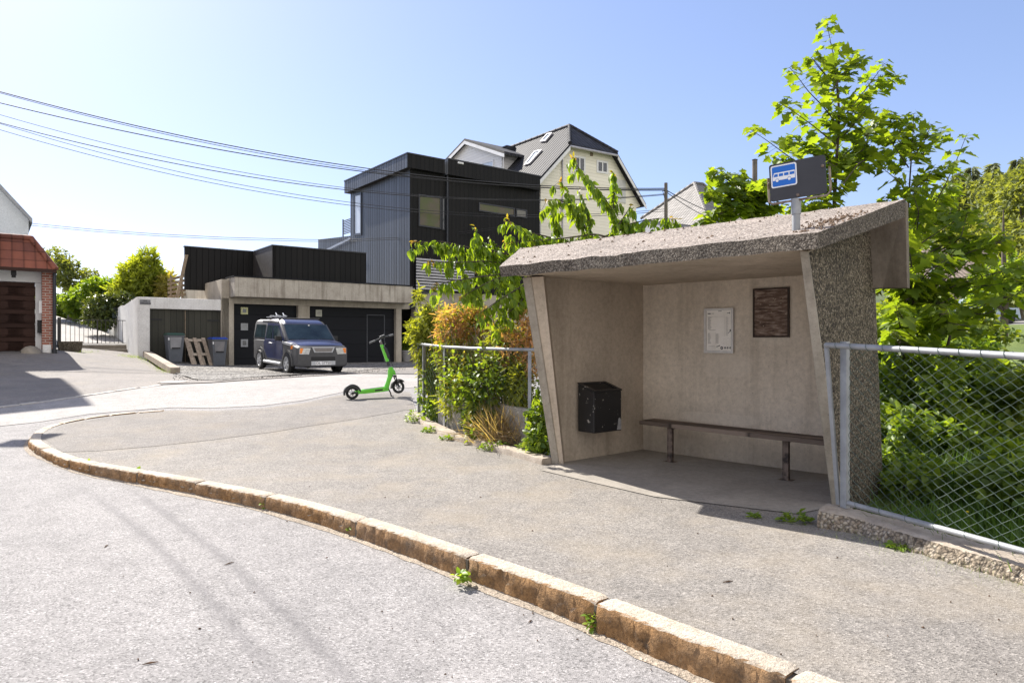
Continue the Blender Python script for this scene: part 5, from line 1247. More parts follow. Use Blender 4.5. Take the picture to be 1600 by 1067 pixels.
# ---------------------------------------------------------------- white store with green double gate
M['render_white'] = concrete('white_render', (.80, .79, .77), (.66, .645, .62), 1.3, streak=.25, bd=.004, rough=.85)
M['gate_green'] = boards('dark_green_boards', (.062, .060, .046), (.030, .030, .023), A, .22, .008, False, .7, .3, .4, .1)
store = thing('white_store', 'low white rendered store with flat roof beside the garage', 'store', tuple(up2(GW(280, 560), .5)))
cw = GW(215, 533); ce = GW(345.4, 533); ZS = 3.06
s = MB(); wbox(s, 215, 234, -.3, ZS, 0, .35); wbox(s, 234, 345.3, 2.62, ZS, 0, .35); s.build('front_wall', M['render_white'], store, bevel=.02)
SV = Vector((-.585, .811, 0)); sb1 = onwall(190, 480, cw, SV)
s = MB(); s.hexa([up2(cw-NF*.351, -.3), up2(sb1, -.3), up2(sb1+A*.3, -.3), up2(cw-NF*.351+A*.3, -.3)], [up2(cw-NF*.351, ZS), up2(sb1, sb1.z), up2(sb1+A*.3, sb1.z), up2(cw-NF*.351+A*.3, ZS)]); s.build('side_wall', M['render_white'], store)
s = MB(); s.hexa([up2(cw-NF*.36+A*.31, ZS-.2), up2(ce-NF*.36, ZS-.2), up2(ce-NF*4.4, ZS-.3), up2(cw-NF*4.4+A*.31, ZS-.3)], [up2(cw-NF*.36+A*.31, ZS-.02), up2(ce-NF*.36, ZS-.02), up2(ce-NF*4.4, ZS-.1), up2(cw-NF*4.4+A*.31, ZS-.1)]); s.build('roof', M['gar_conc'], store)
for (u0, u1) in ((234, 290), (290.6, 345.2)):
    s = MB(); wbox(s, u0, u1, -.2, 2.62, -.13, .19); g_ = s.build('gate_leaf', M['gate_green'], store)
    s = MB(); uu = (u0+1, u0+20) if u0 < 240 else (u1-20, u1-1); wbox(s, uu[0], uu[1], 2.18, 2.24, -.10, .13); s.build('hinge_strap', M['car_black'], g_)
s = MB(); wbox(s, 289.8, 290.8, .3, 2.6, -.10, .13); s.build('gate_edge', M['oldwood'], store)
plq = thing('number_plaque', 'grey house number plaque reading 64 on the white store corner', 'plaque', tuple(GW(226, 472)))
a_, b_ = GW(218, 475.5, .001), GW(234.8, 468, .001); s = MB(); s.box(up2(a_, a_.z), Vector((b_.x-a_.x, b_.y-a_.y, 0)), NF*.02, UP*(GW(218, 468).z-a_.z)); s.build('plate', plain('plaque_grey', (.20, .20, .21), (.16, .16, .17), 20, .5), plq)
text_mesh('64', GW(226.5, 470, .022), A, UP, .085, M['car_black'], 'number', plq, .001)
s = MB(); rp = random.Random(4)
for k in range(8):
    x = .03+k*.046; o_ = up2(a_, a_.z+.018)+A*x+NF*.0215; s.poly([o_, o_+A*.028, o_+A*.028+UP*.06, o_+A*.008+UP*.06])
s.build('worn_lettering', M['car_black'], plq)
# lower garden walls behind, mailboxes
M['low_white'] = M['render_white']
gw_ = thing('garden_wall', 'stepped low white garden wall running back along the sloping path', 'garden wall', tuple(sb1))
s = MB(); w0, w1 = onwall(190, 474, cw, SV), onwall(184, 478, cw, SV); 
s.hexa([up2(sb1+SV*.01, .3), up2(w1, .3), up2(w1+A*.3, .3), up2(sb1+SV*.01+A*.3, .3)], [up2(sb1+SV*.01, 2.95), up2(w1, 2.9), up2(w1+A*.3, 2.9), up2(sb1+SV*.01+A*.3, 2.95)]); s.build('pier', M['render_white'], gw_)
w2 = onwall(167, 486, cw, SV); s = MB(); s.hexa([up2(w1+SV*.01, .3), up2(w2, .5), up2(w2+A*.3, .5), up2(w1+SV*.01+A*.3, .3)], [up2(w1+SV*.01, 2.5), up2(w2, 2.65), up2(w2+A*.3, 2.65), up2(w1+SV*.01+A*.3, 2.5)]); s.build('wall_panel', M['render_white'], gw_)
w3 = onwall(140, 497, cw, SV); s = MB(); s.hexa([up2(w2+SV*.01, .5), up2(w3, .8), up2(w3+A*.3, .8), up2(w2+SV*.01+A*.3, .5)], [up2(w2+SV*.01, 2.25), up2(w3, 2.9), up2(w3+A*.3, 2.9), up2(w2+SV*.01+A*.3, 2.25)]); s.build('block_wall', M['gar_conc'], gw_)
for (u, lab) in ((179.0, 'dark green mailbox hanging on the white garden wall nearer the path'), (183.0, 'second dark mailbox nearest the white store corner on the garden wall')):
    m0 = onwall(u, 497, cw, SV)-A*.02; mb_ = thing('mailbox', lab, 'mailbox', tuple(m0), 'mailboxes on the garden wall')
    s = MB(); s.box(m0, SV*.34, -A*.18, UP*.42); bx_ = s.build('box', plain('mailbox_green', (.035, .06, .05), (.025, .045, .038), 12, .45), mb_, bevel=.012)
    s = MB(); s.hexa([m0+UP*.422-SV*.01+A*.0, m0+UP*.422+SV*.35, m0+UP*.422+SV*.35-A*.20, m0+UP*.422-SV*.01-A*.20], [m0+UP*.50-SV*.01, m0+UP*.50+SV*.35, m0+UP*.44+SV*.35-A*.20, m0+UP*.44-SV*.01-A*.20]); s.build('lid', M['white_paint'] if u < 180 else M['black_trim'], mb_)
# ---------------------------------------------------------------- steps, iron gate, path
gr_ = onwall(197, 537, cw, SV); gl_ = onwall(92, 537, gr_, A); gd = Vector((gr_.x-gl_.x, gr_.y-gl_.y, 0)); gd_n = gd.normalized(); gb = Vector((-gd_n.y, gd_n.x, 0))
M['step'] = concrete('step_stone', (.33, .29, .24), (.21, .185, .15), 3, bd=.004)
stp = thing('garden_steps', 'two worn concrete steps below the iron gate', 'steps', tuple(up2(gl_, .9)))
for k, (zt_, off) in enumerate(((1.20, .10), (1.03, .50))):
    s = MB(); l0 = up2(gl_, .3)+gd_n*(.55 if k == 0 else .85)-gb*off; s.box(l0, gd-gd_n*(.50 if k == 0 else .72), gb*.44, UP*(zt_-.3)); s.build('step', M['step'], stp, bevel=.02)
M['iron'] = plain('gate_iron', (.035, .033, .032), (.025, .024, .023), 20, .5)
ig = thing('iron_gate', 'slender black iron bar gate closing the garden path', 'gate', tuple(up2(gl_, 1.22)))
zb, zt_ = 1.25, 2.22
s = MB(); s.box(up2(gl_, .7)-gd_n*.05, gd_n*.12, gb*.12, UP*1.62); s.build('gate_post', M['iron'], ig)
s = MB(); L_ = gd.length
for z in (zb, zt_): s.box(up2(gl_, z)+gd_n*.1, gd-gd_n*.12, gb*.03, UP*.03)
s.build('rails', M['iron'], ig)
s = MB()
for k in range(14): s.box(up2(gl_, zb)+gd_n*(.22+k*(L_-.36)/13.)+gb*.005, gd_n*(.018 if k != 7 else .05), gb*.018, UP*(zt_-zb))
s.build('bars', M['iron'], ig)
def zpath(x, y):
    t = (Vector((x, y, 0))-Vector((gl_.x, gl_.y, 0))).dot(gb); return 1.21+.098*max(0, t)
pl0, pl1 = up2(gl_, 0)-gd_n*.9, up2(gr_, 0)
path = setting(drape([pl0, pl1, pl1+SV*3.5, pl1+SV*9-gd_n*.6, pl1+SV*22-gd_n*2.5, pl0+gb*22-gd_n*4, pl0+gb*8-gd_n*1.5], lambda x, y: zpath(x, y)+.004, 1.0, 'garden_path', M['street']))
s = MB(); a_ = P(84, 497, 47); b_ = P(137, 497, 47); s.box(up2(a_, 2.2)-A*2, b_-a_+A*2, B*.3, UP*.85); tag(s.build('terrace_wall', M['render_white']), 'pale low wall across the top of the sloping garden path', 'garden wall')
s = MB(); a_ = P(60, 492, 50); s.box(up2(a_, 2.0)-A*6, A*16, B*14, UP*1.3); setting(s.build('lawn_bank', plain('bank_grass', (.10, .17, .03), (.06, .11, .02), 2, .9, bs=20, bd=.05)))
# planter at the gate post
pz = gp(109, 549); s = MB(); s.hexa([up2(pz, pz.z-.1)+A*x+B*y for x, y in ((-.32, -.2), (.32, -.2), (.32, .2), (-.32, .2))], [up2(pz, pz.z+.36)+A*x+B*y for x, y in ((-.38, -.24), (.38, -.24), (.38, .24), (-.38, .24))])
pln = thing('stone_planter', 'small rough stone planter with grass at the foot of the gate post', 'planter', tuple(pz)); s.build('trough', M['pebble'], pln, bevel=.02)
s = MB(); s.poly([up2(pz, pz.z+.33)+A*x+B*y for x, y in ((-.36, -.22), (.36, -.22), (.36, .22), (-.36, .22))]); s.build('soil', M['dirt'], pln)

# ---------------------------------------------------------------- left garage with tiled roof
PR = Vector((-14.95, 22.0, 0))
def RWp(u, v, off=0.0): return onwall(u, v, PR+NF*off, A)
M['brick'], nt, b, _ = newmat('red_brick'); b.inputs['Roughness'].default_value = .9
w = worldpos(nt); s1 = N(nt, 'ShaderNodeVectorMath', operation='DOT_PRODUCT'); s1.inputs[1].default_value = (A.x-B.x, A.y-B.y, 0); nt.links.new(w, s1.inputs[0])
sx = N(nt, 'ShaderNodeSeparateXYZ'); nt.links.new(w, sx.inputs[0]); cv = N(nt, 'ShaderNodeCombineXYZ'); nt.links.new(s1.outputs['Value'], cv.inputs[0]); nt.links.new(sx.outputs[2], cv.inputs[1])
bk = N(nt, 'ShaderNodeTexBrick'); nt.links.new(cv.outputs[0], bk.inputs['Vector']); bk.inputs['Color1'].default_value = (.24, .075, .05, 1); bk.inputs['Color2'].default_value = (.34, .125, .08, 1); bk.inputs['Mortar'].default_value = (.42, .36, .31, 1)
bk.inputs['Scale'].default_value = 1; bk.inputs['Brick Width'].default_value = .24; bk.inputs['Row Height'].default_value = .083; bk.inputs['Mortar Size'].default_value = .012
nt.links.new(bk.outputs['Color'], b.inputs['Base Color']); bump(nt, b, mth(nt, 'SUBTRACT', 1.0, bk.outputs['Fac']), .6, .01)
M['door_brown'] = boards('brown_door_panels', (.050, .023, .016), (.030, .013, .009), UP, .44, .01, True, .7, .25, .6, .06)
M['clay'] = tiles('clay_tiles', (.27, .092, .055), (.15, .056, .040), A, .30, UP, .30, .75, .3)
M['clay_side'] = tiles('clay_tiles_side', (.27, .092, .055), (.15, .056, .040), B, .30, UP, .30, .75, .3)
rg_ = thing('brick_garage', 'garage with red tiled roof edge, brick pillar and brown panelled door', 'garage', tuple(RWp(60, 548)))
s = MB(); wbox(s, 65.5, 83.5, 1.1, 3.6, 0, .45, RWp); s.build('brick_pillar', M['brick'], rg_)
s = MB(); wbox(s, 66, 80, .5, 1.24, .03, .3, RWp); s.build('pillar_foot', M['render_white'], rg_, bevel=.03)
s = MB(); wbox(s, 56, 65.5, .5, 3.25, -.35, .5, RWp); wbox(s, -90, 65.5, 3.26, 3.6, -.35, .5, RWp); s.build('front_wall', M['white_paint'], rg_)
s = MB(); wbox(s, -60, 55.5, .5, 3.25, -.40, .5, RWp); s.build('garage_door', M['door_brown'], rg_)
for u in (8, -18):
    for k in range(5):
        s = MB(); z0 = 1.06+k*.44; p = RWp(u, 533, -.385); s.box(up2(p, z0), A*.95, NF*.02, UP*.30); s.box(up2(p, z0+.05)+A*.06+NF*.021, A*.83, NF*.012, UP*.20); s.build('door_panel', M['door_brown'], rg_, bevel=.008)
q0, q1_ = RWp(-110, 533, .38), RWp(87.5, 533, .38); dv = Vector((q1_.x-q0.x, q1_.y-q0.y, 0)); dep = 6.5
s = MB(); lo = [up2(q0, 3.63), up2(q1_, 3.63), up2(q1_-NF*dep, 3.63), up2(q0-NF*dep, 3.63)]; zt_ = 4.66
hi = [up2(q0-NF*.75, zt_), up2(q1_-NF*.75-A*.62, zt_), up2(q1_-NF*(dep-.6)-A*.62, zt_), up2(q0-NF*(dep-.6), zt_)]
s.hexa(lo, hi); s.m = [0, 1, 0, 0, 0, 0]; rf_ = s.build('tiled_roof', [M['clay'], M['clay_side']], rg_)
s = MB()
for k in range(4): s.tube([lo[1].lerp(hi[1], k/4+.02)+A*.0, lo[1].lerp(hi[1], k/4+.27)+UP*.02], [.10, .085], 8)
s.tube([hi[0]+UP*.02, hi[1]+UP*.02], .09, 8); s.build('ridge_tiles', M['clay'], rf_, smooth=60)
s = MB(); s.box(up2(q0, 3.55)+NF*.01, dv+A*.01, -NF*.10, UP*.10); s.box(up2(q1_, 3.551)+NF*-.09, A*.02, -NF*(dep-.3), UP*.09); s.build('gutter', M['door_brown'], rg_)
s = MB(); s.box(up2(q0-NF*.1, 3.60), dv, -NF*(dep-.2), UP*.025); s.build('soffit', M['white_paint'], rg_)
s = MB(); p = RWp(84.8, 533, .08); s.tube([up2(p, 3.55), up2(p, 1.1)], .05, 8); s.tube([up2(p, 1.1), up2(p, .9)], .075, 8); s.build('downpipe', M['black_trim'], rg_, smooth=50)
s = MB(); p = RWp(60.5, 533, -.1); s.box(up2(p, 2.26), A*.32, NF*.05, UP*.40); tag(s.build('notice_sheet', M['white_paint']), 'white sheet hung on the white jamb beside the brick pillar', 'notice')
s = MB(); p = RWp(58, 533, -.3); s.box(up2(p, 1.62), A*.22, NF*.16, UP*.38); s.box(up2(p, 2.005)-A*.01+NF*.0, A*.24, NF*.18, UP*.03); tag(s.build('mailbox', M['car_black'], bevel=.012), 'black mailbox low on the white jamb by the brown garage door', 'mailbox')
s = MB(); p = RWp(21, 533, .1); s.cbox(up2(p, 3.50), .14, .12, .16, A, B); s.lathe([(.05, 0), (.06, -.07), (.0, -.075)], up2(p, 3.42), UP, 12); tag(s.build('soffit_lamp', M['car_black'], bevel=.01), 'small black lamp under the tiled roof edge above the brown door', 'lamp')
s = MB(); p = RWp(48, 549, .2); p.z = G(p.x, p.y); s.lathe([(.30, -.05), (.26, .10), (.15, .20), (.0, .23)], p, UP, 9); tag(s.build('stone', M['step'], smooth=50), 'grey boulder lying at the foot of the brown garage door', 'stone')
# white house behind it
wh = thing('white_gable_house', 'pale rendered house with steep gable rising behind the tiled garage', 'house', tuple(P(30, 420, 31)))
PW = P(44.5, 350, 31.0)
def WW(u, v, off=0.0): return onwall(u, v, PW+NF*off, A)
M['pale_render'] = concrete('pale_render', (.60, .63, .65), (.52, .55, .57), 2, bd=.004, rough=.85)
s = MB(); pts = [WW(44.5, 345), WW(44.5, 420), up2(WW(-200, 345), 3), WW(-200, 345)]; ap = WW(-86, 206)
pts = [up2(WW(44.5, 345), .5), WW(44.5, 343), ap, WW(-200, 345), up2(WW(-200, 345), .5)]; s.prism(pts, B*9); s.build('wall', M['pale_render'], wh)
s = MB(); e_ = WW(50.5, 348.5, .3); t_ = WW(-86, 203, .3); s.prism([e_, t_, t_+UP*.22, e_+UP*.20], B*9.6); e2 = WW(-205, 350, .3); s.prism([e2, t_, t_+UP*.22, e2+UP*.2], B*9.6); s.build('roof', plain('grey_roof', (.30, .31, .32), (.22, .23, .24), 5, .6), wh)
KW2 = Vector((-15.95, 20.35, 0)); s = MB(); s.box(up2(KW2, -.5), -A*9, B*5, UP*11.1); wing = s.build('shadow_wing', M['pale_render'], wh)  # unseen wing added, sized to throw the driveway shadow
s = MB(); s.box(up2(KW2+A*.3-B*.3, 10.55), -A*9.6, B*5.6, UP*.28); s.build('wing_roof', plain('wing_roofing', (.20, .20, .21), (.15, .15, .16), 5, .6), wh)
for k in range(2):
    for z in (2.2, 5.0, 7.8):
        q0_ = up2(KW2-A*(2.2+k*3.4), z); frame_quad([q0_-A*1.2, q0_, q0_+UP*1.4, q0_-A*1.2+UP*1.4], .10, .05, NF, wing, M['win_glass'], M['white_paint'])

# ---------------------------------------------------------------- white house with dark tiled roof
PV = P(845, 290, 43.0)
def VG(u, v, off=0.0): return onwall(u, v, PV+NF*off, A)
M['siding'] = boards('cream_siding', (.84, .80, .68), (.77, .73, .61), UP, .21, .012, True, .6, .3, .78, .1)
M['siding_w'] = boards('white_siding', (.80, .79, .76), (.72, .71, .69), UP, .21, .012, True, .6, .3, .78, .1)
vh = thing('white_house', 'tall white boarded house with dark tiled half hipped roof and dormer', 'house', tuple(up2(VG(900, 400), 4)))
gpts = [VG(u, v) for u, v in ((845, 420), (845, 290), (838, 288), (891.5, 228), (964, 242), (969, 250), (1004, 321), (994, 325), (994, 420))]
for i in (0, 8): gpts[i].z = 2.5
s = MB(); s.prism(gpts, B*11); s.build('wall', M['siding'], vh)
M['roof_dark'] = tiles('dark_tiles', (.020, .020, .024), (.011, .011, .0135), B, .33, UP, .34, .7, .3, .05)
M['roof_dark_a'] = tiles('dark_tiles_hip', (.040, .041, .048), (.022, .022, .026), A, .33, UP, .34, .7, .3, .05)
E1_, T1_, T2_, E2_ = VG(832.5, 289.5, .45), VG(890.5, 224.5, .45), VG(965, 239.5, .45), VG(1009.5, 318.5, .45)
mid = (T1_+T2_)/2
# apex: back along B from the middle until it is seen at column 889
best = min((abs((( (mid+B*t).x)/((mid+B*t).y)*F+CX)-889.5), t) for t in np.arange(.3, 5, .02))[1]
apx = mid+B*best; apx.z = HC+(CY-197)/F*apx.y
rbk = apx+B*9.5; e1b = E1_+B*12; e2b = E2_+B*12
s = MB(); dn = -UP*.20
s.prism([E1_, T1_, apx, rbk, e1b], dn); s.prism([E2_, e2b, rbk, apx, T2_], dn); r_ = s.build('roof', M['roof_dark'], vh)
s = MB(); s.prism([T1_-A*.05, T2_+A*.05, apx+UP*.02], dn*.5); s.build('hip', M['roof_dark_a'], r_)
s = MB()
for a_, b_ in ((T1_, apx), (T2_, apx), (apx, rbk)):
    n = 14
    for k in range(n): s.tube([a_.lerp(b_, k/n)+UP*.04, a_.lerp(b_, (k+1.15)/n if k < n-1 else 1)+UP*.06], [.13, .10], 8)
s.build('ridge_tiles', M['roof_dark_a'], r_, smooth=60)
# bargeboards and gutter
s = MB()
for a_, b_ in ((E1_, T1_), (E2_, T2_)): s.hexa([a_+NF*.02-UP*.42, b_+NF*.02-UP*.42, b_+NF*.06-UP*.42, a_+NF*.06-UP*.42], [a_+NF*.02-UP*.16, b_+NF*.02-UP*.16, b_+NF*.06-UP*.16, a_+NF*.06-UP*.16])
s.build('bargeboard', M['white_paint'], vh)
s = MB(); s.tube([T1_-UP*.18+NF*.05, T2_-UP*.18+NF*.05], .08, 8); s.build('gutter', M['slat'], vh, smooth=50)
def onplane(u, v, p0, n):
    r = Vector(((u-CX)/F, 1, (CY-v)/F)); o = Vector((0, 0, HC)); t = (p0-o).dot(n)/r.dot(n); return o+r*t
rn = (T1_-E1_).cross(B).normalized(); rn = rn if rn.z > 0 else -rn
for q in (((845, 223.5), (853, 222.5), (864, 209.5), (856, 211)), ((820, 260), (828, 257.5), (848, 236), (836, 238.5))):
    quad = [onplane(u, v, T1_, rn)+rn*.03 for u, v in q]
    frame_quad(quad, .10, .10, rn, r_, skyglass, M['slat'], 'skylight')
s = MB(); c = onplane(793, 232, rbk*.5+apx*.5, Vector((0, -1, 0))); s.box(c-UP*.6, A*.7, B*.5, UP*.75); s.box(c+UP*.15-A*.08, A*.86, B*.62, UP*.09); s.build('chimney', M['black_trim'], r_)
# dormer
PD = PV+A*1.1
def DG(u, v, off=0.0): return onwall(u, v, PD-A*off, B)
s = MB(); dp = [DG(698, 300), DG(698, 253), DG(727, 222), DG(784, 239), DG(784, 300)]; zb_ = min(p.z for p in dp)-1; dp[0].z = dp[4].z = zb_
s.prism(dp, A*5.0); dm = s.build('dormer', M['siding_w'], vh)
s = MB(); dl_, dt, drt = DG(692.5, 252, .35), DG(726, 216.5, .35), DG(788, 236.5, .35)
s.prism([dl_, dt, dt-UP*.18, dl_-UP*.18], A*5.5); s.prism([drt, dt, dt-UP*.18, drt-UP*.18], A*5.0); s.build('dormer_roof', M['roof_dark_a'], dm)
s = MB()
for a_, b_ in ((dl_, dt), (drt, dt)): s.hexa([a_-A*.03-UP*.42, b_-A*.03-UP*.42, b_-A*.0-UP*.42, a_-A*.0-UP*.42], [a_-A*.03-UP*.18, b_-A*.03-UP*.18, b_-UP*.18, a_-UP*.18])
s.build('bargeboard', M['white_paint'], dm)
frame_quad([DG(752, 268), DG(772, 270), DG(772, 249.5), DG(752, 254)], .12, .06, -A, dm, skyglass, M['white_paint'])
s = MB(); p = DG(786.5, 240, .1); s.tube([p, p-UP*3], .05, 6); s.build('downpipe', M['white_paint'], dm)
for (q, k) in ((((896, 268), (914, 271), (914, 246), (896, 243)), 0), (((932, 270), (949.5, 272.5), (949.5, 253), (932, 250)), 1)):
    quad = [VG(u, v) for u, v in q]; f_ = frame_quad(quad, .13, .06, NF, vh, M['win_glass'], M['white_paint'])
    s = MB(); m0, m1 = (quad[0]+quad[1])/2, (quad[2]+quad[3])/2; s.box(m0-A*.05+NF*.012, A*.10, NF*.05, m1-m0); s.build('mullion', M['white_paint'], f_)
s = MB(); p = VG(879, 270, .08); s.tube([up2(p, VG(879, 246).z), up2(p, 3.5)], .05, 6); s.build('downpipe', M['slat'], vh)
s = MB(); quad = [VG(958, 314), VG(977, 318), VG(977, 283), VG(958, 279)]; s.prism(quad, NF*.05); s.build('shutter', plain('grey_shutter', (.55, .55, .53), (.46, .46, .45), 4, .6), vh)
s = MB(); quad = [VG(922, 244), VG(926, 244.6), VG(926, 238.8), VG(922, 238)]; s.prism(quad, NF*.04); s.build('vent', M['oldwood'], vh)

# ---------------------------------------------------------------- grey hipped house and small roof beyond
hh_ = thing('grey_house', 'grey tiled hip roofed house partly hidden behind the cherry and shelter roof', 'house', tuple(P(1090, 420, 58)))
A1, A2 = P(1085, 286.5, 60), P(1098, 288, 63); L0, Fr0, Rr0 = P(1001, 342, 63), P(1112, 356, 53), P(1176, 350, 62); Bk0 = L0+Rr0-Fr0
M['grey_tile'] = tiles('grey_tiles', (.24, .225, .21), (.16, .15, .14), (Fr0-L0).normalized(), .35, UP, .30, .7, .3)
s = MB(); s.poly([L0, Fr0, A1]); s.poly([Fr0, Rr0, A2, A1]); s.poly([Rr0, Bk0, A2]); s.poly([Bk0, L0, A1, A2]); s.build('roof', M['grey_tile'], hh_)
s = MB(); ins = [p.lerp((L0+Rr0)/2, .05)-UP*.05 for p in (L0, Fr0, Rr0, Bk0)]; s.prism(ins, -UP*7); s.build('wall', plain('grey_boards', (.30, .30, .32), (.22, .22, .24), 3, .7), hh_)
s = MB(); 
for a_, b_ in ((L0, A1), (Fr0, A1), (Rr0, A2), (A1, A2)): s.tube([a_+UP*.03, b_+UP*.03], .14, 6)
s.build('ridge_tiles', M['grey_tile'], hh_)
s2 = thing('small_roofed_house', 'low house with brown grey roof beside the dark pole above the shelter', 'house', tuple(P(1190, 400, 48)))
a_, b_, c_, d_ = P(1150, 346, 46), P(1226, 339, 46), P(1187, 319.5, 49), P(1130, 323, 52)
s = MB(); s.prism([a_, b_, c_, d_], -UP*.2); s.prism([b_, c_, c_+Vector((2, 6, -1.4))], -UP*.2); s.build('roof', plain('brown_roof', (.20, .175, .155), (.13, .115, .10), 6, .8), s2)
s = MB(); s.prism([a_+Vector((.4, .4, -.2)), b_+Vector((-.6, .4, -.2)), b_+Vector((-.6, 5, -.2)), a_+Vector((.4, 5, -.2))], -UP*5); s.build('wall', plain('white_boards', (.6, .6, .6)), s2)

# ---------------------------------------------------------------- things standing about the garages
M['bin_grey'] = plain('bin_grey', (.115, .125, .145), (.095, .105, .12), 7, .5); M['bin_green'] = plain('bin_lid_green', (.02, .075, .045), (.018, .06, .038), 7, .5); M['bin_blue'] = plain('bin_lid_blue', (.01, .06, .38), (.01, .05, .32), 7, .45)
def wheelie(u0, u1, vb, d, label, lidm, panel):
    a_, b_ = P(u0, vb, d), P(u1, vb, d); c = (a_+b_)/2; c.z = G(c.x, c.y); c.z = max(c.z, a_.z); W = (b_-a_).length/2/.95
    r = thing('wheelie_bin', label, 'wheelie bin', tuple(c), 'wheelie bins by the dark green gates'); ax, ay = A, B
    def rg2(z, wx, wy, oy=0): return [c+ax*x+ay*(y+oy)+UP*z for x, y in ((-wx, -wy), (wx, -wy), (wx, wy), (-wx, wy))]
    s = MB(); s.loft([rg2(.04, W*.74, .26), rg2(.5, W*.85, .30), rg2(1.02, W*.97, .35), rg2(1.02, W*1.02, .38), rg2(1.07, W*1.02, .38)]); bd = s.build('bin_body', M['bin_grey'], r, bevel=.02)
    s = MB(); s.prism([c+ax*x-ay*(.29+.06*(z-.3)/.7+.005)+UP*z for x, z in ((-W*.62, .55), (W*.5, .55), (W*.66, 1.0), (-W*.7, 1.0))], -ay*.006); s.build('front_panel', panel, bd)
    s = MB(); s.cbox(c-ay*.325+UP*.58, .30, .02, .05, ax, ay); s.build('grip_slot', M['car_black'], bd)
    s = MB(); s.loft([rg2(1.075, W*1.05, .40), rg2(1.11, W*1.05, .40), rg2(1.16, W*.85, .30, .04)]); s.cbox(c+ay*.42+UP*1.08, W*1.7, .05, .04, ax, ay); s.build('lid', lidm, r, bevel=.015)
    for sg_ in (-1, 1):
        s = MB(); s.lathe([(.10, -.03), (.10, .03)], c+ax*sg_*W*.78+ay*.28+UP*.10, ax, 16); s.build('wheel', M['rubber'], r)
    s = MB(); s.cbox(c-ax*W*.86-ay*.36+UP*.93, .05, .012, .10, ax, ay); s.build('sticker', M['white_paint'], bd)
wheelie(260.5, 283.5, 577, 26.3, 'grey wheelie bin with green lid beside the pallet', M['bin_green'], plain('bin_panel_pale', (.30, .30, .31), (.24, .24, .25), 4, .5))
wheelie(329, 350.5, 577, 27.2, 'grey wheelie bin with bright blue lid before the concrete pillar', M['bin_blue'], plain('bin_panel_mid', (.24, .23, .23), (.17, .17, .18), 4, .5))
pal = thing('wooden_pallet', 'weathered wooden pallet leaning on the dark green gates between the bins', 'pallet', tuple(P(310, 577, 26.6)))
M['pal'] = plain('pallet_wood', (.46, .37, .28), (.25, .20, .155), 12, .85, bs=60, bd=.004); M['pal2'] = plain('pallet_wood_pale', (.50, .43, .34), (.34, .28, .22), 12, .85)
pb0, pb1 = P(301, 577, 26.4), P(331, 577, 26.9); pt0 = P(287, 528, 26.9)
px_ = Vector((pb1.x-pb0.x, pb1.y-pb0.y, 0)); PWd = .80; px_.normalize(); pu_ = (pt0-pb0); PHt = pu_.length; pu_.normalize(); pn_ = px_.cross(pu_); pn_ = pn_ if pn_.y < 0 else -pn_
for x in (0, .325, .655):
    s = MB(); s.box(pb0+px_*x, px_*.145, pn_*.022, pu_*PHt); s.build('board', M['pal'], pal, bevel=.004)
for y in (.02, .53, 1.08):
    s = MB(); s.box(pb0+pu_*y*PHt/1.2-pn_*.024, px_*PWd, -pn_*.022, pu_*.12); s.build('bearer', M['pal2'], pal, bevel=.004)
for x in (.16, .50):
    s = MB(); s.box(pb0+px_*x-pn_*.12, px_*.10, -pn_*.022, pu_*PHt); s.build('back_board', M['pal2'], pal)
s = MB()
for x in (0, .325, .655):
    for y in (.02, .53, 1.08): s.box(pb0+px_*(x+.01)+pu_*y*PHt/1.2-pn_*.047, px_*.12, -pn_*.072, pu_*.11)
s.build('blocks', M['pal'], pal)
sl0, sl1 = gp(223, 556), gp(266, 584); s = MB(); dv = sl1-sl0; n = Vector((-dv.y, dv.x, 0)).normalized(); n = n if n.x > 0 else -n
s.box(sl0-UP*.02, dv, n*.26, UP*.20); tag(s.build('timber_sleeper', plain('sleeper', (.34, .28, .21), (.22, .18, .14), 6, .85, bs=40, bd=.006), bevel=.015), 'long pale timber sleeper edging the driveway by the white store', 'timber')
pt_ = thing('potted_plant', 'potted plant in the dark gap beside the right garage door', 'potted plant', tuple(up2(GW(635, 567, -.6), .34)))
c = up2(GW(635, 567, -.6), .33); s = MB(); s.lathe([(.20, 0), (.30, .50), (.33, .52), (.33, .58), (.28, .58), (.26, .5), (.0, .49)], c, UP, 18); s.build('pot', plain('pot_grey', (.34, .33, .33), (.27, .27, .27), 6, .7), pt_, smooth=40)
# ---------------------------------------------------------------- poles and wires
M['pole'] = plain('pole_wood', (.16, .135, .115), (.09, .078, .068), 5, .85, bs=30, bd=.005)
p1b = P(1040.5, 400, 33.5); p1t = P(1040.5, 286, 33.5)
po1 = thing('utility_pole', 'wooden utility pole with wires in front of the grey hipped house', 'utility pole', (p1b.x, p1b.y, 2))
s = MB(); s.tube([(p1b.x, p1b.y, 1), p1t], [.115, .085], 12); s.build('shaft', M['pole'], po1, smooth=60)
s = MB(); s.tube([p1t-UP*.4-A*.24, p1t-UP*.4+A*.24], .025, 6); s.tube([p1t-UP*.75-A*.10, p1t-UP*.42-A*.24], .015, 6); s.build('crossarm', M['black_trim'], po1)
p2t = P(1179.5, 250, 33); po2 = thing('utility_pole', 'dark wooden pole rising behind the maple leaves next to the bus sign', 'utility pole', (p2t.x, p2t.y, 2))
s = MB(); s.tube([(p2t.x, p2t.y, 1), p2t], [.135, .12], 12); s.build('shaft', M['pole'], po2, smooth=60)
s = MB(); s.lathe([(.135, 0), (.135, .03), (.0, .08)], p2t-UP*.02, UP, 12); s.build('cap', M['black_trim'], po2)
M['cable'] = plain('cable_black', (.02, .02, .022), (.015, .015, .017), 10, .6)
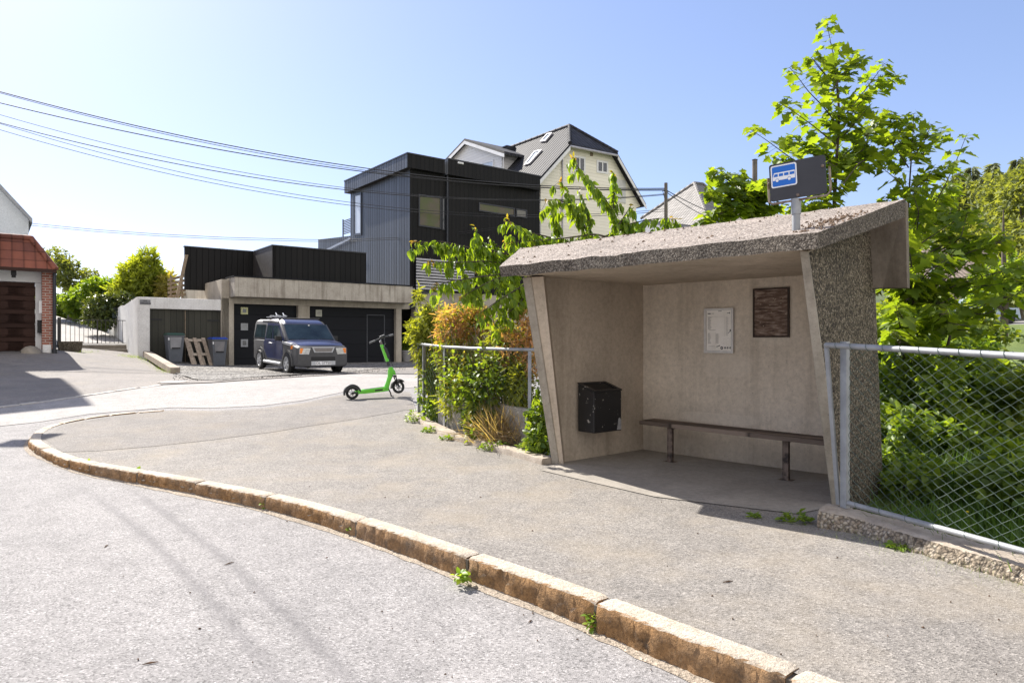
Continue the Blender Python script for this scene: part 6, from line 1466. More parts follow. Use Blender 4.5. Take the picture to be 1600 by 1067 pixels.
def wire(pts, r, sag=0.0, label=None):
    out = []
    for a_, b_ in zip(pts, pts[1:]):
        for k in range(14): out.append(a_.lerp(b_, k/14)-UP*(4*sag*(k/14)*(1-k/14)))
    out.append(pts[-1]); s = MB(); s.tube(out, r, 5); o = s.build('overhead_wire', M['cable'], smooth=180); tag(o, label, 'wire', 'overhead wires between the left edge and the utility pole'); return o
def span(v0, v1, v2, r, lab):
    # seen at (0, v0), (560, v1), ends at pole column 1038 at v2; the wire is straight in plan from 27 m at the frame edge to the pole
    e = P(1038.5, v2, 33.4); a0_ = P(0, v0, 27.0); pl_ = (e-a0_); pl_.z = 0
    m = onwall(560, v1, a0_, (pl_.normalized().x, pl_.normalized().y)); t = (Vector((m.x-a0_.x, m.y-a0_.y, 0)).length)/pl_.length
    lin = a0_.z+(e.z-a0_.z)*t; sg_ = (lin-m.z)/(t*(1-t))
    pts = []
    for k in range(-4, 41):
        q = k/40; p = a0_.lerp(e, q); p.z = a0_.z+(e.z-a0_.z)*q-sg_*q*(1-q); pts.append(p)
    s = MB(); s.tube(pts, r*1.0, 5); o = s.build('overhead_wire', M['cable'], smooth=180); return tag(o, lab, 'wire', 'overhead wires between the left edge and the utility pole')
span(143.5, 261.5, 294.5, .022, 'topmost thick black cable of the overhead bundle')
span(145.5, 265, 296, .014, 'thin wire twined just under the topmost thick cable')
span(161, 267.5, 297.5, .022, 'second thick black cable, running under the topmost pair')
span(179.5, 296, 303, .012, 'thin wire alone in the gap below the thick cables')
span(192, 299, 304.5, .018, 'dark wire directly below the lone thin wire')
span(193.5, 318, 327, .012, 'thin wire crossing the dark wire near the left edge')
span(203, 322.5, 330, .013, 'lowest wire of the slanting overhead bundle')
l0 = P(47, 349, 30.5); m0 = P(480, 374.5, 34); e0 = P(800, 352, 36.5)
for (dz, r, lab) in ((0, .013, 'long slack wire hanging low from the white gable house to the black house'), (-.09, .012, 'lower twin of the slack wire from the white gable house')):
    pts = []
    for k in range(31):
        q = k/30; u = 47+(800-47)*q; t = (u-47)/(480-47)
        v = np.interp(u, [47, 150, 250, 350, 480, 540, 640, 720, 800], [349, 359, 366, 371, 374.5, 374.5, 370.5, 363, 352]); d = 30.5+6*q-(.8 if u > 560 else 0)
        pts.append(P(u, v, d)+UP*dz)
    s = MB(); s.tube(pts, r, 5); o = s.build('overhead_wire', M['cable'], smooth=180); tag(o, lab, 'wire', 'slack low wires')
# service wires right of the pole
for (a_, b_, lab) in (((1041, 297, 33.5), (1170, 352, 30), 'wire dropping from the wooden pole towards the dark pole'), ((1041, 300, 33.5), (1120, 345, 45), 'shorter wire falling steeply from the wooden pole to the grey house')):
    s = MB(); p, q = P(*a_), P(*b_); s.tube([p.lerp(q, k/12)-UP*.5*(k/12)*(1-k/12)*4*.3 for k in range(13)], .02, 5); tag(s.build('overhead_wire', M['cable']), lab, 'wire', 'service wires')
# street lamp just outside the frame; its lamp shades the road corner
lpb = Vector((-14.3, 13.6, G(-14.3, 13.6))); lp = thing('street_lamp', 'tall grey street lamp at the road corner', 'street lamp', tuple(lpb))
hd0 = Vector((-11.75, 14.5, 6.9))
s = MB(); s.tube([lpb, lpb+UP*6.5], [.09, .06], 10); s.build('column', M['galv'], lp)
s = MB(); s.tube([lpb+UP*6.45, lpb+UP*6.75+(hd0-lpb)*.2-UP*1.2, hd0], .035, 8); s.build('arm', M['galv'], lp)
s = MB(); s.loft([[hd0+Vector((x*k, y*k, z)) for x, y in ((-.38, -.2), (.38, -.2), (.38, .2), (-.38, .2))] for k, z in ((.8, -.08), (1, 0), (.7, .12))]); s.build('lantern', M['bin_grey'], lp)
# ================================================================ planting
M['bark'] = plain('bark', (.13, .105, .08), (.06, .048, .038), 12, .9, bs=40, bd=.006)
M['bark_dark'] = plain('dark_twig', (.075, .058, .045), (.04, .03, .025), 14, .85)
M['lf_cherry'] = leafmat('cherry_leaf', (.20, .28, .035), (.085, .15, .02), .48)
M['lf_young'] = leafmat('young_leaf', (.30, .19, .06), (.16, .15, .03), .45)
M['lf_maple'] = leafmat('maple_leaf', (.165, .225, .032), (.085, .14, .02), .54)
M['lf_shrub'] = leafmat('shrub_leaf', (.19, .26, .042), (.055, .105, .018), .45)
M['lf_light'] = leafmat('light_shrub_leaf', (.20, .24, .04), (.075, .13, .02), .45)
M['lf_thuja'] = leafmat('thuja_green', (.30, .33, .065), (.12, .15, .03), .42, .7)
M['lf_brown'] = leafmat('thuja_brown', (.52, .31, .20), (.26, .18, .11), .40, .8)
M['lf_olive'] = leafmat('thuja_olive', (.40, .36, .12), (.18, .17, .05), .42, .8)
M['lf_dry'] = leafmat('dry_grass', (.50, .39, .26), (.26, .18, .11), .30, .8)
M['lf_grass'] = leafmat('grass_blade', (.095, .17, .028), (.035, .08, .014), .40)
M['lf_weed'] = leafmat('weed_leaf', (.22, .30, .05), (.10, .18, .025), .40)
M['lf_con'] = leafmat('conifer_spray', (.32, .37, .06), (.12, .16, .025), .45, .7)
M['lf_far'] = leafmat('far_leaf', (.20, .23, .085), (.095, .12, .045), .38, .7)
M['lf_spruce'] = leafmat('spruce_needles', (.26, .29, .18), (.13, .16, .10), .25, .8)  # needle colour paled to stand in for distance haze
M['lf_rhodo'] = leafmat('rhododendron_leaf', (.14, .17, .05), (.03, .055, .015), .2, .35)

def path_pts(px, step):
    pts = [P(*q) for q in px]; out = []
    for a_, b_ in zip(pts, pts[1:]):
        n = max(1, int((b_-a_).length/step))
        for k in range(n): out.append(a_.lerp(b_, k/n))
    out.append(pts[-1])
    for _ in range(3): out = [out[0]]+[(out[i-1]+out[i]*2+out[i+1])/4 for i in range(1, len(out)-1)]+[out[-1]]
    return out
def jit(s): return Vector(RNG.normal(size=3)*s)

# ---------------------------------------------------------------- cherry tree: long drooping leaves hanging from arching shoots
CH = [  # tip first, towards the trunk; (u, v, depth)
 [(645,378,8.9),(690,377,9.0),(729,386,9.1),(768,391,9.2),(810,402,9.4)],
 [(741,357,9.0),(750,372,9.05),(757,386,9.15),(770,394,9.2)],
 [(792,343,8.8),(806,352,8.9),(830,364,9.1),(863,372,9.3),(895,380,9.4)],
 [(895,246,9.1),(903,262,9.15),(921,282,9.2),(942,306,9.3),(960,332,9.35),(966,356,9.4),(940,385,9.4)],
 [(875,284,8.9),(888,302,9.0),(900,326,9.1),(912,350,9.2),(925,385,9.4)],
 [(854,313,8.8),(872,313,8.9),(894,320,9.0),(903,332,9.1)],
 [(865,328,9.3),(868,345,9.3),(875,368,9.35)],
 [(956,271,9.5),(961,288,9.5),(958,318,9.45),(962,345,9.4)],
 [(1056,343,9.0),(1030,341,9.1),(1005,345,9.2),(984,350,9.3),(960,366,9.4)],
 [(792,380,8.9),(830,376,9.0),(870,374,9.1),(929,366,9.2),(955,372,9.35)],
 [(671,410,8.7),(690,409,8.8),(719,410,8.9),(758,408,9.1),(800,414,9.3)],
 [(676,449,8.6),(700,440,8.7),(745,433,8.9),(787,428,9.1),(815,425,9.3)],
 [(722,464,8.6),(745,450,8.7),(771,437,8.9),(800,428,9.1),(820,420,9.3)],
 [(748,491,8.5),(772,474,8.6),(797,458,8.8),(818,446,9.0),(835,430,9.2)],
 [(772,505,8.7),(795,488,8.8),(815,470,8.9),(828,450,9.1)],
 [(790,374,9.6),(800,384,9.6),(812,398,9.5),(830,412,9.4)],
 [(905,300,9.6),(915,322,9.6),(921,350,9.55),(925,380,9.5)],
 [(700,395,9.6),(735,392,9.6),(770,400,9.6),(810,410,9.5)],
 [(765,372,9.5),(778,385,9.5),(800,400,9.5)],
 [(1000,352,9.6),(965,360,9.6),(935,375,9.5)],
 [(985,322,9.3),(978,335,9.3),(966,352,9.3)],
 [(745,420,9.4),(775,418,9.4),(805,416,9.4)],
]
ct = Vector(P(872, 640, 9.6)); ct.z = .1
cherry = thing('cherry_tree', 'young cherry tree with long drooping leaves between hedge and shelter roof', 'tree', tuple(ct))
tr = MB(); tp = [ct, P(868, 560, 9.55), P(872, 470, 9.5), P(890, 410, 9.45), P(925, 385, 9.4), P(950, 372, 9.4)]
tr.tube(tp, [.055, .05, .042, .035, .026, .018], 10)
tr.tube([P(870, 490, 9.5), P(845, 440, 9.45), P(825, 418, 9.4), P(805, 408, 9.4)], [.035, .03, .024, .018], 8)
tr.build('trunk', M['bark'], cherry, smooth=60)
bm_ = MB(); pos, tipd, nor, siz = [], [], [], []; ypos, ytip, ynor, ysiz = [], [], [], []
for br in CH:
    pts = path_pts(br, .03); L = len(pts)
    bm_.tube(pts, [.0035+.011*i/L for i in range(L)], 5)
    for i in range(L):
        t = (pts[min(i+1, L-1)]-pts[max(i-1, 0)]).normalized(); sd_ = t.cross(UP).normalized(); f = i/L
        if f > .80 and random.random() < .5: continue
        for k in range(2):
            a_ = random.uniform(-1, 1); d_ = (sd_*a_*1.0-UP*random.uniform(.35, 1.25)-t*random.uniform(-.2, .45))
            pos.append(pts[i]+jit(.012)-UP*.006); tipd.append(d_+jit(.18)); nor.append(UP*.6+sd_*(-a_*.2)-t*.5+jit(.35)); siz.append(random.uniform(.095, .16)*(1 if f > .10 else .66))
        if i % 4 == 0 and f < .85:        # short spurs carrying drooping rosettes
            a_ = random.uniform(-1, 1); e_ = pts[i]+sd_*a_*random.uniform(.05, .16)-UP*random.uniform(.03, .17)+t*random.uniform(-.05, .08)
            bm_.tube([pts[i], e_], [.003, .002], 3, cap=False)
            for k in range(8):
                q = random.random()*6.28; d_ = Vector((math.cos(q), math.sin(q), 0))*random.uniform(.25, .9)-UP*random.uniform(.5, 1.3)
                pos.append(e_+jit(.02)); tipd.append(d_); nor.append(UP*.5+Vector((math.cos(q), math.sin(q), 0))*.8+jit(.3)); siz.append(random.uniform(.09, .15))
        if f < .07:
            for k in range(2): ypos.append(pts[i]+jit(.015)); ytip.append(-t*.6+UP*random.uniform(-.7, .5)+jit(.4)); ynor.append(UP+jit(.5)); ysiz.append(random.uniform(.05, .08))
bm_.build('branches', M['bark_dark'], cherry, smooth=60)
leaves('crown', M['lf_cherry'], cherry, 'cherry', pos, tipd, nor, siz, .5, .35)
leaves('young_leaves', M['lf_young'], cherry, 'cherry', ypos, ytip, ynor, ysiz, .4, .3)

# ---------------------------------------------------------------- maple behind the shelter: open shoots of broad lobed leaves
def maple(label, base, trunks, shoots, dens, lo, hi, name='maple_tree', tw=.05):
    o = thing(name, label, 'tree', base); s = MB()
    for px, r0_, r1_ in trunks:
        pts = path_pts(px, .12); n = len(pts); s.tube(pts, [r1_+(r0_-r1_)*i/n for i in range(n)], 8)
    s.build('trunk', M['bark_dark'], o, smooth=60)
    s = MB(); pos, tipd, nor, siz = [], [], [], []
    for sh in shoots:
        pts = path_pts(sh, .05); L = len(pts); s.tube(pts, [.003+.007*i/L for i in range(L)], 5)
        for i in range(L):
            if i > 1 and random.random() > dens: continue
            t = (pts[min(i+1, L-1)]-pts[max(i-1, 0)]).normalized(); a0_ = t.orthogonal().normalized(); b0_ = t.cross(a0_); q0 = random.random()*6.28
            for k in range(2 if i > 1 else 4):
                q = q0+k*math.pi*(1 if i > 1 else .5); d_ = (a0_*math.cos(q)+b0_*math.sin(q)); d_ = Vector((d_.x, d_.y, d_.z*.45+.15)); d_.normalize()
                pl_ = random.uniform(.05, .13)*(1 if i > 2 else .6); e_ = pts[i]+d_*pl_
                s.tube([pts[i], e_], [.0022, .0015], 3, cap=False)
                o_ = Vector((d_.x, d_.y, -.28))+jit(.25)
                pos.append(e_); tipd.append(o_); nor.append(UP+jit(.32)+d_*.25); siz.append(random.uniform(lo, hi)*(.65 if i < 2 else 1))
    s.build('branches', M['bark_dark'], o)
    leaves('crown', M['lf_maple'], o, 'maple', pos, tipd, nor, siz, .22, .22); return o, len(pos)
MT = [  # main stem and shoots
 [(1291,30,8.9),(1297,62,8.9),(1304,94,8.9),(1310,140,8.9),(1312,180,8.9)],
 [(1312,180,8.9),(1310,225,8.9),(1306,267,8.9),(1303,310,8.95)],
 [(1234,106,8.6),(1248,122,8.65),(1262,142,8.75),(1288,168,8.85),(1308,195,8.9)],
 [(1172,202,8.4),(1196,218,8.5),(1234,246,8.7),(1262,262,8.8),(1300,285,8.9)],
 [(1218,160,8.5),(1245,178,8.6),(1275,200,8.75),(1305,225,8.9)],
 [(1382,100,9.2),(1366,122,9.1),(1345,150,9.0),(1322,178,8.9)],
 [(1404,121,9.3),(1372,136,9.2),(1340,165,9.0),(1318,200,8.9)],
 [(1335,82,9.0),(1325,105,8.95),(1310,128,8.9)],
 [(1268,90,8.7),(1282,110,8.8),(1300,125,8.9)],
 [(1195,290,8.3),(1225,280,8.5),(1262,285,8.7),(1300,305,8.9)],
 [(1230,215,9.3),(1262,225,9.2),(1290,240,9.0),(1306,262,8.9)],
 [(1390,180,9.4),(1365,200,9.2),(1338,225,9.0),(1312,250,8.9)],
 [(1372,235,9.2),(1345,255,9.0),(1315,285,8.9)],
 [(1245,330,8.5),(1270,320,8.6),(1298,318,8.9)],
 [(1210,245,9.0),(1240,262,9.0),(1275,280,8.95)],
 [(1355,170,8.6),(1338,190,8.7),(1316,215,8.9)],
]
maple('tall young maple with bright leaves rising behind the bus stop sign', (2.9, 8.95, -.1) and tuple(Vector((4.2, 8.95, -.2))),
      [([(1318,600,8.95),(1308,440,8.95),(1303,330,8.95),(1306,267,8.9),(1312,180,8.9),(1304,94,8.9)], .008, .045)], MT+[[(u+random.uniform(-14,14), v+random.uniform(-4,14), d+random.uniform(-.5,.5)) for u, v, d in b_] for b_ in MT[7:14]], .72, .115, .175)
M2 = [
 [(1428,178,8.9),(1427,205,8.9),(1424,250,8.9),(1420,305,8.9)],
 [(1470,205,9.2),(1452,228,9.1),(1430,255,9.0)],
 [(1510,212,9.1),(1496,248,9.1),(1479,285,9.1),(1455,330,9.0)],
 [(1455,195,9.0),(1445,220,9.0),(1428,245,8.95)],
 [(1388,215,8.7),(1402,235,8.8),(1420,262,8.9)],
 [(1378,262,8.6),(1398,278,8.7),(1420,300,8.9)],
 [(1492,290,9.3),(1468,305,9.2),(1436,330,9.0)],
 [(1400,190,9.3),(1410,215,9.2),(1422,245,9.0)],
 [(1462,262,8.7),(1448,280,8.8),(1426,305,8.9)],
 [(1380,310,8.8),(1400,318,8.8),(1418,330,8.9)],
 [(1440,300,8.5),(1436,330,8.6),(1428,360,8.8)],
 [(1490,330,8.7),(1465,345,8.8),(1435,372,8.9)],
]
maple('second maple stem with sparse top shoots between sign and far wood', (5.2, 8.9, -.2),
      [([(1408,620,8.9),(1415,480,8.9),(1418,380,8.9),(1420,305,8.9),(1424,250,8.9)], .007, .035)], M2+[[(u+random.uniform(-16,16), v+random.uniform(-6,14), d+random.uniform(-.5,.5)) for u, v, d in b_] for b_ in M2[6:]], .66, .11, .17)
M3 = [
 [(1574,372,7.6),(1540,385,7.7),(1500,400,7.9),(1450,430,8.1),(1410,470,8.2)],
 [(1602,418,7.4),(1560,425,7.5),(1510,440,7.7),(1470,455,7.9),(1425,480,8.1)],
 [(1545,352,8.0),(1510,370,8.1),(1470,385,8.2),(1425,410,8.3)],
 [(1600,455,7.0),(1555,470,7.2),(1500,490,7.5),(1450,510,7.8)],
 [(1520,330,8.3),(1485,350,8.3),(1440,380,8.3)],
 [(1400,360,7.6),(1412,385,7.8),(1420,420,8.0)],
 [(1405,420,7.4),(1418,440,7.6),(1430,465,7.9)],
 [(1470,500,7.2),(1450,495,7.5),(1430,490,7.8)],
 [(1540,520,7.0),(1500,515,7.2),(1450,515,7.6)],
 [(1400,480,7.2),(1412,500,7.4),(1425,520,7.7)],
 [(1480,410,7.5),(1455,430,7.7),(1430,455,7.9)],
 [(1395,520,7.0),(1410,535,7.2),(1430,545,7.5)],
]
maple('low spreading maple with broad dark leaves behind the chain link fence', (4.9, 8.1, -.2),
      [([(1408,650,8.1),(1412,560,8.1),(1422,490,8.1),(1440,430,8.1)], .01, .035), ([(1470,640,7.8),(1476,560,7.8),(1490,500,7.7)], .012, .022)], M3+[[(u+random.uniform(-18,18), v+random.uniform(-14,26), d+random.uniform(-.4,.7)) for u, v, d in b_] for b_ in M3]+[[(u+random.uniform(-22,22), v+random.uniform(10,50), d+random.uniform(.2,1.2)) for u, v, d in b_] for b_ in M3[5:]], .62, .105, .175)
M4 = [[(1114,268,9.4),(1130,280,9.45),(1150,292,9.5),(1175,300,9.6),(1200,308,9.7)], [(1106,300,9.3),(1130,300,9.4),(1160,308,9.5),(1195,315,9.7)], [(1125,335,9.2),(1145,325,9.3),(1170,318,9.5)], [(1150,272,9.8),(1165,288,9.7),(1185,302,9.7)],
      [(1100,350,9.3),(1120,340,9.4),(1150,330,9.5),(1180,325,9.6)], [(1180,340,9.5),(1190,330,9.6),(1210,318,9.7)]]
maple('maple shoot with yellow green leaves over the roof in front of the grey house', (3.6, 9.9, -.1), [([(1225,600,9.9),(1215,420,9.8),(1205,330,9.7),(1200,308,9.7)], .008, .03)], M4+[[(u+random.uniform(-8,8), v+random.uniform(-6,10), d) for u, v, d in b_] for b_ in M4], .95, .12, .18)

# ---------------------------------------------------------------- shrubs, foliage masses
def mass(name, label, cat, base, blobs, n, mat, kind, lo, hi, stems=4, group=None, down=.1, mats2=None, part='foliage', shell=.5, stem_r=.012):
    o = thing(name, label, cat, base, group); rng_ = random.Random(hash(label) % 1000 if False else len(label)*7+n)
    s = MB()
    for k in range(stems):
        b_ = blobs[k % len(blobs)]; e_ = Vector((b_[0], b_[1], b_[2]))+Vector((rng_.uniform(-.5, .5)*b_[3], rng_.uniform(-.5, .5)*b_[4], b_[5]*.5)); st_ = Vector(base)+Vector((rng_.uniform(-.25, .25)*b_[3], rng_.uniform(-.25, .25)*b_[4], -.05))
        s.tube([st_, st_.lerp(e_, .5)+Vector((rng_.uniform(-.1, .1), rng_.uniform(-.1, .1), 0))*b_[3], e_], [stem_r, stem_r*.7, stem_r*.3], 6)
    s.build('stems', M['bark'], o, smooth=60)
    p, d = blob_points(n, blobs, shell)
    keep = p[:,2] > base[2]-.02; p, d = p[keep], d[keep]
    tip = d*.8+RNG.normal(size=d.shape)*.5; tip[:,2] -= down; nr = np.array([0, 0, 1.])+d*.5+RNG.normal(size=d.shape)*.45
    leaves(part, mat, o, kind, p, tip, nr, RNG.uniform(lo, hi, len(p)), .3, .2)
    if mats2:
        for (pn_, m2, k2, n2, bl2, lo2, hi2) in mats2:
            p, d = blob_points(n2, bl2, .55); tip = d*.8+RNG.normal(size=d.shape)*.5; nr = np.array([0, 0, 1.])+d*.5+RNG.normal(size=d.shape)*.45
            leaves(pn_, m2, o, k2, p, tip, nr, RNG.uniform(lo2, hi2, len(p)), .3, .2)
    return o
def bl(u, v, d, ru, rv, rd, w=1.0):                       # ellipsoid seen at (u, v), half sizes in photo pixels, rd metres deep
    c = P(u, v, d); k = d/F; return (c.x, c.y, c.z, ru*k, rd, rv*k, w)
gz = lambda u, d: G((u-CX)/F*d, d)
# thuja hedge behind the pipe rail
mass('thuja_shrub', 'yellow green thuja shrub at the far left end of the hedge', 'shrub', (P(672,600,10.9).x, 10.9, gz(672,10.9)), [bl(672,565,10.9,22,60,.45), bl(664,510,10.9,20,34,.4), bl(678,490,11.0,18,20,.3,.8), bl(654,466,11.0,6,16,.12,.7), bl(690,590,10.6,26,50,.4), bl(648,515,10.8,12,14,.2,.7)], 4200, M['lf_thuja'], 'frond', .07, .14, 5)
mass('thuja_shrub', 'half dead thuja with orange brown top in the middle of the hedge', 'shrub', (P(720,600,10.0).x, 10.0, gz(720,10)), [bl(722,540,10.0,42,66,.45), bl(715,500,10.0,36,26,.35,.8), bl(745,600,9.6,40,50,.4)], 2300, M['lf_olive'], 'frond', .06, .125, 7,
     mats2=[('light_foliage', M['lf_light'], 'frond', 1900, [bl(722,530,9.9,46,66,.5), bl(735,590,9.5,46,50,.45)], .05, .11), ('brown_foliage', M['lf_brown'], 'frond', 1700, [bl(722,492,9.95,42,18,.4), bl(738,508,9.8,36,24,.4), bl(700,520,10.0,24,24,.35), bl(744,570,9.7,40,44,.4,.35)], .05, .115), ('trailing_leaves', M['lf_shrub'], 'broad', 520, [bl(720,600,9.15,40,46,.22), bl(760,590,8.75,34,50,.2)], .04, .08), ('green_foliage', M['lf_thuja'], 'frond', 1500, [bl(730,600,9.5,42,50,.4), bl(705,570,9.9,24,50,.4)], .06, .12)])
mass('thuja_shrub', 'thuja with green sprays and rusty orange tips beside the shelter wall', 'shrub', (P(795,600,9.2).x, 9.2, gz(795,9.2)), [bl(790,575,9.2,34,66,.4), bl(775,545,9.2,22,40,.3), bl(812,600,8.9,26,60,.35)], 3000, M['lf_thuja'], 'frond', .06, .12, 6,
     mats2=[('light_foliage', M['lf_light'], 'frond', 900, [bl(800,560,8.9,36,70,.4)], .05, .11), ('brown_foliage', M['lf_brown'], 'frond', 1000, [bl(818,518,8.9,18,26,.3), bl(800,545,8.9,24,30,.3), bl(828,560,8.7,14,40,.25)], .05, .11)])
# bare grey twigs in the hedge
s = MB()
for k in range(46):
    u0 = random.uniform(690, 825); d0_ = 9.85-(u0-690)/135*1.2; p = P(u0, random.uniform(590, 640), d0_); q = p+Vector((random.uniform(-.22, .22), random.uniform(-.1, .1), random.uniform(.5, 1.05)))
    s.tube([p, p.lerp(q, .5)+jit(.03), q], [.009, .006, .002], 5)
    for j in range(3):
        a_ = p.lerp(q, random.uniform(.3, .9)); s.tube([a_, a_+Vector((random.uniform(-.2, .2), random.uniform(-.08, .08), random.uniform(.08, .28)))], [.004, .001], 4)
tag(s.build('dead_twigs', plain('grey_twig', (.30, .25, .20), (.18, .145, .11), 14, .9)), 'bare grey twigs showing through the hedge', 'twigs', kind='stuff')
mass('ivy', 'dark green trailing ivy low behind the second fence post', 'ivy', (P(672,640,10.4).x, 10.4, gz(672,10.4)), [bl(668,610,10.35,14,40,.2), bl(684,640,10.1,18,26,.2), bl(730,650,9.4,14,34,.2), bl(742,665,9.2,14,22,.2)], 900, M['lf_shrub'], 'broad', .05, .09, 3)
mass('broadleaf_weed', 'large leaved weeds growing through the wire near the second concrete slab', 'weeds', (P(745,680,8.9).x, 8.9, gz(745,8.9)), [bl(745,640,8.95,22,40,.2), bl(752,678,8.75,26,18,.2), bl(735,600,9.2,20,30,.2,.7), bl(765,640,8.9,14,30,.15,.6)], 420, M['lf_light'], 'broad', .07, .13, 4)
mass('bramble', 'leafy bramble sprouting between dry grass and the leaning shelter wall', 'bramble', (P(845,690,7.9).x, 7.9, gz(845,7.9)), [bl(843,660,7.9,16,40,.2), bl(850,620,8.1,14,50,.2,.7), bl(838,690,7.75,22,20,.15)], 700, M['lf_shrub'], 'broad', .05, .10, 4)
# dry grass tuft
def blades(name, label, cat, mat, pts, h0, h1, lean, wid, kind=None, parent=None, curl=.25):
    n = len(pts); tipd = RNG.normal(size=(n, 3))*lean; tipd[:,2] = 1
    o = leaves(name, mat, parent, 'blade', pts, tipd, RNG.normal(size=(n, 3)), RNG.uniform(h0, h1, n), .1, curl)
    if label: tag(o, label, cat, kind=kind)
    return o
def fan(n, u, v, d, ru, rd):
    c = P(u, v, d); return np.array([(c.x+random.gauss(0, ru*d/F*.5), c.y+random.gauss(0, rd*.5), 0) for _ in range(n)])
_ol = leaf_outline
def leaf_outline(kind):
    if kind == 'blade': return [(0, .006), (.25, .010), (.5, .010), (.75, .007), (1, 0)]
    return _ol(kind)
pts = fan(1500, 792, 690, 8.75, 44, .34); pts[:,2] = [G(x, y)+.03 for x, y in pts[:,:2]]
blades('dry_grass', 'tuft of dry straw coloured grass at the foot of the hedge', 'dry grass', M['lf_dry'], pts, .15, .5, .75, 1, 'stuff', curl=.8)
# small weeds along the edging, kerb joints and shelter foot
def weed(u, v, d, r_, n, label, hgt=.12, mat='lf_weed', z=None):
    c = P(u, v, d); c.z = G(c.x, c.y)+.015 if z is None else z
    o = thing('weed', label, 'weed', tuple(c)); p = []; tip = []
    for k in range(n):
        q = random.random()*6.28; rr_ = r_*math.sqrt(random.random()); p.append((c.x+rr_*math.cos(q), c.y+rr_*math.sin(q)*.7, c.z+random.random()*hgt*(1-.6*rr_/r_))); tip.append((math.cos(q)*.9, math.sin(q)*.9, random.uniform(.0, .9)))
    p = np.array(p); tip = np.array(tip)+RNG.normal(size=(n, 3))*.35
    leaves('leaves', M[mat], o, 'broad', p, tip, np.array([0, 0, 1.])+RNG.normal(size=(n, 3))*.4, RNG.uniform(.025, .055, n), .3, .3)
    s = MB()
    for k in range(6): s.tube([c, Vector(p[k])], [.004, .002], 4)
    s.build('stems', M['lf_weed'], o)
wd_list = [(842, 712, .24, 330, 'big bright green weed clump at the foot of the leaning left wall', .26), (772, 704, .17, 190, 'spreading weed on the edging kerb in front of the dry grass', .12), (700, 688, .10, 70, 'small weed tuft at the edging kerb below the slab', .07), (672, 676, .12, 90, 'low weed patch on the edging curve', .08), (647, 660, .12, 120, 'tall thin weed at the end of the edging by the first post', .24), (1243, 818, .11, 70, 'dandelion like weed in the shade edge beside the low wall end', .09), (1312, 827, .07, 60, 'small weed against the low rough wall', .08), (1408, 860, .07, 50, 'little green moss weed at the foot of the low wall', .03), (1180, 812, .04, 16, 'tiny weed sprig at the shade edge before the shelter', .04)]
for (u, v, r_, n, lab, hg) in wd_list:
    q = gp(u, v); weed(u, v, q.y, r_, n, lab, hg)
KJ = [(928, 960, 'bright weed in the kerb joint nearest the camera bottom'), (719, 898, 'weed at the kerb foot in the middle joint'), (553, 826, 'sprig in the kerb joint before the long straight stones'), (415, 790, 'yellow green weed in the kerb joint left of the straight stones'), (302, 766, 'weed in the third kerb joint from the corner'), (212, 748, 'thin weed in the second kerb joint from the corner'), (138, 735, 'weed in the first kerb joint after the corner'), (62, 712, 'weed tuft at the kerb corner bend')]
for (u, v, lab) in KJ:
    q = gp(u, v-14); weed(u, v, q.y, .035, 34, lab, .10, z=q.z-KH(q.y)*.8)

# ---------------------------------------------------------------- garden right of the shelter
M['lawn'], nt, b, _ = newmat('lawn_grass'); b.inputs['Roughness'].default_value = .9
w = worldpos(nt); c = ramp(nt, noise(nt, w, 1.1, 6, .7), [(.3, (.075, .12, .02)), (.7, (.17, .22, .045))]); c = mixc(nt, 1, c, ramp(nt, noise(nt, w, 40, 3), [(.3, .6), (.7, 1.2)]), 'MULTIPLY')
nt.links.new(c, b.inputs['Base Color']); bump(nt, b, noise(nt, w, 45, 4), .9, .05)
g0 = [ft2[-1]+Vector((.17, .02, 0)), ft2[len(ft2)//2]+Vector((.2, .04, 0)), ft2[0]+Vector((.15, .12, 0)), RFo+Vector((.05, .1, 0)), RBo, LBo+DD*.1, Vector((.9, 8.6, 0)), Vector((1.5, 12, 0)), Vector((5, 30, 0)), Vector((26, 60, 0)), Vector((70, 60, 0)), Vector((60, 8, 0)), Vector((20, 3, 0)), Vector((4.2, 2.6, 0))]
lawn = setting(drape([(p.x, p.y) for p in g0], lambda x, y: ZR(x, y)+.09*math.sin(x*1.1+y*.7)*min(1, max(0, side(x, y)-1)*.2), .8, 'lawn', M['lawn']))
hl = MB(); hi_ = {}
hx = list(np.arange(0, 260, 9.)); hy = list(np.arange(20, 300, 9.))
for i, x in enumerate(hx):
    for j, y in enumerate(hy): hi_[i, j] = len(hl.v); hl.v.append(Vector((x, y, ZR(x, y)-.35+1.6*math.sin(x*.05)*math.cos(y*.04)*min(1, max(0, side(x, y)-50)*.05))))
for i in range(len(hx)-1):
    for j in range(len(hy)-1):
        if side(hx[i], hy[j]) > 26 and hx[i] > .3*hy[j]: hl.f.append([hi_[i,j], hi_[i+1,j], hi_[i+1,j+1], hi_[i,j+1]]); hl.m.append(0)
setting(hl.build('hill', plain('hill_ground', (.075, .095, .03), (.04, .055, .018), .3, .95, bs=2, bd=.2), smooth=180))
# long grass by the fence
pts = []
while len(pts) < 9000:
    d = random.uniform(3.4, 8.2); u = random.uniform(1330, 1720); x = (u-CX)/F*d; s_ = side(x, d)
    fx = np.interp(d, [3.2, 3.9, 4.9, 6.6], [3.02, 2.86, 2.55, 3.55])
    if x < fx+.05 or (x < 3.7 and d > 5.3): continue
    if s_ > 3: continue
    pts.append((x, d, ZR(x, d)-.02))
blades('long_grass', 'long shaded grass behind the chain link fence', 'grass', M['lf_grass'], np.array(pts), .12, .42, .30, 1, 'stuff', curl=.35)
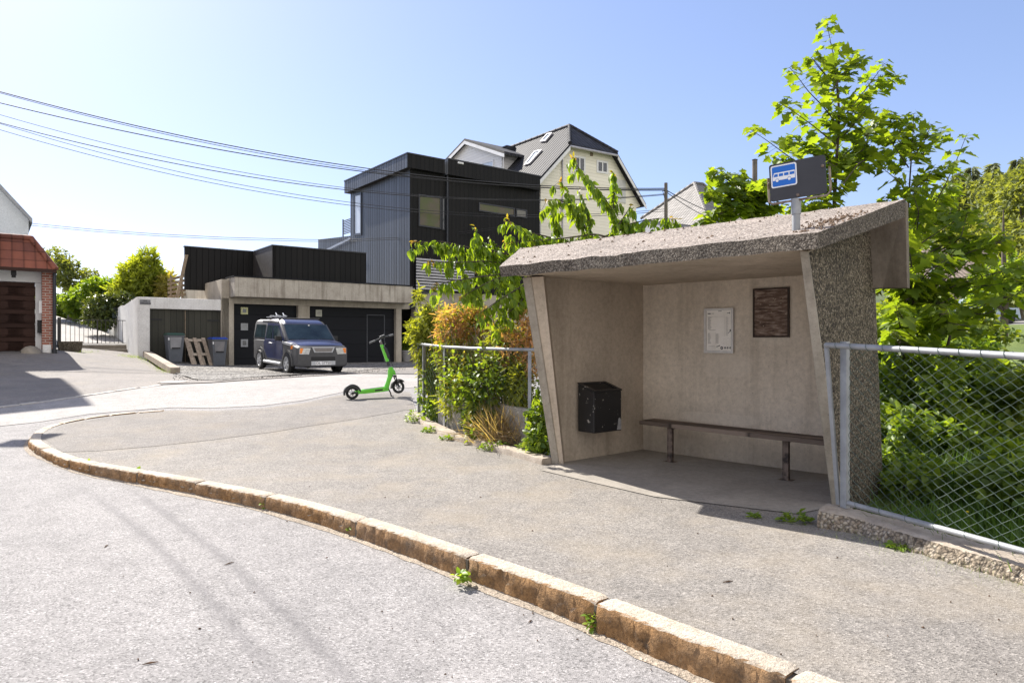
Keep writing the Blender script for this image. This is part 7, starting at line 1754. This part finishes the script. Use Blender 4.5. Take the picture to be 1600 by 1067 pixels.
# buttercups
for k, (u, v, d) in enumerate(((1512, 801, 4.9), (1532, 853, 4.35), (1556, 857, 4.3), (1467, 806, 5.0))):
    c = P(u, v, d); s = MB(); s.lathe([(.003, -.16), (.002, 0)], c, UP, 5); fo = thing('buttercup', 'tiny yellow buttercup in the grass behind the wire fence', 'flower', tuple(c), 'buttercups in the grass'); s.build('stalk', M['lf_grass'], fo)
    s = MB(); s.lathe([(.0, 0), (.008, .004), (.011, .012), (.006, .008), (.0, .006)], c, UP, 8); s.build('petals', plain('yellow_petal', (.75, .58, .02)), fo)
SH = [('leafy shrub in deep shade close behind the chain link fence', (1425, 8.0), [bl(1425,620,7.9,60,80,.6), bl(1400,680,7.2,34,60,.4), bl(1450,690,7.4,50,50,.5)], 2600, 'lf_shrub', .06, .11),
      ('bushy dark green shrub behind the middle of the wire fence', (1510, 8.2), [bl(1510,640,8.2,70,70,.7), bl(1540,690,7.2,60,50,.5), bl(1490,590,8.8,60,50,.6)], 3000, 'lf_shrub', .06, .11),
      ('shrub with yellow green sunlit leaves near the frame edge behind the fence', (1590, 8.0), [bl(1590,640,8.0,60,60,.7), bl(1620,690,7.0,60,50,.5), bl(1570,600,8.6,50,36,.5), bl(1640,600,7.4,50,50,.5)], 2600, 'lf_light', .055, .10),
      ('tall shrub filling the shade between the shelter wall and the fence top', (1392, 9.6), [bl(1400,560,9.4,44,70,.6), bl(1430,520,9.8,50,50,.6), bl(1480,550,9.6,56,46,.6)], 2600, 'lf_shrub', .07, .12),
      ('pale flowering elder shrub above the fence rail near the tree trunk', (1480, 11.5), [bl(1460,500,11.5,70,40,.9), bl(1500,540,11.0,70,40,.8), bl(1430,470,12,50,36,.8)], 2600, 'lf_light', .07, .12),
      ('low leafy plant with broad green leaves at the foot of the wire fence', (1575, 5.6), [bl(1575,740,5.6,60,46,.35), bl(1620,760,5.0,60,50,.35)], 520, 'lf_shrub', .07, .12),
      ('nettle like weeds in front of the shaded shrubs beside the shelter corner', (1420, 6.3), [bl(1420,760,6.2,44,40,.3), bl(1470,750,6.2,50,36,.35), bl(1395,720,6.7,14,50,.2)], 800, 'lf_shrub', .05, .10)]
for lab, (u, d), bls, n, mt, lo, hi in SH:
    x = (u-CX)/F*d; mass('shrub', lab, 'shrub', (x, d, ZR(x, d)), bls, int(n*1.7), M[mt], 'broad', lo, hi, 5, shell=.25)
# ---------------------------------------------------------------- far right: roof, lamp post, car on the road, trunk, wood
fr = thing('tiled_house', 'house with pale brown tiled roof seen through maple leaves', 'house', tuple(P(1490, 470, 40)))
M['far_tile'] = tiles('far_tiles', (.34, .27, .22), (.22, .17, .14), (1, 0, 0), .34, UP, .32, .8, .3)
s = MB(); a_, b_, c_, d_ = P(1425, 456, 38), P(1560, 452, 40), P(1545, 382, 46), P(1440, 390, 44); s.prism([a_, b_, c_, d_], -UP*.25); s.build('roof', M['far_tile'], fr)
s = MB(); s.prism([a_+Vector((.5, .6, -.3)), b_+Vector((-.5, .6, -.3)), c_+Vector((-.4, 3, -3)), d_+Vector((.4, 3, -3))], -UP*4); s.build('wall', plain('far_wall', (.42, .36, .30)), fr)
s = MB(); p = P(1456, 470, 25); s.tube([up2(p, 1.0), up2(p, P(0, 378, 25).z)], [.085, .06], 10); tag(s.build('lamp_post', M['galv']), 'slim grey lamp post rising among the maple leaves', 'lamp post')
fp = [P(1535, 515.5, 33), P(1700, 520, 26), P(1700, 497, 38), P(1535, 500, 42)]
s = MB(); s.prism(fp, -UP*1.2); setting(s.build('far_road', M['street']))
# silver parked car on that road, seen between leaves
fc2 = thing('far_car', 'silver blue estate car parked on the far road behind the leaves', 'car', tuple(P(1525, 507, 36)))
fa_, fb3 = Vector((.95, -.31, 0)), Vector((.31, .95, 0)); o_ = P(1497, 507, 36.5)
M['car_sil2'] = plain('silver_blue', (.30, .36, .42), (.26, .32, .38), 3, .3, .4)
s = MB(); s.hexa([o_+fa_*x+fb3*y+UP*.25 for x, y in ((0, 0), (2.9, 0), (2.9, 1.7), (0, 1.7))], [o_+fa_*x+fb3*y+UP*.85 for x, y in ((.05, .05), (2.8, .05), (2.8, 1.65), (.05, 1.65))]); s.hexa([o_+fa_*x+fb3*y+UP*.86 for x, y in ((.1, .1), (2.3, .1), (2.3, 1.6), (.1, 1.6))], [o_+fa_*x+fb3*y+UP*1.4 for x, y in ((.3, .25), (1.7, .25), (1.7, 1.45), (.3, 1.45))]); s.build('body', M['car_sil2'], fc2, bevel=.08)
s = MB(); s.hexa([o_+fa_*x+fb3*.10+UP*.92 for x in (.3, 2.05)]+[o_+fa_*x+fb3*.13+UP*.92 for x in (2.05, .3)], [o_+fa_*x+fb3*.20+UP*1.32 for x in (.42, 1.62)]+[o_+fa_*x+fb3*.24+UP*1.32 for x in (1.62, .42)]); s.build('side_window', M['car_glass'], fc2)
for x in (.6, 2.3):
    s = MB(); s.lathe([(.30, -.02), (.30, .15), (.18, .16), (.0, .14)], o_+fa_*x+fb3*.12+UP*.30, -fb3, 18); s.build('wheel', M['rubber'], fc2)
# mid-distance trees
def tree(label, base, h, blobs, n, mat, kind, lo, hi, name='broadleaf_tree', tr=.14, group=None, shell=.45):
    o = thing(name, label, 'tree', base, group); s = MB(); b0 = Vector(base); top = b0+UP*h*.85
    s.tube([b0-UP*.3, b0.lerp(top, .35)+Vector((.05, 0, 0)), b0.lerp(top, .7), top], [tr, tr*.75, tr*.45, tr*.1], 9)
    for b_ in blobs:
        e_ = Vector(b_[:3]); a_ = b0.lerp(top, min(.9, max(.2, (e_.z-b0.z)/h*.75))); s.tube([a_, a_.lerp(e_, .6)+UP*.1, e_], [tr*.4, tr*.25, tr*.08], 6)
    s.build('trunk', M['bark'], o, smooth=60)
    p, d = blob_points(n, blobs, shell); tip = d*.7+RNG.normal(size=d.shape)*.6; nr = np.array([0, 0, 1.])+d*.4+RNG.normal(size=d.shape)*.5
    leaves('crown', mat, o, kind, p, tip, nr, RNG.uniform(lo, hi, n), .3, .2); return o
x = (1568-CX)/F*22; tree('slender tree standing alone on the sunlit lawn', (x, 22, ZR(x, 22)), 5, [bl(1560,440,22,40,30,.9), bl(1590,425,22,40,30,.9), bl(1535,460,21.5,26,16,.6,.7)], 1500, M['lf_shrub'], 'tuft', .16, .30, tr=.13)
FARB = [((1595, 48), [bl(1600,330,48,44,70,3), bl(1575,380,47,40,40,2.5), bl(1630,280,48,40,60,3)], 2600, 'tall pale green birch at the right end of the far wood'),
        ((1560, 52), [bl(1555,400,52,40,36,2.5), bl(1520,410,54,36,30,2.5), bl(1585,440,50,40,30,2.5)], 2200, 'rounded pale tree lower on the slope before the far wood'),
        ((1480, 60), [bl(1478,400,60,36,34,3), bl(1450,420,60,36,30,2.5)], 1600, 'darker broad tree behind the pale brown tiled roof'),
        ((1660, 40), [bl(1665,360,40,60,70,3), bl(1640,430,38,50,40,2.5)], 2200, 'leafy tree just beyond the lawn tree by the far road')]
for (u, d), bls, n, lab in FARB:
    x = (u-CX)/F*d; tree(lab, (x, d, ZR(x, d)), bls[0][2]+bls[0][5]-ZR(x, d), bls, n, M['lf_far'], 'tuft', .35, .65, tr=.18)
# dark understorey wood so that no bare hill shows
p, d = blob_points(7400, [bl(u, v, dd, 46, 34, 5) for u, v, dd in ((1440,400,75),(1490,370,80),(1530,350,85),(1580,340,85),(1640,330,80),(1500,420,66),(1560,420,66),(1620,420,62),(1400,420,75),(1360,420,75),(1500,325,88),(1545,318,90),(1590,312,88),(1640,300,85),(1600,370,60),(1540,440,58))], .3)
o = leaves('far_wood', M['lf_far'], None, 'tuft', p, d+RNG.normal(size=d.shape)*.6, np.array([0, 0, 1.])+RNG.normal(size=d.shape)*.5, RNG.uniform(.8, 1.6, len(p)), .3, .2); tag(o, 'far wooded hillside behind the houses at the right', 'wood', kind='stuff')
# spruces on the hill
def spruce(loc, h, r_):
    o = thing('spruce_tree', 'dark spruce standing in the far wood on the hill', 'tree', loc, 'spruces on the far hill'); b0 = Vector(loc); s = MB(); s.tube([b0, b0+UP*h*.97], [.22, .02], 7); s.build('trunk', M['bark_dark'], o)
    p, t = [], []
    for k in range(46):
        f = k/46; z = h*(.14+.85*f); rr_ = r_*(1-f)**.85*(.75+.35*random.random()); nb = 9
        for j in range(nb):
            q = random.random()*6.28
            for m in range(4):
                e = rr_*(m+1)/4*random.uniform(.8, 1.1); p.append((b0.x+e*math.cos(q), b0.y+e*math.sin(q), b0.z+z-e*.28+random.gauss(0, .07))); t.append((math.cos(q), math.sin(q), -.35+random.gauss(0, .25)))
    p = np.array(p); t = np.array(t); leaves('crown', M['lf_spruce'], o, 'frond', p, t, np.array([0, 0, 1.])+RNG.normal(size=p.shape)*.3, RNG.uniform(.6, 1.2, len(p)), .3, .3); return o
SP = [(1496, 92, 268), (1519, 95, 258), (1535, 90, 274), (1552, 98, 252), (1506, 86, 300), (1470, 90, 300), (1568, 94, 268), (1590, 100, 246), (1486, 84, 318), (1528, 84, 320), (1450, 92, 330), (1610, 95, 250)]
proto = {}
sp0 = None
for k, (u, d, vt) in enumerate(SP):
    x = (u-CX)/F*d; zb_ = ZR(x, d); zt_ = P(u, vt, d).z
    if sp0 is None: sp0 = spruce((x, d, zb_), 14.0, 2.3); c = sp0
    else: c = copy_tree(sp0)
    c.location = (x, d, zb_); sc_ = (zt_-zb_)/14.0; c.scale = (max(.8, sc_*.9), max(.8, sc_*.9), sc_); c.rotation_euler = (0, 0, k*1.1)
# ---------------------------------------------------------------- left: conifer, rhododendron, garden trees above the path
mass('conifer_bush', 'big bright yellow green conifer bush rising behind the white store', 'conifer', (P(225,470,34).x, 34, 1.6), [bl(222,450,34,36,34,1.2), bl(226,424,34,28,22,1.0), bl(203,455,34,24,24,1.0), bl(245,446,34,22,28,.9), bl(238,404,34,7,13,.3), bl(213,412,34,9,13,.3), bl(226,402,34,5,12,.3)], 5200, M['lf_con'], 'frond', .22, .42, 3, stem_r=.06, down=-.2)
mass('conifer_bush', 'browner shaded conifer bush against the slatted fence', 'conifer', (P(258,470,33.5).x, 33.5, 1.6), [bl(258,448,33.5,16,26,.6), bl(262,460,33.2,14,18,.5)], 900, M['lf_olive'], 'frond', .20, .36, 2, stem_r=.05)
mass('rhododendron', 'dark leaved rhododendron spilling over the white garden wall', 'shrub', (P(172,500,32).x, 32, 2.0), [bl(172,480,32,32,24,1.0), bl(152,488,32.5,22,20,.8), bl(192,470,32,24,16,.8), bl(160,505,31.6,14,10,.5)], 2600, M['lf_rhodo'], 'tuft', .14, .26, 3, stem_r=.04)
tree('small bright green garden tree above the sloping path', (P(140,490,38).x, 38, 2.0), 3, [bl(145,462,38,30,26,1.2), bl(122,472,38,24,24,1.0), bl(165,455,38,22,18,.9)], 2200, M['lf_weed'], 'tuft', .22, .40)
tree('open branched tree with sparse leaves next to the brick garage', (P(108,490,41).x, 41, 2.4), 5, [bl(98,430,41,26,26,1.1), bl(120,440,41,26,20,1.0), bl(84,405,41,20,18,.9), bl(140,430,41,16,14,.8,.7)], 1100, M['lf_far'], 'tuft', .22, .42, tr=.12)
mass('garden_shrub', 'dark green shrubs at the top of the garden path', 'shrub', (P(110,495,44).x, 44, 2.6), [bl(104,480,44,26,20,1.2), bl(130,484,44,26,14,1.2), bl(84,478,44,22,20,1.0)], 1500, M['lf_shrub'], 'tuft', .28, .5, 3, stem_r=.05)
# potted plant foliage
c = up2(GW(635, 567, -.6), .9); p, d = blob_points(160, [(c.x, c.y, c.z+.25, .25, .25, .4, 1)], .2); leaves('foliage', M['lf_shrub'], pt_, 'broad', p, d+np.array([0, 0, .8]), RNG.normal(size=d.shape), RNG.uniform(.12, .25, len(p)))
# grass tufts on the driveway edges
def strip(pxs, n, label, h0=.05, h1=.16):
    pts = []
    for _ in range(n):
        i = random.randrange(len(pxs)-1); t = random.random(); u = pxs[i][0]*(1-t)+pxs[i+1][0]*t; v = pxs[i][1]*(1-t)+pxs[i+1][1]*t; q = gp(u, v); pts.append((q.x+random.gauss(0, .12), q.y+random.gauss(0, .12), G(q.x, q.y)+.02))
    blades('edge_grass', label, 'grass', M['lf_weed'], np.array(pts), h0, h1, .5, 1, 'stuff')
strip([(172, 550), (205, 553), (216, 560), (250, 577), (262, 585)], 900, 'yellowed grass growing along the sleeper and white store')
strip([(100, 551), (125, 553), (150, 552)], 260, 'grass fringe round the stone planter')
strip([(1300, 832), (1412, 863), (1519, 896), (1600, 920)], 700, 'mossy grass line at the foot of the low wall', .015, .05)

# ================================================================ loose pieces become parts of their own
def split_loose(ob, name):
    bm = bmesh.new(); bm.from_mesh(ob.data); bm.verts.ensure_lookup_table(); seen = set(); groups = []
    for v in bm.verts:
        if v.index in seen: continue
        st = [v]; seen.add(v.index); g = []
        while st:
            q = st.pop(); g.append(q.index)
            for e in q.link_edges:
                o = e.other_vert(q)
                if o.index not in seen: seen.add(o.index); st.append(o)
        groups.append(set(g))
    bm.free()
    if len(groups) < 2: return
    me = ob.data; par = ob.parent; mats = [m for m in me.materials]; loc = ob.location.copy()
    for g in groups:
        ids = sorted(g); mp = {i: k for k, i in enumerate(ids)}
        fs = [p for p in me.polygons if p.vertices[0] in g]
        m2 = bpy.data.meshes.new(name); m2.from_pydata([me.vertices[i].co[:] for i in ids], [], [[mp[i] for i in p.vertices] for p in fs])
        for m in mats: m2.materials.append(m)
        m2.polygons.foreach_set('use_smooth', [p.use_smooth for p in fs])
        o = bpy.data.objects.new(name, m2); COL.objects.link(o); o.parent = par; o.location = loc
    bpy.data.objects.remove(ob)
for ob in list(bpy.data.objects):
    nm = ob.name.split('.')[0]
    to = {'rails': 'rail', 'logo_marks': 'logo_mark', 'logo_centres': 'logo_centre', 'tacks': 'tack', 'bolt': 'bolt', 'bargeboard': 'bargeboard', 'tie_wire': 'tie_wire', 'white_paint_bits': 'bit'}.get(nm)
    if to and ob.type == 'MESH': split_loose(ob, to)
